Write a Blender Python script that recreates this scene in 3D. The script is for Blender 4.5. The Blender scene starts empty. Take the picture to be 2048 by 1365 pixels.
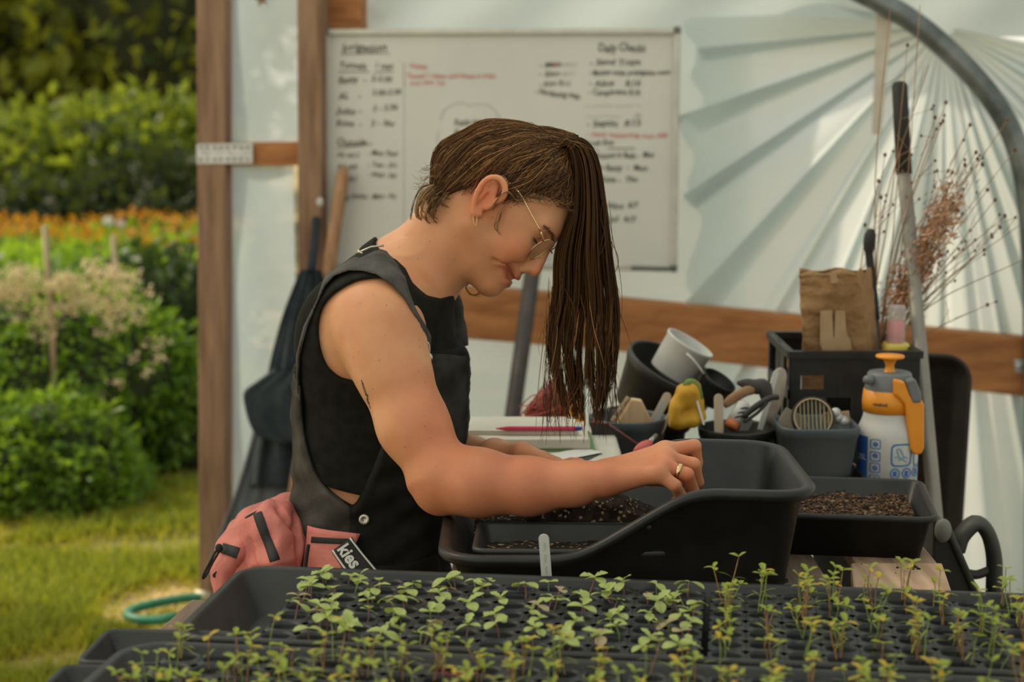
import bpy, bmesh, math, random
import numpy as np
from mathutils import Vector, Matrix, noise as mnoise

sc = bpy.context.scene
COL = sc.collection
R = math.radians
# ------------------------------------------------------------------ camera
PITCH = R(8.24); FPX = 3400.0; CX, CY = 1024.0, 682.5; CAMZ = 1.5
cam_d = bpy.data.cameras.new('camera'); cam = bpy.data.objects.new('camera', cam_d); COL.objects.link(cam)
cam.location = (0, 0, CAMZ); cam.rotation_euler = (math.pi/2 - PITCH, 0, 0)
cam_d.sensor_width = 36; cam_d.lens = FPX*36/2048
cam_d.clip_start = 0.05; cam_d.clip_end = 200
cam_d.dof.use_dof = True; cam_d.dof.focus_distance = 2.42; cam_d.dof.aperture_fstop = 3.8
sc.camera = cam
# ------------------------------------------------------------------ world, sun, exposure
W_ = bpy.data.worlds.new('world'); sc.world = W_; W_.use_nodes = True
nt = W_.node_tree; nt.nodes.clear()
o_ = nt.nodes.new('ShaderNodeOutputWorld'); b_ = nt.nodes.new('ShaderNodeBackground')
tc = nt.nodes.new('ShaderNodeTexCoord'); sx = nt.nodes.new('ShaderNodeSeparateXYZ'); rp = nt.nodes.new('ShaderNodeValToRGB')
nt.links.new(tc.outputs['Generated'], sx.inputs[0]); nt.links.new(sx.outputs['Z'], rp.inputs[0])
nt.links.new(rp.outputs[0], b_.inputs[0]); nt.links.new(b_.outputs[0], o_.inputs[0])
e = rp.color_ramp.elements
e[0].position = 0.0; e[0].color = (1.0, 0.93, 0.78, 1)
e[1].position = 0.75; e[1].color = (0.62, 0.76, 0.9, 1)
b_.inputs[1].default_value = 1.05
sd = bpy.data.lights.new('sun', 'SUN'); sun = bpy.data.objects.new('sun', sd); COL.objects.link(sun)
sd.energy = 4.6; sd.angle = R(2.0); sd.color = (1.0, 0.84, 0.60)
sun.rotation_euler = Vector((0.60, -0.32, -0.74)).to_track_quat('-Z', 'Y').to_euler()
sun.location = (-4, 3, 6)
sc.view_settings.view_transform = 'Standard'; sc.view_settings.look = 'None'
sc.view_settings.exposure = 0.0; sc.view_settings.gamma = 1.0
sc.view_settings.use_curve_mapping = False
sc.cycles.use_denoising = True
sc.cycles.max_bounces = 8; sc.cycles.diffuse_bounces = 4; sc.cycles.glossy_bounces = 3
sc.cycles.transmission_bounces = 6; sc.cycles.transparent_max_bounces = 12
sc.cycles.sample_clamp_indirect = 6.0
sc.cycles.caustics_reflective = False; sc.cycles.caustics_refractive = False

# ------------------------------------------------------------------ placing: photograph pixel -> place
cp, sp_ = math.cos(PITCH), math.sin(PITCH)
def ray(px, py):
    u = (px-CX)/FPX; v = -(py-CY)/FPX
    return Vector((u, cp + v*sp_, -sp_ + v*cp))
def at(px, py, Y):
    d = ray(px, py); t = Y/d.y
    return Vector((d.x*t, Y, CAMZ + d.z*t))
def atz(px, py, z):
    d = ray(px, py); t = (z-CAMZ)/d.z
    return Vector((d.x*t, d.y*t, z))
# end wall plane, yawed a little
WS = 0.14; WO = Vector((0, 4.82, 0)); WU = Vector((1, -WS, 0)).normalized(); WN = Vector((-WS, -1, 0)).normalized()  # WN towards camera
def atw(px, py, off=0.0):
    d = ray(px, py); c = Vector((0, 0, CAMZ)); o = WO + WN*off
    t = (o-c).dot(WN)/d.dot(WN); p = c + d*t
    return ((p-o).dot(WU), p.z)
def WP(a, z, off=0.0):
    p = WO + WU*a + WN*off; return Vector((p.x, p.y, z))

# ------------------------------------------------------------------ materials
MATS = {}
def newmat(name):
    m = bpy.data.materials.new(name); m.use_nodes = True
    return m, m.node_tree, m.node_tree.nodes['Principled BSDF']
def L(c): return (c[0], c[1], c[2], 1)
def mat(name, c1, c2=None, rough=0.6, metal=0.0, scale=20, stretch=(1,1,1), bump=0.0, bscale=None, spec=0.5, detail=4, sub=0, subr=(1,.3,.15), trans=0, alpha=1, sheen=0, coat=0, lo=.35, hi=.65, vcol=None, bdist=.002):
    if name in MATS: return MATS[name]
    m, t, p = newmat(name)
    p.inputs['Roughness'].default_value = rough; p.inputs['Metallic'].default_value = metal
    p.inputs['Specular IOR Level'].default_value = spec
    if sheen: p.inputs['Sheen Weight'].default_value = sheen
    if coat: p.inputs['Coat Weight'].default_value = coat
    if sub:
        p.inputs['Subsurface Weight'].default_value = 1.0; p.inputs['Subsurface Scale'].default_value = sub
        p.inputs['Subsurface Radius'].default_value = subr
    if alpha < 1: p.inputs['Alpha'].default_value = alpha
    if trans: p.inputs['Transmission Weight'].default_value = trans
    tcn = t.nodes.new('ShaderNodeTexCoord'); mp = t.nodes.new('ShaderNodeMapping')
    mp.inputs['Scale'].default_value = stretch
    t.links.new(tcn.outputs['Object'], mp.inputs[0])
    n = t.nodes.new('ShaderNodeTexNoise'); n.inputs['Scale'].default_value = scale; n.inputs['Detail'].default_value = detail
    t.links.new(mp.outputs[0], n.inputs['Vector'])
    r = t.nodes.new('ShaderNodeValToRGB'); t.links.new(n.outputs[0], r.inputs[0])
    r.color_ramp.elements[0].position = lo; r.color_ramp.elements[1].position = hi
    r.color_ramp.elements[0].color = L(c1); r.color_ramp.elements[1].color = L(c2 or c1)
    out = r.outputs[0]
    if vcol:
        a = t.nodes.new('ShaderNodeVertexColor'); a.layer_name = vcol
        mx = t.nodes.new('ShaderNodeMix'); mx.data_type = 'RGBA'; mx.blend_type = 'MULTIPLY'; mx.inputs[0].default_value = 1
        t.links.new(out, mx.inputs[6]); t.links.new(a.outputs[0], mx.inputs[7]); out = mx.outputs[2]
    t.links.new(out, p.inputs['Base Color'])
    if bump:
        n2 = t.nodes.new('ShaderNodeTexNoise'); n2.inputs['Scale'].default_value = bscale or scale*2; n2.inputs['Detail'].default_value = 5
        t.links.new(mp.outputs[0], n2.inputs['Vector'])
        bp = t.nodes.new('ShaderNodeBump'); bp.inputs['Strength'].default_value = bump; bp.inputs['Distance'].default_value = bdist
        t.links.new(n2.outputs[0], bp.inputs['Height']); t.links.new(bp.outputs[0], p.inputs['Normal'])
    MATS[name] = m; return m
def leafmat(name, c1, c2, tr=(.35,.5,.04), k=.45, rough=.5, vcol='tone', scale=14):
    if name in MATS: return MATS[name]
    m = mat(name, c1, c2, rough=rough, scale=scale, vcol=vcol, spec=.3)
    t = m.node_tree; p = t.nodes['Principled BSDF']; out = t.nodes['Material Output']
    tb = t.nodes.new('ShaderNodeBsdfTranslucent')
    va = t.nodes.new('ShaderNodeVertexColor'); va.layer_name = vcol; mq = t.nodes.new('ShaderNodeMix'); mq.data_type = 'RGBA'; mq.blend_type = 'MULTIPLY'; mq.inputs[0].default_value = 1; mq.inputs[6].default_value = L(tr)
    t.links.new(va.outputs[0], mq.inputs[7]); t.links.new(mq.outputs[2], tb.inputs[0])
    ms = t.nodes.new('ShaderNodeMixShader'); ms.inputs[0].default_value = k
    t.links.new(p.outputs[0], ms.inputs[1]); t.links.new(tb.outputs[0], ms.inputs[2]); t.links.new(ms.outputs[0], out.inputs[0])
    return m
def filmmat(name, col, tcol, kt, clear, rough=.35, dirt=None, scale=3, stretch=(1,1,1)):
    m = mat(name, col, dirt or col, rough=rough, scale=scale, spec=.4, stretch=stretch)
    t = m.node_tree; p = t.nodes['Principled BSDF']; out = t.nodes['Material Output']
    tb = t.nodes.new('ShaderNodeBsdfTranslucent'); tb.inputs[0].default_value = L(tcol)
    ms = t.nodes.new('ShaderNodeMixShader'); ms.inputs[0].default_value = kt
    t.links.new(p.outputs[0], ms.inputs[1]); t.links.new(tb.outputs[0], ms.inputs[2])
    tr = t.nodes.new('ShaderNodeBsdfTransparent'); m2 = t.nodes.new('ShaderNodeMixShader'); m2.inputs[0].default_value = clear
    t.links.new(ms.outputs[0], m2.inputs[1]); t.links.new(tr.outputs[0], m2.inputs[2]); t.links.new(m2.outputs[0], out.inputs[0])
    return m
def wood(name, c1, c2, axis=0, scale=7, rough=.75):
    st = [1, 1, 1]
    for i in range(3):
        if i != axis: st[i] = 9
    st = [s*.6 for s in st]
    return mat(name, c1, c2, rough=rough, scale=scale, stretch=st, bump=.4, bscale=scale*2, detail=8, lo=.3, hi=.7)

# ------------------------------------------------------------------ mesh helpers
def mesh_np(name, V, F, cols=None, smooth=True):
    """V (n,3) array, F list of index tuples or (m,k) array; cols: dict name -> (n,3)"""
    me = bpy.data.meshes.new(name)
    V = np.asarray(V, dtype=np.float32)
    if isinstance(F, np.ndarray):
        m, k = F.shape
        me.vertices.add(len(V)); me.vertices.foreach_set('co', V.ravel())
        me.loops.add(m*k); me.loops.foreach_set('vertex_index', F.astype(np.int32).ravel())
        me.polygons.add(m); me.polygons.foreach_set('loop_start', np.arange(0, m*k, k, dtype=np.int32))
        me.polygons.foreach_set('loop_total', np.full(m, k, dtype=np.int32))
        me.update(calc_edges=True); me.validate()
    else:
        me.from_pydata([tuple(map(float, v)) for v in V], [], F); me.update()
    if cols:
        for cn, c in cols.items():
            a = me.color_attributes.new(cn, 'FLOAT_COLOR', 'POINT')
            c4 = np.ones((len(V), 4), dtype=np.float32); c4[:, :3] = c
            a.data.foreach_set('color', c4.ravel())
    if smooth: me.polygons.foreach_set('use_smooth', np.ones(len(me.polygons), dtype=bool))
    return me
def frames(pts):
    """parallel transport frames along a polyline"""
    n = len(pts); T = []
    for i in range(n):
        d = pts[min(i+1, n-1)] - pts[max(i-1, 0)]
        T.append(d.normalized() if d.length > 1e-9 else Vector((0, 0, 1)))
    up = Vector((0, 0, 1)) if abs(T[0].z) < .9 else Vector((1, 0, 0))
    N = (up - T[0]*up.dot(T[0])).normalized(); out = []
    for i in range(n):
        N = (N - T[i]*N.dot(T[i])); N = N.normalized() if N.length > 1e-6 else T[i].orthogonal().normalized()
        out.append((T[i], N, T[i].cross(N)))
    return out
class MB:
    def __init__(s): s.v = []; s.f = []; s.m = []; s.mats = []; s.sm = []; s.tone = []; s.cur = (1, 1, 1); s.smooth = True; s.ci = 0
    def use(s, m, smooth=None):
        if m not in s.mats: s.mats.append(m)
        s.ci = s.mats.index(m)
        if smooth is not None: s.smooth = smooth
        return s
    def raw(s, V, F):
        o = len(s.v); s.v += [Vector(v) for v in V]; s.tone += [s.cur]*len(V)
        for f in F: s.f.append(tuple(i+o for i in f)); s.m.append(s.ci); s.sm.append(s.smooth)
        return s
    def box(s, c, size, M=None):
        x, y, z = (q/2 for q in size); c = Vector(c)
        V = [Vector((i*x, j*y, k*z)) for k in (-1, 1) for j in (-1, 1) for i in (-1, 1)]
        V = [(M @ v if M else v) + c for v in V]
        sm = s.smooth; s.smooth = False
        s.raw(V, [(0, 2, 3, 1), (4, 5, 7, 6), (0, 1, 5, 4), (2, 6, 7, 3), (0, 4, 6, 2), (1, 3, 7, 5)]); s.smooth = sm
        return s
    def bar(s, a, b, w, h, up=(0, 0, 1)):
        a, b = Vector(a), Vector(b); d = (b-a); x = d.normalized(); y = Vector(up).cross(x)
        y = y.normalized() if y.length > 1e-6 else x.orthogonal().normalized(); z = x.cross(y)
        M = Matrix((x, y, z)).transposed(); return s.box((a+b)/2, (d.length, w, h), M)
    def tube(s, pts, r, n=8, caps=True, flat=1.0):
        pts = [Vector(p) for p in pts]; rs = r if isinstance(r, (list, tuple)) else [r]*len(pts)
        V = []; F = []
        for (T, N, B), p, q in zip(frames(pts), pts, rs):
            for k in range(n):
                a = 2*math.pi*k/n; V.append(p + N*(math.cos(a)*q) + B*(math.sin(a)*q*flat))
        m = len(pts)
        for i in range(m-1):
            for k in range(n):
                k2 = (k+1) % n; F.append((i*n+k, i*n+k2, (i+1)*n+k2, (i+1)*n+k))
        if caps: F.append(tuple(range(n-1, -1, -1))); F.append(tuple((m-1)*n+k for k in range(n)))
        return s.raw(V, F)
    def lathe(s, prof, c=(0, 0, 0), n=32, M=None, sq=None, a0=0, a1=2*math.pi):
        """prof: (r, z) list; sq: superellipse exponent for rounded squares"""
        V = []; F = []; c = Vector(c); full = abs(a1-a0-2*math.pi) < 1e-6; nn = n if full else n+1
        for r_, z in prof:
            for k in range(nn):
                a = a0 + (a1-a0)*k/n; ca, sa = math.cos(a), math.sin(a)
                q = 1.0
                if sq: q = (abs(ca)**sq + abs(sa)**sq)**(-1/sq)
                v = Vector((r_*q*ca, r_*q*sa, z)); V.append((M @ v if M else v) + c)
        for i in range(len(prof)-1):
            for k in range(n):
                k2 = (k+1) % nn; F.append((i*nn+k, i*nn+k2, (i+1)*nn+k2, (i+1)*nn+k))
        return s.raw(V, F)
    def prism(s, poly, fn0, fn1):
        """poly 2D; fn maps (a,b)->Vector on each side"""
        V = [fn0(*p) for p in poly] + [fn1(*p) for p in poly]; n = len(poly)
        F = [tuple(range(n)), tuple(range(2*n-1, n-1, -1))] + [(i, i+n, (i+1) % n + n, (i+1) % n) for i in range(n)]
        sm = s.smooth; s.smooth = False; s.raw(V, F); s.smooth = sm; return s
    def grid(s, nu, nv, fn, wrap=False):
        V = [fn(i/(nu-1) if not wrap else i/nu, j/(nv-1)) for j in range(nv) for i in range(nu)]; F = []
        for j in range(nv-1):
            for i in range(nu if wrap else nu-1):
                i2 = (i+1) % nu; F.append((j*nu+i, j*nu+i2, (j+1)*nu+i2, (j+1)*nu+i))
        return s.raw(V, F)
    def blob(s, c, r, nu=16, nv=10, M=None, amp=0, fr=6, seed=0):
        c = Vector(c); r = Vector(r)
        def fn(u, v):
            a = 2*math.pi*u; b = math.pi*(v-.5)*.999
            d = Vector((math.cos(a)*math.cos(b), math.sin(a)*math.cos(b), math.sin(b)))
            k = 1 + amp*mnoise.noise(d*fr*.5 + Vector((seed, seed*.7, 0)))
            q = Vector((d.x*r.x, d.y*r.y, d.z*r.z))*k
            return (M @ q if M else q) + c
        return s.grid(nu, nv, fn, wrap=True)
    def build(s, name, m=None, parent=None, off=None, bevel=0, solid=0, sub=0, tone=False, bseg=2):
        me = bpy.data.meshes.new(name)
        o3 = Vector(off) if off is not None else (ROOTLOC.get(parent.name, Vector()) if parent else Vector())
        me.from_pydata([tuple(v - o3) for v in s.v], [], s.f); me.update()
        for q in (s.mats if m is None else [m]): me.materials.append(q)
        if m is None: me.polygons.foreach_set('material_index', s.m)
        me.polygons.foreach_set('use_smooth', s.sm)
        if tone:
            a = me.color_attributes.new('tone', 'FLOAT_COLOR', 'POINT')
            a.data.foreach_set('color', [q for t in s.tone for q in (t[0], t[1], t[2], 1)])
        ob = bpy.data.objects.new(name, me); COL.objects.link(ob)
        if parent: ob.parent = parent; ROOTLOC[ob.name] = o3
        mods(ob, bevel, solid, sub, bseg)
        return ob
def mods(ob, bevel=0, solid=0, sub=0, bseg=2):
    if solid:
        q = ob.modifiers.new('s', 'SOLIDIFY'); q.thickness = solid; q.offset = -1
    if bevel:
        q = ob.modifiers.new('b', 'BEVEL'); q.width = bevel; q.segments = bseg; q.limit_method = 'ANGLE'; q.angle_limit = R(35)
        q.harden_normals = False
    if sub:
        q = ob.modifiers.new('u', 'SUBSURF'); q.levels = sub; q.render_levels = sub
ROOTLOC = {}
def tag(o, label, cat, group=None, kind=None):
    o['label'] = label; o['category'] = cat
    if group: o['group'] = group
    if kind: o['kind'] = kind
    return o
def thing(name, label, cat, loc, group=None):
    o = bpy.data.objects.new(name, None); COL.objects.link(o); o.empty_display_size = .05
    o.location = loc; ROOTLOC[o.name] = Vector(loc)
    return tag(o, label, cat, group)
def npobj(name, V, F, m, parent=None, cols=None, smooth=True):
    V = np.asarray(V, dtype=np.float64)
    if parent and parent.name in ROOTLOC: V = V - np.array(ROOTLOC[parent.name])
    me = mesh_np(name, V, F, cols, smooth); me.materials.append(m)
    ob = bpy.data.objects.new(name, me); COL.objects.link(ob)
    if parent: ob.parent = parent; ROOTLOC[ob.name] = ROOTLOC.get(parent.name, Vector())
    return ob
def struct(o, label=None, cat=None):
    o['kind'] = 'structure'
    if label: o['label'] = label; o['category'] = cat
    return o
rng = random.Random(7)
def lerp(a, b, t): return a + (b-a)*t
def cr(pts, n):
    """Catmull-Rom resample of a list of Vectors"""
    pts = [Vector(p) for p in pts]; P = [pts[0]*2-pts[1]] + pts + [pts[-1]*2-pts[-2]]; out = []
    m = len(pts)-1
    for i in range(n):
        t = i/(n-1)*m; k = min(int(t), m-1); f = t-k; p0, p1, p2, p3 = P[k:k+4]
        out.append(.5*((2*p1)+(p2-p0)*f+(2*p0-5*p1+4*p2-p3)*f*f+(3*p1-p0-3*p2+p3)*f**3))
    return out
# ================================================================== SETTING: end wall of the polytunnel, roof, floor, lawn
M_post = wood('weathered timber', (.16,.085,.045), (.33,.20,.12), 2)
M_rail = wood('orange timber', (.26,.095,.028), (.48,.205,.065), 0)
M_film = filmmat('polythene film', (.64,.70,.69), (.82,.88,.88), .63, .04, dirt=(.58,.64,.62), scale=4)
M_filmB = filmmat('old polythene film', (.54,.61,.61), (.58,.66,.66), .58, .05, dirt=(.44,.50,.48), scale=4)
M_panel = filmmat('panel polythene', (.57,.66,.69), (.70,.82,.86), .64, .22, dirt=(.54,.60,.57), scale=5)
M_roof = filmmat('roof polythene', (.7,.72,.7), (.8,.82,.78), .68, .16)
M_galv = mat('galvanised steel', (.42,.44,.43), (.58,.59,.57), rough=.45, metal=.6, scale=60)
M_dark = mat('dark hole', (.02,.02,.018), rough=.9)

def wq(pts, off=0): return [atw(x, y, off) for x, y in pts]
def wslab(mb, pts, o0, o1):
    P = wq(pts, o1); return mb.prism(P, lambda a, z: WP(a, z, o0), lambda a, z: WP(a, z, o1))
def topost(x0t, x1t, x0b, x1b, yt, yb): return [(x0t, yt), (x1t, yt), (x1b, yb), (x0b, yb)]

# door-side frame: outer stile, cross rail, polythene, perforated plate
wl = bpy.data.objects.new('wall_left', None); COL.objects.link(wl); struct(wl, 'weathered timber frame with polythene panes beside the open doorway', 'wall')
wslab(MB().use(M_post), topost(391, 449, 398, 453, -260, 1205), .0, .075).build('stile', M_post, wl, bevel=.004)
wslab(MB(), [(440, 286), (600, 284), (600, 331), (440, 331)], .006, .06).build('cross_rail', M_rail, wl, bevel=.003)
mb = MB(); wslab(mb, [(449, 1150), (600, 1150), (600, 1195), (449, 1195)], .006, .06); mb.build('bottom_rail', M_post, wl, bevel=.003)
def pane(x0, x1, y0, y1, off, wob):
    mb = MB(); P0 = atw(x0, y0, off); P1 = atw(x1, y1, off)
    def fn(u, v):
        a = lerp(P0[0], P1[0], u); z = lerp(P0[1], P1[1], v)
        return WP(a, z, off + wob*mnoise.noise(Vector((a*3, z*3.2, off*9)))*math.sin(math.pi*u))
    return mb.grid(14, 30, fn)
pane(440, 602, -240, 292, .015, .02).build('film_pane', M_panel, wl)
pane(440, 602, 322, 1170, .015, .03).build('film_pane', M_panel, wl)
mb = MB().use(M_galv); wslab(mb, [(393, 288), (505, 286), (505, 327), (393, 328)], .075, .078)
mb.use(M_dark)
for r_, (yy, n0) in enumerate(((295, 8), (306, 7), (319, 8))):
    for k in range(n0):
        if r_ == 1: continue
        a, z = atw(402+k*13.4, yy, .079)
        mb.raw([WP(a+math.cos(t)*.0038, z+math.sin(t)*.0038, .0795) for t in [i*math.pi/4 for i in range(8)]], [tuple(range(8))])
mb.build('perforated_plate', None, wl)
# posts carrying the whiteboard
for nm, q, o in (('trim_1', topost(592, 643, 600, 648, -260, 1260), .02), ('trim_2', topost(641, 722, 645, 722, -260, 1290), -.07)):
    ob = wslab(MB(), q, o, o+.08).build(nm, M_post if nm == 'trim_1' else M_rail, bevel=.005); struct(ob)
# film behind everything (end wall)
mb = MB(); A0 = atw(700, 700)[0]
def fnB(u, v):
    a = lerp(A0, 1.95, u); z = lerp(0.02, 2.45, v)
    w = mnoise.noise(Vector((a*2.2+z*1.6, z*1.2-a*1.1, 2)))*.05 + .02*math.sin((a-z*.8)*14)*max(0, min(1, (z-1.55)*5)) + .018*math.sin((a+z*.9)*9)*max(0, min(1, (1.0-z)*3))
    return WP(a, z, -.10 + w*.6)
mb.grid(150, 90, fnB)
aL_, zT_ = atw(1490, 300)[0], atw(1500, 75)[1]; aR_ = atw(2050, 700)[0]
keep = [k for k, f in enumerate(mb.f) if not (aL_ < (mb.v[f[0]]-WO).dot(WU) < aR_ and mb.v[f[0]].z < zT_)]
mb.f = [mb.f[k] for k in keep]; mb.m = [mb.m[k] for k in keep]; mb.sm = [mb.sm[k] for k in keep]
wb = mb.build('wall_back', M_filmB); struct(wb)
# left beyond the doorway, outside the frame
mb = MB(); mb.grid(8, 8, lambda u, v: WP(lerp(-3.6, -1.95, u), lerp(0, 2.45, v), 0)); struct(mb.build('wall_side', M_panel))
# pleated sheet gathered at the hoop
Ca, Cz = atw(1890, 50)
def pleat(th, r):
    # th: degrees about the gather at the hoop. The sheet is doubled over on itself in tucks that grow away from the gather.
    if th < 236: ph = (th-150)/14.5; per = 14.5
    elif th < 262: ph = (236-150)/14.5 + (th-236)/9.0; per = 9.0
    else: ph = (236-150)/14.5 + 26/9.0 + (th-262)/5.6; per = 5.6
    k = int(ph); f = ph-k; rnd = (math.sin(k*12.9898)*43758.5453) % 1; rnd2 = (math.sin(k*78.233+1)*24634.63) % 1
    hw = (.15+.15*rnd)*(1 if per > 6 else 1.35); x = (f-.5)/hw
    dth, d = 0.0, 0.0
    if abs(x) < 1:
        q_ = 3.1 if rnd2 > .25 else 1.6
        dth = -per*hw*q_*math.sin(math.pi*x)/math.pi; d = .024*min(1, r/.5)*math.sin(math.pi*x)*(1.0 if per > 6 else .7) + .022*min(1, r/.5)*math.cos(math.pi*x/2)
    return dth, d + .010*math.sin(th*.21+r*3)*r + .014*math.sin(ph*2.1)*r
def rlim(th):
    c, s_ = math.cos(R(th)), math.sin(R(th)); r = 3.0
    aL = atw(1384, 300)[0] + .018*math.sin(th*.55) + .012*math.sin(th*.23+1)
    if c < -.05: r = min(r, (aL-Ca)/c)
    if c > .02: r = min(r, (1.62-Ca)/c)
    if s_ < -.05: r = min(r, (.06-Cz)/s_)
    zt = atw(1500, 34)[1] + .012*math.sin(th*.3)
    if s_ > .02: r = min(r, (zt-Cz)/s_)
    return r
ths = np.linspace(166, 348, 1500); V = []; F = []; nr = 44
for i, th in enumerate(ths):
    rm = rlim(th)
    for j in range(nr):
        r_ = .03 + (rm-.03)*j/(nr-1)
        dt_, dp_ = pleat(th, r_); V.append(WP(Ca+r_*math.cos(R(th+dt_)), Cz+r_*math.sin(R(th+dt_)), -.030 + dp_))
for i in range(len(ths)-1):
    for j in range(nr-1): F.append((i*nr+j, (i+1)*nr+j, (i+1)*nr+j+1, i*nr+j+1))
me = mesh_np('pleated_sheet', V, F); me.materials.append(M_film)
ob = bpy.data.objects.new('pleated_sheet', me); COL.objects.link(ob)
tag(ob, 'pale polythene sheet hanging in gathered fanning pleats right of the whiteboard', 'plastic sheet')
# small flap of film above the whiteboard
# steel hoop, part of the tunnel frame
hp = [(1640, -60), (1757, 2), (1830, 46), (1900, 105), (1962, 170), (2010, 240), (2040, 315), (2058, 420), (2066, 560), (2070, 800), (2072, 1260)]
pts = [WP(*atw(x, y, .06), .06) for x, y in hp]
pts = [pts[0] + Vector((-.5, .07, .30))] + pts
ob = MB().tube(cr(pts, 60), .030, 14).build('trim_3', mat('hoop steel', (.10,.115,.11), (.26,.28,.27), rough=.4, metal=.55, scale=9)); struct(ob)
# vertical tape strip under the hoop
mb = MB(); wslab(mb, [(1752, 30), (1786, 20), (1762, 270), (1744, 268)], .052, .054)
tag(mb.build('repair_tape', mat('repair tape', (.50,.44,.34), (.60,.54,.44), rough=.5)), 'cream strip of repair tape running down the pleated sheet below the hoop', 'tape')
# roof and side walls of the tunnel (above and beside the picture)
prof = [(1.86, 0), (1.84, .9), (1.78, 1.35), (1.62, 1.75), (1.3, 2.08), (.8, 2.36), (.1, 2.58), (-.9, 2.68), (-1.9, 2.58), (-2.6, 2.36), (-3.1, 2.08), (-3.42, 1.75), (-3.58, 1.35), (-3.64, .9), (-3.66, 0)]
pp = cr([Vector((x, 0, z)) for x, z in prof], 50)
mb = MB(); mb.grid(50, 12, lambda u, v: Vector((pp[min(49, round(u*49))].x, lerp(-2.2, 4.9 - WS*pp[min(49, round(u*49))].x, v), pp[min(49, round(u*49))].z)))
ob = mb.build('ceiling', M_roof); struct(ob)
# timber rail across the back
ob = wslab(MB(), [(905, 573), (1236, 598), (2110, 682), (2110, 801), (1236, 703), (905, 676)], -.02, .045).build('trim_4', M_rail, bevel=.004); struct(ob)
mb = MB().use(M_galv); wslab(mb, [(2028, 719), (2075, 722), (2075, 748), (2030, 745)], .045, .05); a, z = atw(2038, 733, .05)
mb.lathe([(0, .008), (.009, .006), (.011, 0)], WP(a, z, .05), 10, Matrix.Rotation(R(90), 3, 'X'))
tag(mb.build('fixing_bracket', M_galv, bevel=.003), 'small grey metal bracket at the right end of the timber rail', 'bracket')
# ground
M_lawn = mat('lawn earth', (.19,.18,.04), (.55,.37,.19), rough=.9, scale=2.2, detail=6, lo=.42, hi=.62, bump=.5, bscale=40)
mb = MB(); mb.grid(40, 60, lambda u, v: Vector((lerp(-26, 22, u), lerp(-6, 60, v), -.012 + .03*mnoise.noise(Vector((u*30, v*50, 0))))))
struct(mb.build('ground', M_lawn))
M_floor = mat('tunnel floor', (.07,.055,.035), (.13,.10,.07), rough=.9, scale=8, bump=.6)
struct(MB().grid(6, 6, lambda u, v: Vector((lerp(-.62, 1.86, u), lerp(-2.2, 4.75, v), .02))).build('floor', M_floor))

# ================================================================== GARDEN
def leaf_cloud(n, fn, size, seed, tone0, tone1, asp=.55, droop=.3):
    """n folded leaves; fn(rng)->(point, outward normal)"""
    r = random.Random(seed); V = []; F = []; C = []
    for i in range(n):
        p, nrm = fn(r); s = size*(.6+.8*r.random())
        d = (Vector((r.gauss(0, 1), r.gauss(0, 1), r.gauss(0, 1)-droop)) + nrm*1.0).normalized()
        w = d.cross(Vector((r.gauss(0, 1), r.gauss(0, 1), r.gauss(0, 1)))).normalized(); up = d.cross(w)
        b = len(V); h = s*asp*.5
        V += [p, p + d*s*.5 + w*h + up*h*.3, p + d*s, p + d*s*.5 - w*h + up*h*.3]
        F += [(b, b+1, b+2), (b, b+2, b+3)]; t = r.random(); c = [lerp(tone0[k], tone1[k], t) for k in range(3)]; C += [c]*4
    return V, F, C
def ell_fn(c, r, bias=.35, low=-.6):
    c = Vector(c); r = Vector(r)
    def fn(q):
        while True:
            d = Vector((q.gauss(0, 1), q.gauss(0, 1), q.gauss(0, 1))).normalized()
            if d.z > low: break
        k = 1 - bias*q.random()**1.5; k *= 1 + .28*mnoise.noise(d*2.2 + c*.7) + .16*mnoise.noise(d*6 + c)
        return c + Vector((d.x*r.x, d.y*r.y, d.z*r.z))*k, d
    return fn
M_leafA = leafmat('hedge leaves', (.10,.15,.014), (.19,.24,.025), tr=(.34,.42,.03), k=.4)
M_leafB = leafmat('tree leaves', (.075,.105,.02), (.15,.18,.035), tr=(.30,.34,.035), k=.4)
M_leafC = leafmat('bed leaves', (.10,.20,.022), (.20,.32,.04), tr=(.32,.50,.03), k=.4)
M_leafD = leafmat('shade-toned shrub leaves', (.030,.045,.012), (.055,.075,.018), tr=(.09,.12,.02), k=.3)  # leaf colour darkened to stand for shade at the hedge base
M_core = mat('foliage shade core', (.022,.028,.010), (.045,.052,.018), rough=.9, scale=5)  # dark filler inside foliage; inner shade is put into its colour
M_bark = wood('bark', (.07,.05,.03), (.13,.09,.06), 2)
def bush(name, label, cat, c, r, n, size, m, seed, core=.8, group=None, trunk=None, low=-.6, t0=(.7,.7,.7), t1=(1.3,1.25,1.1)):
    t = thing(name, label, cat, (c[0], c[1], 0), group)
    V, F, C = leaf_cloud(n, ell_fn(c, r, low=low), size, seed, t0, t1)
    npobj('foliage', V, F, m, t, {'tone': C}, False)
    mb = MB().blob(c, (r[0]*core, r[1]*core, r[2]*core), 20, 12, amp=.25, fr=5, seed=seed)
    mb.build('shade_core' if not trunk else 'crown_shade_core', M_core, t)  # solid dark blob filling the crown, coloured as shade
    if trunk: MB().tube([(c[0], c[1], 0), (c[0]+.1, c[1], trunk*.5), (c[0], c[1], trunk)], [.16, .13, .1], 10).build('trunk', M_bark, t)
    else: MB().tube([(c[0], c[1], -.02), (c[0], c[1], max(.1, c[2]))], .03, 6).build('stem', M_bark, t)
    return t
def gx(px, Y): return (px-CX)/FPX*Y*1.01
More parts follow.
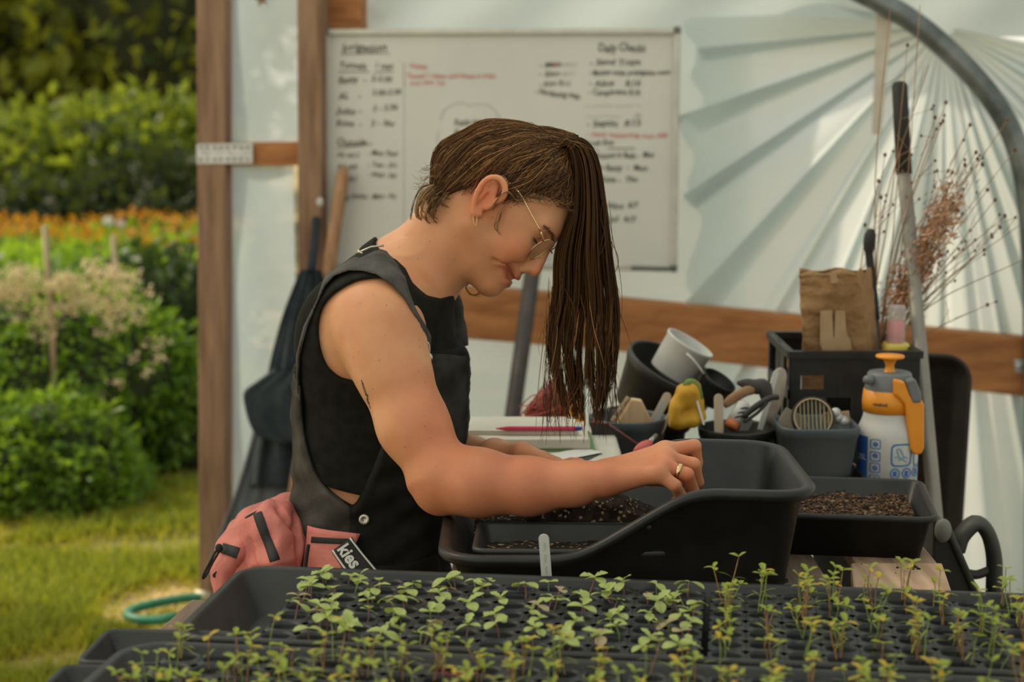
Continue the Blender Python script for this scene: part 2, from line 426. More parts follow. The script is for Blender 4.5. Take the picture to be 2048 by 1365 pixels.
TR = [('tall dark tree behind the hedge at the left picture edge', 20, 19, 3.6, 2.6, 3.2), ('dark round tree behind the hedge, left of the two white sky gaps', 175, 20, 4.2, 2.3, 3.6),
      ('dark tree behind the hedge just left of the door post', 345, 18.5, 3.4, 2.0, 3.3), ('distant tree filling the gap behind the dark trees', 250, 27, 4.4, 4.2, 4.4), ('far tree glimpsed at the top left corner', -60, 26, 4.2, 3.8, 4.2)]
for i, (lb, px, Y, cz, rx, rz) in enumerate(TR):
    bush('tree', lb, 'tree', (gx(px, Y), Y, cz), (rx, 2.0, rz), 3600 if i < 3 else 2400, .26, M_leafB, 40+i, .76 if i < 3 else .55, 'trees beyond the garden', trunk=1.6, low=-1, t0=(.4,.45,.5), t1=(2.6,2.3,.9))  # brightest leaf tones stand in for sunlit highlights
HB = [('sunlit bush at the far left of the hedge', 10, 14.5, .62, 1.05, .86), ('sunlit hedge bush second from the left', 150, 14.2, .62, .85, .80), ('bright round hedge bush in front of the dark trees', 262, 14.0, .66, .75, .86),
      ('tallest hedge bush beside the door post', 372, 14.3, .62, .70, .80), ('low bush darkened as shade below the tallest hedge bush', 322, 12.8, .36, .62, .74), ('low bush darkened as shade behind the orange flowers at left', 95, 12.9, .28, 1.0, .60)]
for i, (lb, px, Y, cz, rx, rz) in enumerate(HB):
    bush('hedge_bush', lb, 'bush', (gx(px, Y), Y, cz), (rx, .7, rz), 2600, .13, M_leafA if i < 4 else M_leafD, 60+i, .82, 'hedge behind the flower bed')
# flower bed: foliage, orange flowers
def box_fn(x0, x1, y0, y1, z0, z1, pw=1.0):
    def fn(q): 
        x = lerp(x0, x1, q.random()); y = lerp(y0, y1, q.random()); z = lerp(z0, z1, q.random()**pw)
        z *= 1 + .12*mnoise.noise(Vector((x*2, y*2, 0)))
        return Vector((x, y, z)), Vector((0, 0, 1))
    return fn
XL, XR = gx(-160, 9), gx(430, 9)
V, F, C = leaf_cloud(9000, box_fn(XL, XR, 7.6, 10.2, .12, .68, .5), .10, 5, (.8,.8,.8), (1.35,1.3,1.1))
ob = npobj('bed_foliage', V, F, M_leafC, None, {'tone': C}, False); tag(ob, 'bright green leafy plants filling the flower bed', 'plants', kind='stuff')
M_or = leafmat('orange petals', (.62,.24,.01), (.66,.36,.02), tr=(.7,.32,.02), k=.3)
V, F, C = leaf_cloud(1500, box_fn(XL, XR, 8.8, 10.4, .62, .78), .045, 6, (.8,.7,.7), (1.1,1.1,1))
ob = npobj('orange_flowers', V, F, M_or, None, {'tone': C}, False); tag(ob, 'band of small orange flowers along the back of the bed', 'flowers', kind='stuff')
M_wh = leafmat('white petals', (.75,.72,.60), (.85,.82,.72), tr=(.8,.75,.6), k=.3)
M_pk = leafmat('pink petals', (.78,.52,.52), (.85,.62,.60), tr=(.8,.55,.5), k=.3)
M_stem = mat('green stem', (.10,.17,.03), (.16,.24,.05), rough=.7)
def flower(px, py, Y, s, label, m, grp):
    p = at(px, py, Y); t = thing('garden_flower', label, 'flower', (p.x, p.y, 0), grp)
    mb = MB(); mb.cur = (1, 1, 1)
    for k in range(8):
        a = k*math.pi/4; d = Vector((math.cos(a), -.5, math.sin(a)*.8)); w = Vector((-math.sin(a), 0, math.cos(a)*.8))
        mb.raw([p, p+d*s*.6+w*s*.3, p+d*s, p+d*s*.6-w*s*.3], [(0, 1, 2, 3)])
    mb.blob(p, (s*.3, s*.3, s*.3), 8, 6); mb.build('blossom', m, t, tone=True)
    MB().tube([(p.x+.03, p.y, 0), (p.x+.01, p.y, p.z*.6), (p.x, p.y, p.z)], .006, 5).build('stem', M_stem, t)
flower(218, 441, 9, .035, 'largest white blossom above the orange flower band', M_wh, None)
flower(243, 446, 9, .028, 'pink blossom beside the large white one over the orange flowers', M_pk, None)
for i, (x, y) in enumerate(((252, 503), (271, 512), (318, 510), (287, 572), (215, 517), (240, 520), (3, 512))):
    flower(x, y, 8, .022, 'white blossom standing in the green bed below the orange flowers', M_wh, 'white flowers in the bed')
# cream flowering bush
t = thing('flowering_bush', 'cream flowering bush beside the thin wooden stake', 'bush', (gx(110, 6.7), 6.75, 0))
V, F, C = leaf_cloud(5200, ell_fn((gx(95, 6.75), 6.8, .36), (.62, .42, .44), low=-.9), .055, 8, (.5,.55,.5), (1.1,1.1,1))
npobj('foliage', V, F, M_leafC, t, {'tone': C}, False)
MB().blob((gx(95, 6.75), 6.82, .30), (.52, .34, .40), 20, 12, amp=.2).build('shade_core', M_core, t)  # dark blob coloured as the shade inside the bush
M_cream = leafmat('cream florets', (.62,.50,.30), (.78,.66,.44), tr=(.75,.62,.35), k=.35)
q = random.Random(3); spots = []
for i in range(120): spots.append((q.uniform(-60, 270), 545 + abs(q.gauss(0, 45)) + 22*math.sin(i), .030))
spots += [(275, 640, .03), (290, 620, .035), (300, 690, .03), (325, 685, .03), (268, 715, .03), (235, 765, .025), (205, 790, .03), (160, 835, .035), (215, 822, .03), (300, 585, .03), (315, 715, .028), (150, 880, .03), (80, 790, .025), (75, 675, .03), (290, 745, .025)]
V = []; F = []; C = []
for (x, y, s) in spots:
    c = at(x, y, 6.45 - q.random()*.12)
    v, f, cc = leaf_cloud(22, ell_fn(c, (s*1.3, s, s*.7), .9, -1), .014, q.randint(0, 9999), (.85,.85,.8), (1.1,1.1,1.1), .8)
    b = len(V); V += v; F += [tuple(i+b for i in k) for k in f]; C += cc
npobj('blossom_heads', V, F, M_cream, t, {'tone': C}, False)['kind'] = 'stuff'
bush('leafy_shrub', 'low bushy green clump at the front left of the flower bed', 'shrub', (gx(70, 6.1), 6.15, .12), (.36, .3, .30), 3000, .05, M_leafC, 71, .8, 'low plants at the bed edge', low=-.3, t0=(.55,.6,.5), t1=(1.15,1.1,1))
bush('leafy_shrub', 'dark green clump at the bed edge left of the door post', 'shrub', (gx(300, 6.9), 6.9, .18), (.42, .3, .34), 3000, .055, M_leafC, 72, .8, 'low plants at the bed edge', low=-.3, t0=(.35,.45,.4), t1=(.9,.9,.8))
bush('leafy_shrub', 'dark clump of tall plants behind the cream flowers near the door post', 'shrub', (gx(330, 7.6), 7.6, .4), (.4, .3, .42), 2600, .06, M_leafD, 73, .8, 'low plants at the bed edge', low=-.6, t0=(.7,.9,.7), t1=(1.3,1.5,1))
M_stake = wood('stake wood', (.32,.22,.12), (.50,.38,.24), 2)
p = at(89, 452, 6.4); p2 = at(113, 905, 6.4)
tag(MB().tube([p, (p+p2)/2+Vector((.008, 0, 0)), (p2.x, p2.y, -.02)], .011, 6).build('garden_stake', M_stake), 'thin wooden stake in front of the cream flowering bush', 'stake')
p = at(226, 470, 7.3)
tag(MB().tube([p, (p.x+.03, p.y, -.02)], .011, 6).build('garden_stake', M_stake), 'second thin stake standing behind the cream flowers', 'stake')
# grass
q = random.Random(11); n = 42000; V = np.zeros((n*3, 3)); C = np.zeros((n*3, 3))
for i in range(n):
    Y = 4.0 + 4.3*q.random()**1.3; X = gx(q.uniform(-120, 470), Y)
    pt = mnoise.noise(Vector((X*1.7, Y*2.6, 4))) + .5*mnoise.noise(Vector((X*5, Y*7, 1)))
    bare = pt > .10 and q.random() < .93
    h = (.018 + .034*q.random())*(1.25 if pt < 0 else .8)*(.12 if bare else 1); a = q.random()*6.28; w = .004 + .003*q.random(); ln = h*.8
    dx, dy = math.cos(a)*w, math.sin(a)*w; lx, ly = q.gauss(0, .5)*ln, q.gauss(0, .5)*ln
    V[i*3] = (X-dx, Y-dy, 0); V[i*3+1] = (X+dx, Y+dy, 0); V[i*3+2] = (X+lx, Y+ly, h)
    t_ = q.random(); C[i*3:i*3+3] = (.75+.6*t_, .75+.45*t_, .7+.3*t_) if pt < -.02 else (1.25+.4*t_, 1.05+.25*t_, .9)
M_grass = leafmat('grass', (.21,.27,.03), (.30,.34,.05), tr=(.36,.42,.04), k=.4)
ob = npobj('lawn_grass', V, np.arange(n*3).reshape(n, 3), M_grass, None, {'tone': C}, False); tag(ob, 'short patchy sunlit grass of the lawn outside the doorway', 'grass', kind='stuff')
# garden hose
M_hose = mat('hose green', (.02,.16,.09), (.03,.22,.12), rough=.45)
hz = [(404, 1194), (360, 1199), (310, 1208), (268, 1219), (255, 1231), (275, 1240), (320, 1241), (350, 1234)]
t = thing('garden_hose', 'green garden hose curled on the grass by the doorway', 'hose', atz(330, 1222, 0))
MB().tube(cr([atz(x, y, .03) for x, y in hz], 40), .014, 8).build('hose_pipe', M_hose, t)
p = atz(404, 1193, .03); MB().tube([p-Vector((.02, 0, 0)), p+Vector((.03, -.0, 0))], [.02, .017], 10).build('hose_connector', mat('cream plastic', (.6,.52,.38), rough=.4), t)
# ================================================================== PERSON
class Grid:
    """signed distance field on a regular grid, built from smoothly joined shapes"""
    def __init__(s, lo, hi, h):
        s.lo = np.array(lo, float); s.h = h; s.n = np.ceil((np.array(hi)-s.lo)/h).astype(int)+1
        s.d = np.full(tuple(s.n), 1.0, np.float32); s.ax = [(s.lo[i]+h*np.arange(s.n[i])).astype(np.float32) for i in range(3)]
    def sl(s, lo, hi, m=.03):
        a = np.clip(np.floor((np.array(lo)-m-s.lo)/s.h).astype(int), 0, s.n); b = np.clip(np.ceil((np.array(hi)+m-s.lo)/s.h).astype(int)+1, 0, s.n)
        return tuple(slice(int(a[i]), int(b[i])) for i in range(3))
    def xyz(s, q): return s.ax[0][q[0]][:, None, None], s.ax[1][q[1]][None, :, None], s.ax[2][q[2]][None, None, :]
    def put(s, q, d, k, sub=False):
        a = s.d[q]
        if a.size == 0: return
        if sub: a = -a
        if k <= 0: r = np.minimum(a, d)
        else:
            h = np.clip(.5+.5*(a-d)/k, 0, 1); r = a*(1-h)+d*h - k*h*(1-h)
        s.d[q] = -r if sub else r
    def cap(s, a, b, ra, rb, k=.01, sub=False, m=None):
        a = np.array(a, float); b = np.array(b, float); rr = max(ra, rb)
        q = s.sl(np.minimum(a, b)-rr, np.maximum(a, b)+rr, max(.03, k*1.2) if m is None else m); X, Y, Z = s.xyz(q)
        ab = b-a; L2 = max(float(ab @ ab), 1e-12)
        t = np.clip(((X-a[0])*ab[0]+(Y-a[1])*ab[1]+(Z-a[2])*ab[2])/L2, 0, 1)
        d = np.sqrt((X-a[0]-t*ab[0])**2+(Y-a[1]-t*ab[1])**2+(Z-a[2]-t*ab[2])**2) - (ra+t*(rb-ra))
        if sub: s.d[q] = -Grid._smin(-s.d[q], d, k) if False else np.maximum(s.d[q], -d) if k <= 0 else Grid.smax(s.d[q], -d, k)
        else: s.put(q, d, k)
    @staticmethod
    def smax(a, b, k):
        h = np.clip(.5-.5*(a-b)/k, 0, 1); return a*(1-h)+b*h + k*h*(1-h)
    def chain(s, pts, rs, k=.01, kj=None):
        for i in range(len(pts)-1): s.cap(pts[i], pts[i+1], rs[i], rs[i+1], k if i == 0 else (kj or k))
    def ell(s, c, r, M=None, k=.01, sub=False):
        c = np.array(c, float); r = np.array(r, float); M = np.eye(3) if M is None else np.array(M)
        ext = np.abs(M) @ r; q = s.sl(c-ext, c+ext, max(.03, k*1.2)); X, Y, Z = s.xyz(q); X = X-c[0]; Y = Y-c[1]; Z = Z-c[2]
        l = [X*M[0, i]+Y*M[1, i]+Z*M[2, i] for i in range(3)]
        k0 = np.sqrt(sum((l[i]/r[i])**2 for i in range(3))); k1 = np.sqrt(sum((l[i]/r[i]**2)**2 for i in range(3)))+1e-9
        d = k0*(k0-1)/k1
        if sub: s.d[q] = Grid.smax(s.d[q], -d, k)
        else: s.put(q, d, k)
    def sample(s, P):
        P = (np.asarray(P)-s.lo)/s.h; i = np.clip(np.floor(P).astype(int), 0, s.n-2); f = np.clip(P-i, 0, 1); r = 0
        for a in (0, 1):
            for b in (0, 1):
                for c in (0, 1):
                    w = (f[..., 0] if a else 1-f[..., 0])*(f[..., 1] if b else 1-f[..., 1])*(f[..., 2] if c else 1-f[..., 2])
                    r = r + w*s.d[i[..., 0]+a, i[..., 1]+b, i[..., 2]+c]
        return r
    def grad(s, P, e=.004):
        P = np.asarray(P); g = np.stack([s.sample(P+np.eye(3)[i]*e)-s.sample(P-np.eye(3)[i]*e) for i in range(3)], -1)
        return g/(np.linalg.norm(g, axis=-1, keepdims=True)+1e-9)
    def snap(s, P, off=0.0, it=6):
        P = np.array(P, float)
        for _ in range(it): P = P - s.grad(P)*(s.sample(P)-off)[..., None]*.9
        return P
    def mesh(s, d=None):
        d = s.d if d is None else d; d = d.copy()
        d[0] = d[-1] = 1; d[:, 0] = d[:, -1] = 1; d[:, :, 0] = d[:, :, -1] = 1
        b = (d < 0); c = np.zeros(tuple(np.array(d.shape)-1), np.int8)
        offs = [(i, j, k) for i in (0, 1) for j in (0, 1) for k in (0, 1)]
        nx, ny, nz = d.shape
        for i, j, k in offs: c += b[i:nx-1+i, j:ny-1+j, k:nz-1+k]
        I = np.nonzero((c > 0) & (c < 8)); ijk = np.stack(I, 1); n = len(ijk)
        idx = np.full(c.shape, -1, np.int32); idx[I] = np.arange(n)
        D = np.stack([d[I[0]+i, I[1]+j, I[2]+k] for i, j, k in offs], 1); acc = np.zeros((n, 3)); cnt = np.zeros(n)
        for x in range(8):
            for y in range(x+1, 8):
                df = np.array(offs[y])-np.array(offs[x])
                if np.abs(df).sum() != 1: continue
                cr_ = (D[:, x] < 0) != (D[:, y] < 0); t = D[:, x]/(D[:, x]-D[:, y]+1e-12)
                acc[cr_] += (np.array(offs[x])+t[:, None]*df)[cr_]; cnt += cr_
        V = s.lo + s.h*(ijk + acc/cnt[:, None]); F = []
        for ax in range(3):
            s0 = [slice(None)]*3; s1 = [slice(None)]*3; s0[ax] = slice(0, -1); s1[ax] = slice(1, None)
            A = b[tuple(s0)]; B = b[tuple(s1)]; o1, o2 = (ax+1) % 3, (ax+2) % 3
            for flip in (False, True):
                E = np.stack(np.nonzero((A & ~B) if not flip else (~A & B)), 1)
                if len(E) == 0: continue
                def cell(u, v):
                    q = E.copy(); q[:, o1] -= u; q[:, o2] -= v; return idx[q[:, 0], q[:, 1], q[:, 2]]
                Q = np.stack([cell(1, 1), cell(0, 1), cell(0, 0), cell(1, 0)], 1)
                F.append(Q[:, ::-1] if flip else Q)
        F = np.concatenate(F); return V, F[(F >= 0).all(1)]
def poly_sdf(poly, X, Z):
    """signed distance (negative inside) to a polygon, X (n,1), Z (1,m)"""
    P = np.array(poly, float); d = np.full((X.shape[0], Z.shape[1]), 1e9); ins = np.zeros(d.shape, bool); n = len(P)
    for i in range(n):
        a, b = P[i], P[(i+1) % n]; e = b-a; t = np.clip(((X-a[0])*e[0]+(Z-a[1])*e[1])/(e @ e+1e-12), 0, 1)
        d = np.minimum(d, (X-a[0]-t*e[0])**2+(Z-a[1]-t*e[1])**2)
        c = (a[1] > Z) != (b[1] > Z); xi = a[0]+(Z-a[1])*e[0]/(e[1] if abs(e[1]) > 1e-12 else 1e-12); ins ^= c & (X < xi)
    d = np.sqrt(d); return np.where(ins, -d, d)
def pxpoly(pts, Y=2.5, smooth=True):
    q = [at(x, y, Y) for x, y in pts]; q = [Vector((v.x, v.z, 0)) for v in q]
    if smooth: q = cr(q+[q[0]], len(pts)*5)[:-1]
    return [(v.x, v.y) for v in q]

person = thing('person', 'person in black tank top and dark denim dungarees leaning over the potting tray', 'person', (-.2, 2.66, .02))
YM = 2.66
def np3(v): return np.array((v.x, v.y, v.z))
def pt(x, y, Y): return np3(at(x, y, Y))
# head frame
HO = pt(988, 405, 2.63); psi = R(13)
f0 = np.array((.65, 0, -.76)); f0 /= np.linalg.norm(f0); u0 = np.array((.76, 0, .65)); r0 = np.array((0, -1., 0))
Hf = f0*math.cos(psi)+r0*math.sin(psi); Hr = r0*math.cos(psi)-f0*math.sin(psi); Hu = u0/np.linalg.norm(u0)
HM = np.stack([Hf, Hr, Hu], 1)
def H(f, r, u): return HO + HM @ np.array((f, r, u), float)
def Hloc(P): return (np.asarray(P)-HO) @ HM

def torso_field(g, rows, k=.02):
    zs = []; cxs = []; axs = []; ays = []
    for py, xb, xf, hw in rows:
        a, b = at(xb, py, YM), at(xf, py, YM); zs.append(a.z); cxs.append((a.x+b.x)/2); axs.append((b.x-a.x)/2); ays.append(hw)
    o = np.argsort(zs); zs, cxs, axs, ays = [np.array(q)[o] for q in (zs, cxs, axs, ays)]
    q = g.sl((-.42, YM-.25, zs[0]), (0, YM+.25, zs[-1]), .03); X, Y, Z = g.xyz(q); z = Z.ravel()
    # smooth interpolation
    def ip(v):
        w = np.interp(z, zs, v); n = max(1, int(.02/g.h)); ke = np.ones(2*n+1)/(2*n+1); return np.convolve(np.pad(w, n, 'edge'), ke, 'valid')
    c, a, b = [ip(v)[None, None, :] for v in (cxs, axs, ays)]
    p = 2.35; d = ((np.abs((X-c)/a)**p+np.abs((Y-YM)/b)**p)**(1/p)-1)*np.minimum(a, b)
    d = np.maximum(d, Z-zs[-1]); g.put(q, d.astype(np.float32), k)
ROWS = [(512, 742, 850, .07), (540, 672, 880, .135), (580, 643, 893, .165), (640, 620, 900, .172), (700, 610, 908, .165), (760, 606, 914, .160), (820, 604, 910, .152),
        (900, 604, 898, .142), (980, 602, 886, .138), (1040, 604, 884, .148), (1100, 606, 886, .165), (1180, 606, 888, .178), (1260, 610, 888, .18)]
def shoulders(g):
    # trapezius and deltoids
    g.cap(pt(800, 545, 2.66), pt(745, 590, 2.535), .050, .045, .03); g.cap(pt(800, 545, 2.66), pt(745, 600, 2.80), .050, .045, .03)
    g.cap(pt(835, 585, 2.62), pt(775, 620, 2.53), .035, .045, .03); g.cap(pt(835, 585, 2.70), pt(775, 620, 2.80), .035, .045, .03)
    g.ell(pt(690, 680, 2.545), (.065, .05, .085), None, .04); g.ell(pt(690, 680, 2.775), (.065, .05, .085), None, .04)   # shoulder blades
    g.cap(pt(755, 632, 2.50), pt(762, 640, 2.50), .056, .056, .03)
    g.cap(pt(765, 640, 2.82), pt(770, 650, 2.82), .056, .056, .03)

HB = .0026
gb = Grid((-.40, 2.22, .84), (.31, 2.93, 1.46), HB)
torso_field(gb, ROWS); shoulders(gb)
# bust
gb.ell(pt(852, 748, 2.59), (.050, .05, .06), None, .03); gb.ell(pt(852, 748, 2.73), (.050, .05, .06), None, .03)
cloth_d0 = gb.d.copy()
# neck
gb.cap(pt(815, 560, 2.655), H(-.022, 0, -.052), .062, .054, .03); gb.cap(pt(838, 572, 2.655), H(.022, 0, -.075), .048, .042, .03)
gb.cap(H(-.028, .040, -.03), pt(868, 585, 2.60), .014, .012, .025)       # neck tendon
# head
gb.ell(H(.006, 0, .042), (.094, .071, .079), HM, .02)
gb.ell(H(.048, 0, -.012), (.060, .060, .070), HM, .03)
for s in (1, -1):
    gb.cap(H(.012, .050*s, -.040), H(.090, .012*s, -.084), .016, .015, .025)
    gb.cap(H(.010, .052*s, -.010), H(.012, .050*s, -.045), .016, .016, .02)
    gb.ell(H(.079, .040*s, -.020), (.021, .018, .021), HM, .02)          # cheek
    gb.cap(H(.090, .012*s, .040), H(.083, .040*s, .035), .012, .010, .018)  # brow
gb.cap(H(.060, 0, -.075), H(.086, 0, -.078), .036, .022, .02)
gb.ell(H(.0935, 0, -.086), (.016, .017, .0145), HM, .012)                # chin
gb.ell(H(.088, 0, -.046), (.0265, .027, .028), HM, .015)                 # muzzle
for s in (1, -1):
    gb.ell(H(.107, .034*s, .019), (.016, .019, .013), HM, .012, sub=True)    # sockets
    gb.ell(H(.0805, .032*s, .0225), (.0138, .0155, .0135), HM, .004)           # closed lids
gb.cap(H(.102, 0, .026), H(.1195, 0, -.015), .0085, .0100, .010)           # nose
gb.ell(H(.1205, 0, -.0205), (.0098, .0105, .0092), HM, .006)
for s in (1, -1): gb.ell(H(.1085, .0105*s, -.0275), (.0092, .0070, .0072), HM, .006)
for s in (1, -1): gb.ell(H(.1135, .0052*s, -.0355), (.0035, .0028, .003), HM, .002, sub=True)
# lips, slightly open in a smile
for s in (1, -1):
    gb.chain([H(.1120, 0, -.0470), H(.1095, .014*s, -.0465), H(.0915, .0330*s, -.0415)], [.0052, .0050, .0030], .004)
    gb.chain([H(.1090, 0, -.0645), H(.1065, .014*s, -.0615), H(.0915, .0330*s, -.0460)], [.0066, .0060, .0034], .004)
    gb.ell(H(.0800, .0400*s, -.0400), (.010, .010, .012), HM, .012)
    gb.chain([H(.107, .015*s, -.030), H(.098, .030*s, -.044), H(.087, .036*s, -.058)], [.0015, .0018, .001], .006) if False else None
    gb.chain([H(.1085, .0180*s, -.030), H(.0945, .0345*s, -.036), H(.0800, .0440*s, -.052)], [.0022]*3, .001) if False else None
    gb.cap(H(.1085, .0190*s, -.030), H(.0950, .0355*s, -.0345), .0024, .0026, .008, sub=True); gb.cap(H(.0950, .0355*s, -.0345), H(.0770, .0455*s, -.054), .0026, .0022, .008, sub=True)   # smile line
for s in (1, -1):
    gb.cap(H(.117, 0, -.0557), H(.1065, .0185*s, -.0525), .0054, .0050, .002, sub=True); gb.cap(H(.1065, .0185*s, -.0525), H(.0945, .0345*s, -.0435), .0050, .0022, .002, sub=True)
# ears
for s in (1, -1):
    ex = .070 if s > 0 else -.070
    def E(f, u, r=0.0): return H(.006+f, ex+s*(r+.006), u)
    gb.ell(E(-.006, .002), (.013, .006, .027), np.stack([np.cos(.35)*Hf+np.sin(.35)*Hu, Hr, -np.sin(.35)*Hf+np.cos(.35)*Hu], 1), .006)
    rim = [E(.010, .006, .002), E(.012, .020, .005), E(.004, .031, .008), E(-.010, .034, .011), E(-.021, .024, .013), E(-.022, .008, .012), E(-.015, -.010, .010), E(-.004, -.024, .006), E(.004, -.030, .004), E(.009, -.024, .002)]
    rim = [np3(v) for v in cr([Vector(v) for v in rim], 22)]
    for i in range(21): gb.cap(rim[i], rim[i+1], .0042, .0042, .003)
    gb.ell(E(.003, -.026, .004), (.007, .005, .008), HM, .004)
    gb.ell(E(-.004, -.001, .008), (.0085, .006, .013), HM, .004, sub=True)
    gb.ell(E(-.006, .019, .011), (.008, .005, .007), HM, .004, sub=True)
    gb.cap(E(-.012, .006, .006), E(-.008, -.012, .006), .0032, .003, .003)
    gb.cap(E(.010, -.002, .003), E(.009, -.009, .003), .0042, .004, .004)
# near arm (her right): shoulder, elbow, wrist
S_, E_, W_r = pt(768, 652, 2.485), pt(880, 962, 2.405), pt(1216, 957, 2.335)
gb.chain([S_, pt(787, 745, 2.462), pt(826, 850, 2.435), pt(876, 938, 2.41)], [.053, .0500, .0475, .0430], .03)
gb.cap(pt(738, 640, 2.52), pt(762, 690, 2.475), .050, .050, .03)
gb.cap(pt(874, 966, 2.41), pt(878, 982, 2.405), .0405, .0345, .02)
gb.chain([pt(894, 957, 2.40), pt(955, 966, 2.385), pt(1060, 973, 2.365), pt(1150, 968, 2.35), pt(1205, 958, 2.338)], [.0435, .0455, .0375, .0275, .0225], .025)
gb.cap(pt(1150, 966, 2.365), pt(1225, 952, 2.352), .022, .019, .015)
# near hand pinching
mI, mM, mR, mP = pt(1330, 903, 2.372), pt(1334, 918, 2.350), pt(1330, 934, 2.330), pt(1316, 947, 2.312)
wA, wB = pt(1215, 950, 2.362), pt(1212, 963, 2.338)
for a, b, ra, rb in ((wA, mI, .0195, .0135), (wA, mM, .019, .0140), (wB, mR, .0185, .0135), (wB, mP, .018, .0125)): gb.cap(a, b, ra, rb, .012)
gb.cap(mI, mP, .0115, .0110, .012)
def finger(pts, r, kb=.007, kj=.0025): gb.chain([np.array(p) for p in pts], r, kb, kj)
finger([mI, pt(1388, 893, 2.385), pt(1393, 925, 2.392), pt(1392, 952, 2.385)], [.0115, .0103, .0088, .0075])
finger([mM, pt(1386, 930, 2.350), pt(1395, 965, 2.362), pt(1385, 985, 2.372)], [.0112, .0104, .0092, .0078], .006)
finger([mR, pt(1374, 950, 2.322), pt(1386, 982, 2.338), pt(1372, 996, 2.352)], [.0108, .0100, .0088, .0075], .005)
finger([mP, pt(1350, 972, 2.302), pt(1362, 993, 2.318), pt(1352, 1002, 2.33)], [.0102, .0090, .0080, .0070], .005)
finger([pt(1250, 950, 2.372), pt(1300, 955, 2.40), pt(1350, 962, 2.405), pt(1385, 962, 2.395)], [.0145, .0125, .0105, .0085], .012, .004)
# far arm (her left) and hand, palm turned up
gb.chain([pt(775, 660, 2.82), pt(830, 780, 2.83), pt(868, 900, 2.80)], [.056, .048, .042], .03)
gb.chain([pt(868, 915, 2.80), pt(940, 918, 2.68), pt(985, 913, 2.625)], [.042, .034, .0250], .02)
wL = pt(990, 912, 2.615)
kn = [pt(1078, 926, 2.540), pt(1084, 932, 2.560), pt(1085, 938, 2.582), pt(1078, 943, 2.602)]
for b in kn: gb.cap(wL, b, .0215, .0125, .012)
gb.cap(wL, pt(1045, 906, 2.555), .020, .0155, .012)           # thumb ball
finger([pt(1045, 906, 2.555), pt(1085, 917, 2.530), pt(1112, 927, 2.520), pt(1134, 934, 2.515)], [.0150, .0112, .0098, .0078], .010)
finger([kn[0], pt(1118, 934, 2.535), pt(1143, 927, 2.528), pt(1160, 926, 2.52)], [.011, .0098, .0088, .0075], .006)
finger([kn[1], pt(1126, 944, 2.565), pt(1152, 940, 2.56), pt(1164, 935, 2.552)], [.011, .0100, .009, .0078], .005)
finger([kn[2], pt(1124, 952, 2.59), pt(1148, 950, 2.588), pt(1160, 945, 2.58)], [.0105, .0095, .0085, .0072], .005)
finger([kn[3], pt(1110, 958, 2.612), pt(1130, 958, 2.612), pt(1140, 953, 2.608)], [.0098, .0085, .0075, .0065], .005)
V, F = gb.mesh()
# skin tint (albedo): lips, ear, cheek, nose, knuckles, elbow are redder; forearm also darkened for weaker light
hl = Hloc(V); tint = np.ones((len(V), 3))
def blend(mask, c):
    global tint
    tint = tint*(1-mask[:, None]) + tint*np.array(c)*mask[:, None]
def ball(P, r): return np.clip(1-np.linalg.norm(V-P, axis=1)/r, 0, 1)**.7
lip = np.zeros(len(V))
for s in (1, -1):
    for a, b in (((.1140, 0, -.0475), (.110, .014*s, -.0470)), ((.110, .014*s, -.0470), (.0925, .0335*s, -.0415)), ((.1130, 0, -.0640), (.1085, .014*s, -.0620)), ((.1085, .014*s, -.0620), (.0925, .0335*s, -.0465))):
        a = np.array(a); b = np.array(b); e = b-a; t = np.clip((hl-a) @ e/(e @ e), 0, 1); d = np.linalg.norm(hl-a-t[:, None]*e, axis=1); lip = np.maximum(lip, np.clip((.0070-d)/.003, 0, 1))
blend(lip*.95, (.72, .46, .48))
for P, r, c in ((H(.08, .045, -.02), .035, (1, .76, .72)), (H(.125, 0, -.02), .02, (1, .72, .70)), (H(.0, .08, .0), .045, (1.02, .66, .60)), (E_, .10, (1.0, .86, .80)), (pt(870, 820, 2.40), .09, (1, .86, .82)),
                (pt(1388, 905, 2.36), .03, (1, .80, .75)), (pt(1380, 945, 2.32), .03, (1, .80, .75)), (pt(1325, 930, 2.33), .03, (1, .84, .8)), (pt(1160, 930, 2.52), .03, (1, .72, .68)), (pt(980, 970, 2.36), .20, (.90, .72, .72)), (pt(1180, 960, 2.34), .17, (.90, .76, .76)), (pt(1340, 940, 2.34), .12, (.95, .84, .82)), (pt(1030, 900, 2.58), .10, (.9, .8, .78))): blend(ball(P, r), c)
M_skin, t_, p_ = newmat('skin')
p_.inputs['Roughness'].default_value = .5; p_.inputs['Subsurface Weight'].default_value = .6; p_.inputs['Subsurface Scale'].default_value = .006; p_.inputs['Subsurface Radius'].default_value = (1, .35, .2)
p_.inputs['Specular IOR Level'].default_value = .4
va = t_.nodes.new('ShaderNodeVertexColor'); va.layer_name = 'tint'
tcn = t_.nodes.new('ShaderNodeTexCoord')
n1 = t_.nodes.new('ShaderNodeTexNoise'); n1.inputs['Scale'].default_value = 14; n1.inputs['Detail'].default_value = 5; t_.links.new(tcn.outputs['Object'], n1.inputs['Vector'])
r1 = t_.nodes.new('ShaderNodeValToRGB'); r1.color_ramp.elements[0].position = .35; r1.color_ramp.elements[1].position = .68; r1.color_ramp.elements[0].color = (.60, .275, .135, 1); r1.color_ramp.elements[1].color = (.70, .36, .185, 1)
t_.links.new(n1.outputs[0], r1.inputs[0])
v1 = t_.nodes.new('ShaderNodeTexVoronoi'); v1.inputs['Scale'].default_value = 105; t_.links.new(tcn.outputs['Object'], v1.inputs['Vector'])
vs = t_.nodes.new('ShaderNodeSeparateColor'); t_.links.new(v1.outputs['Color'], vs.inputs[0])
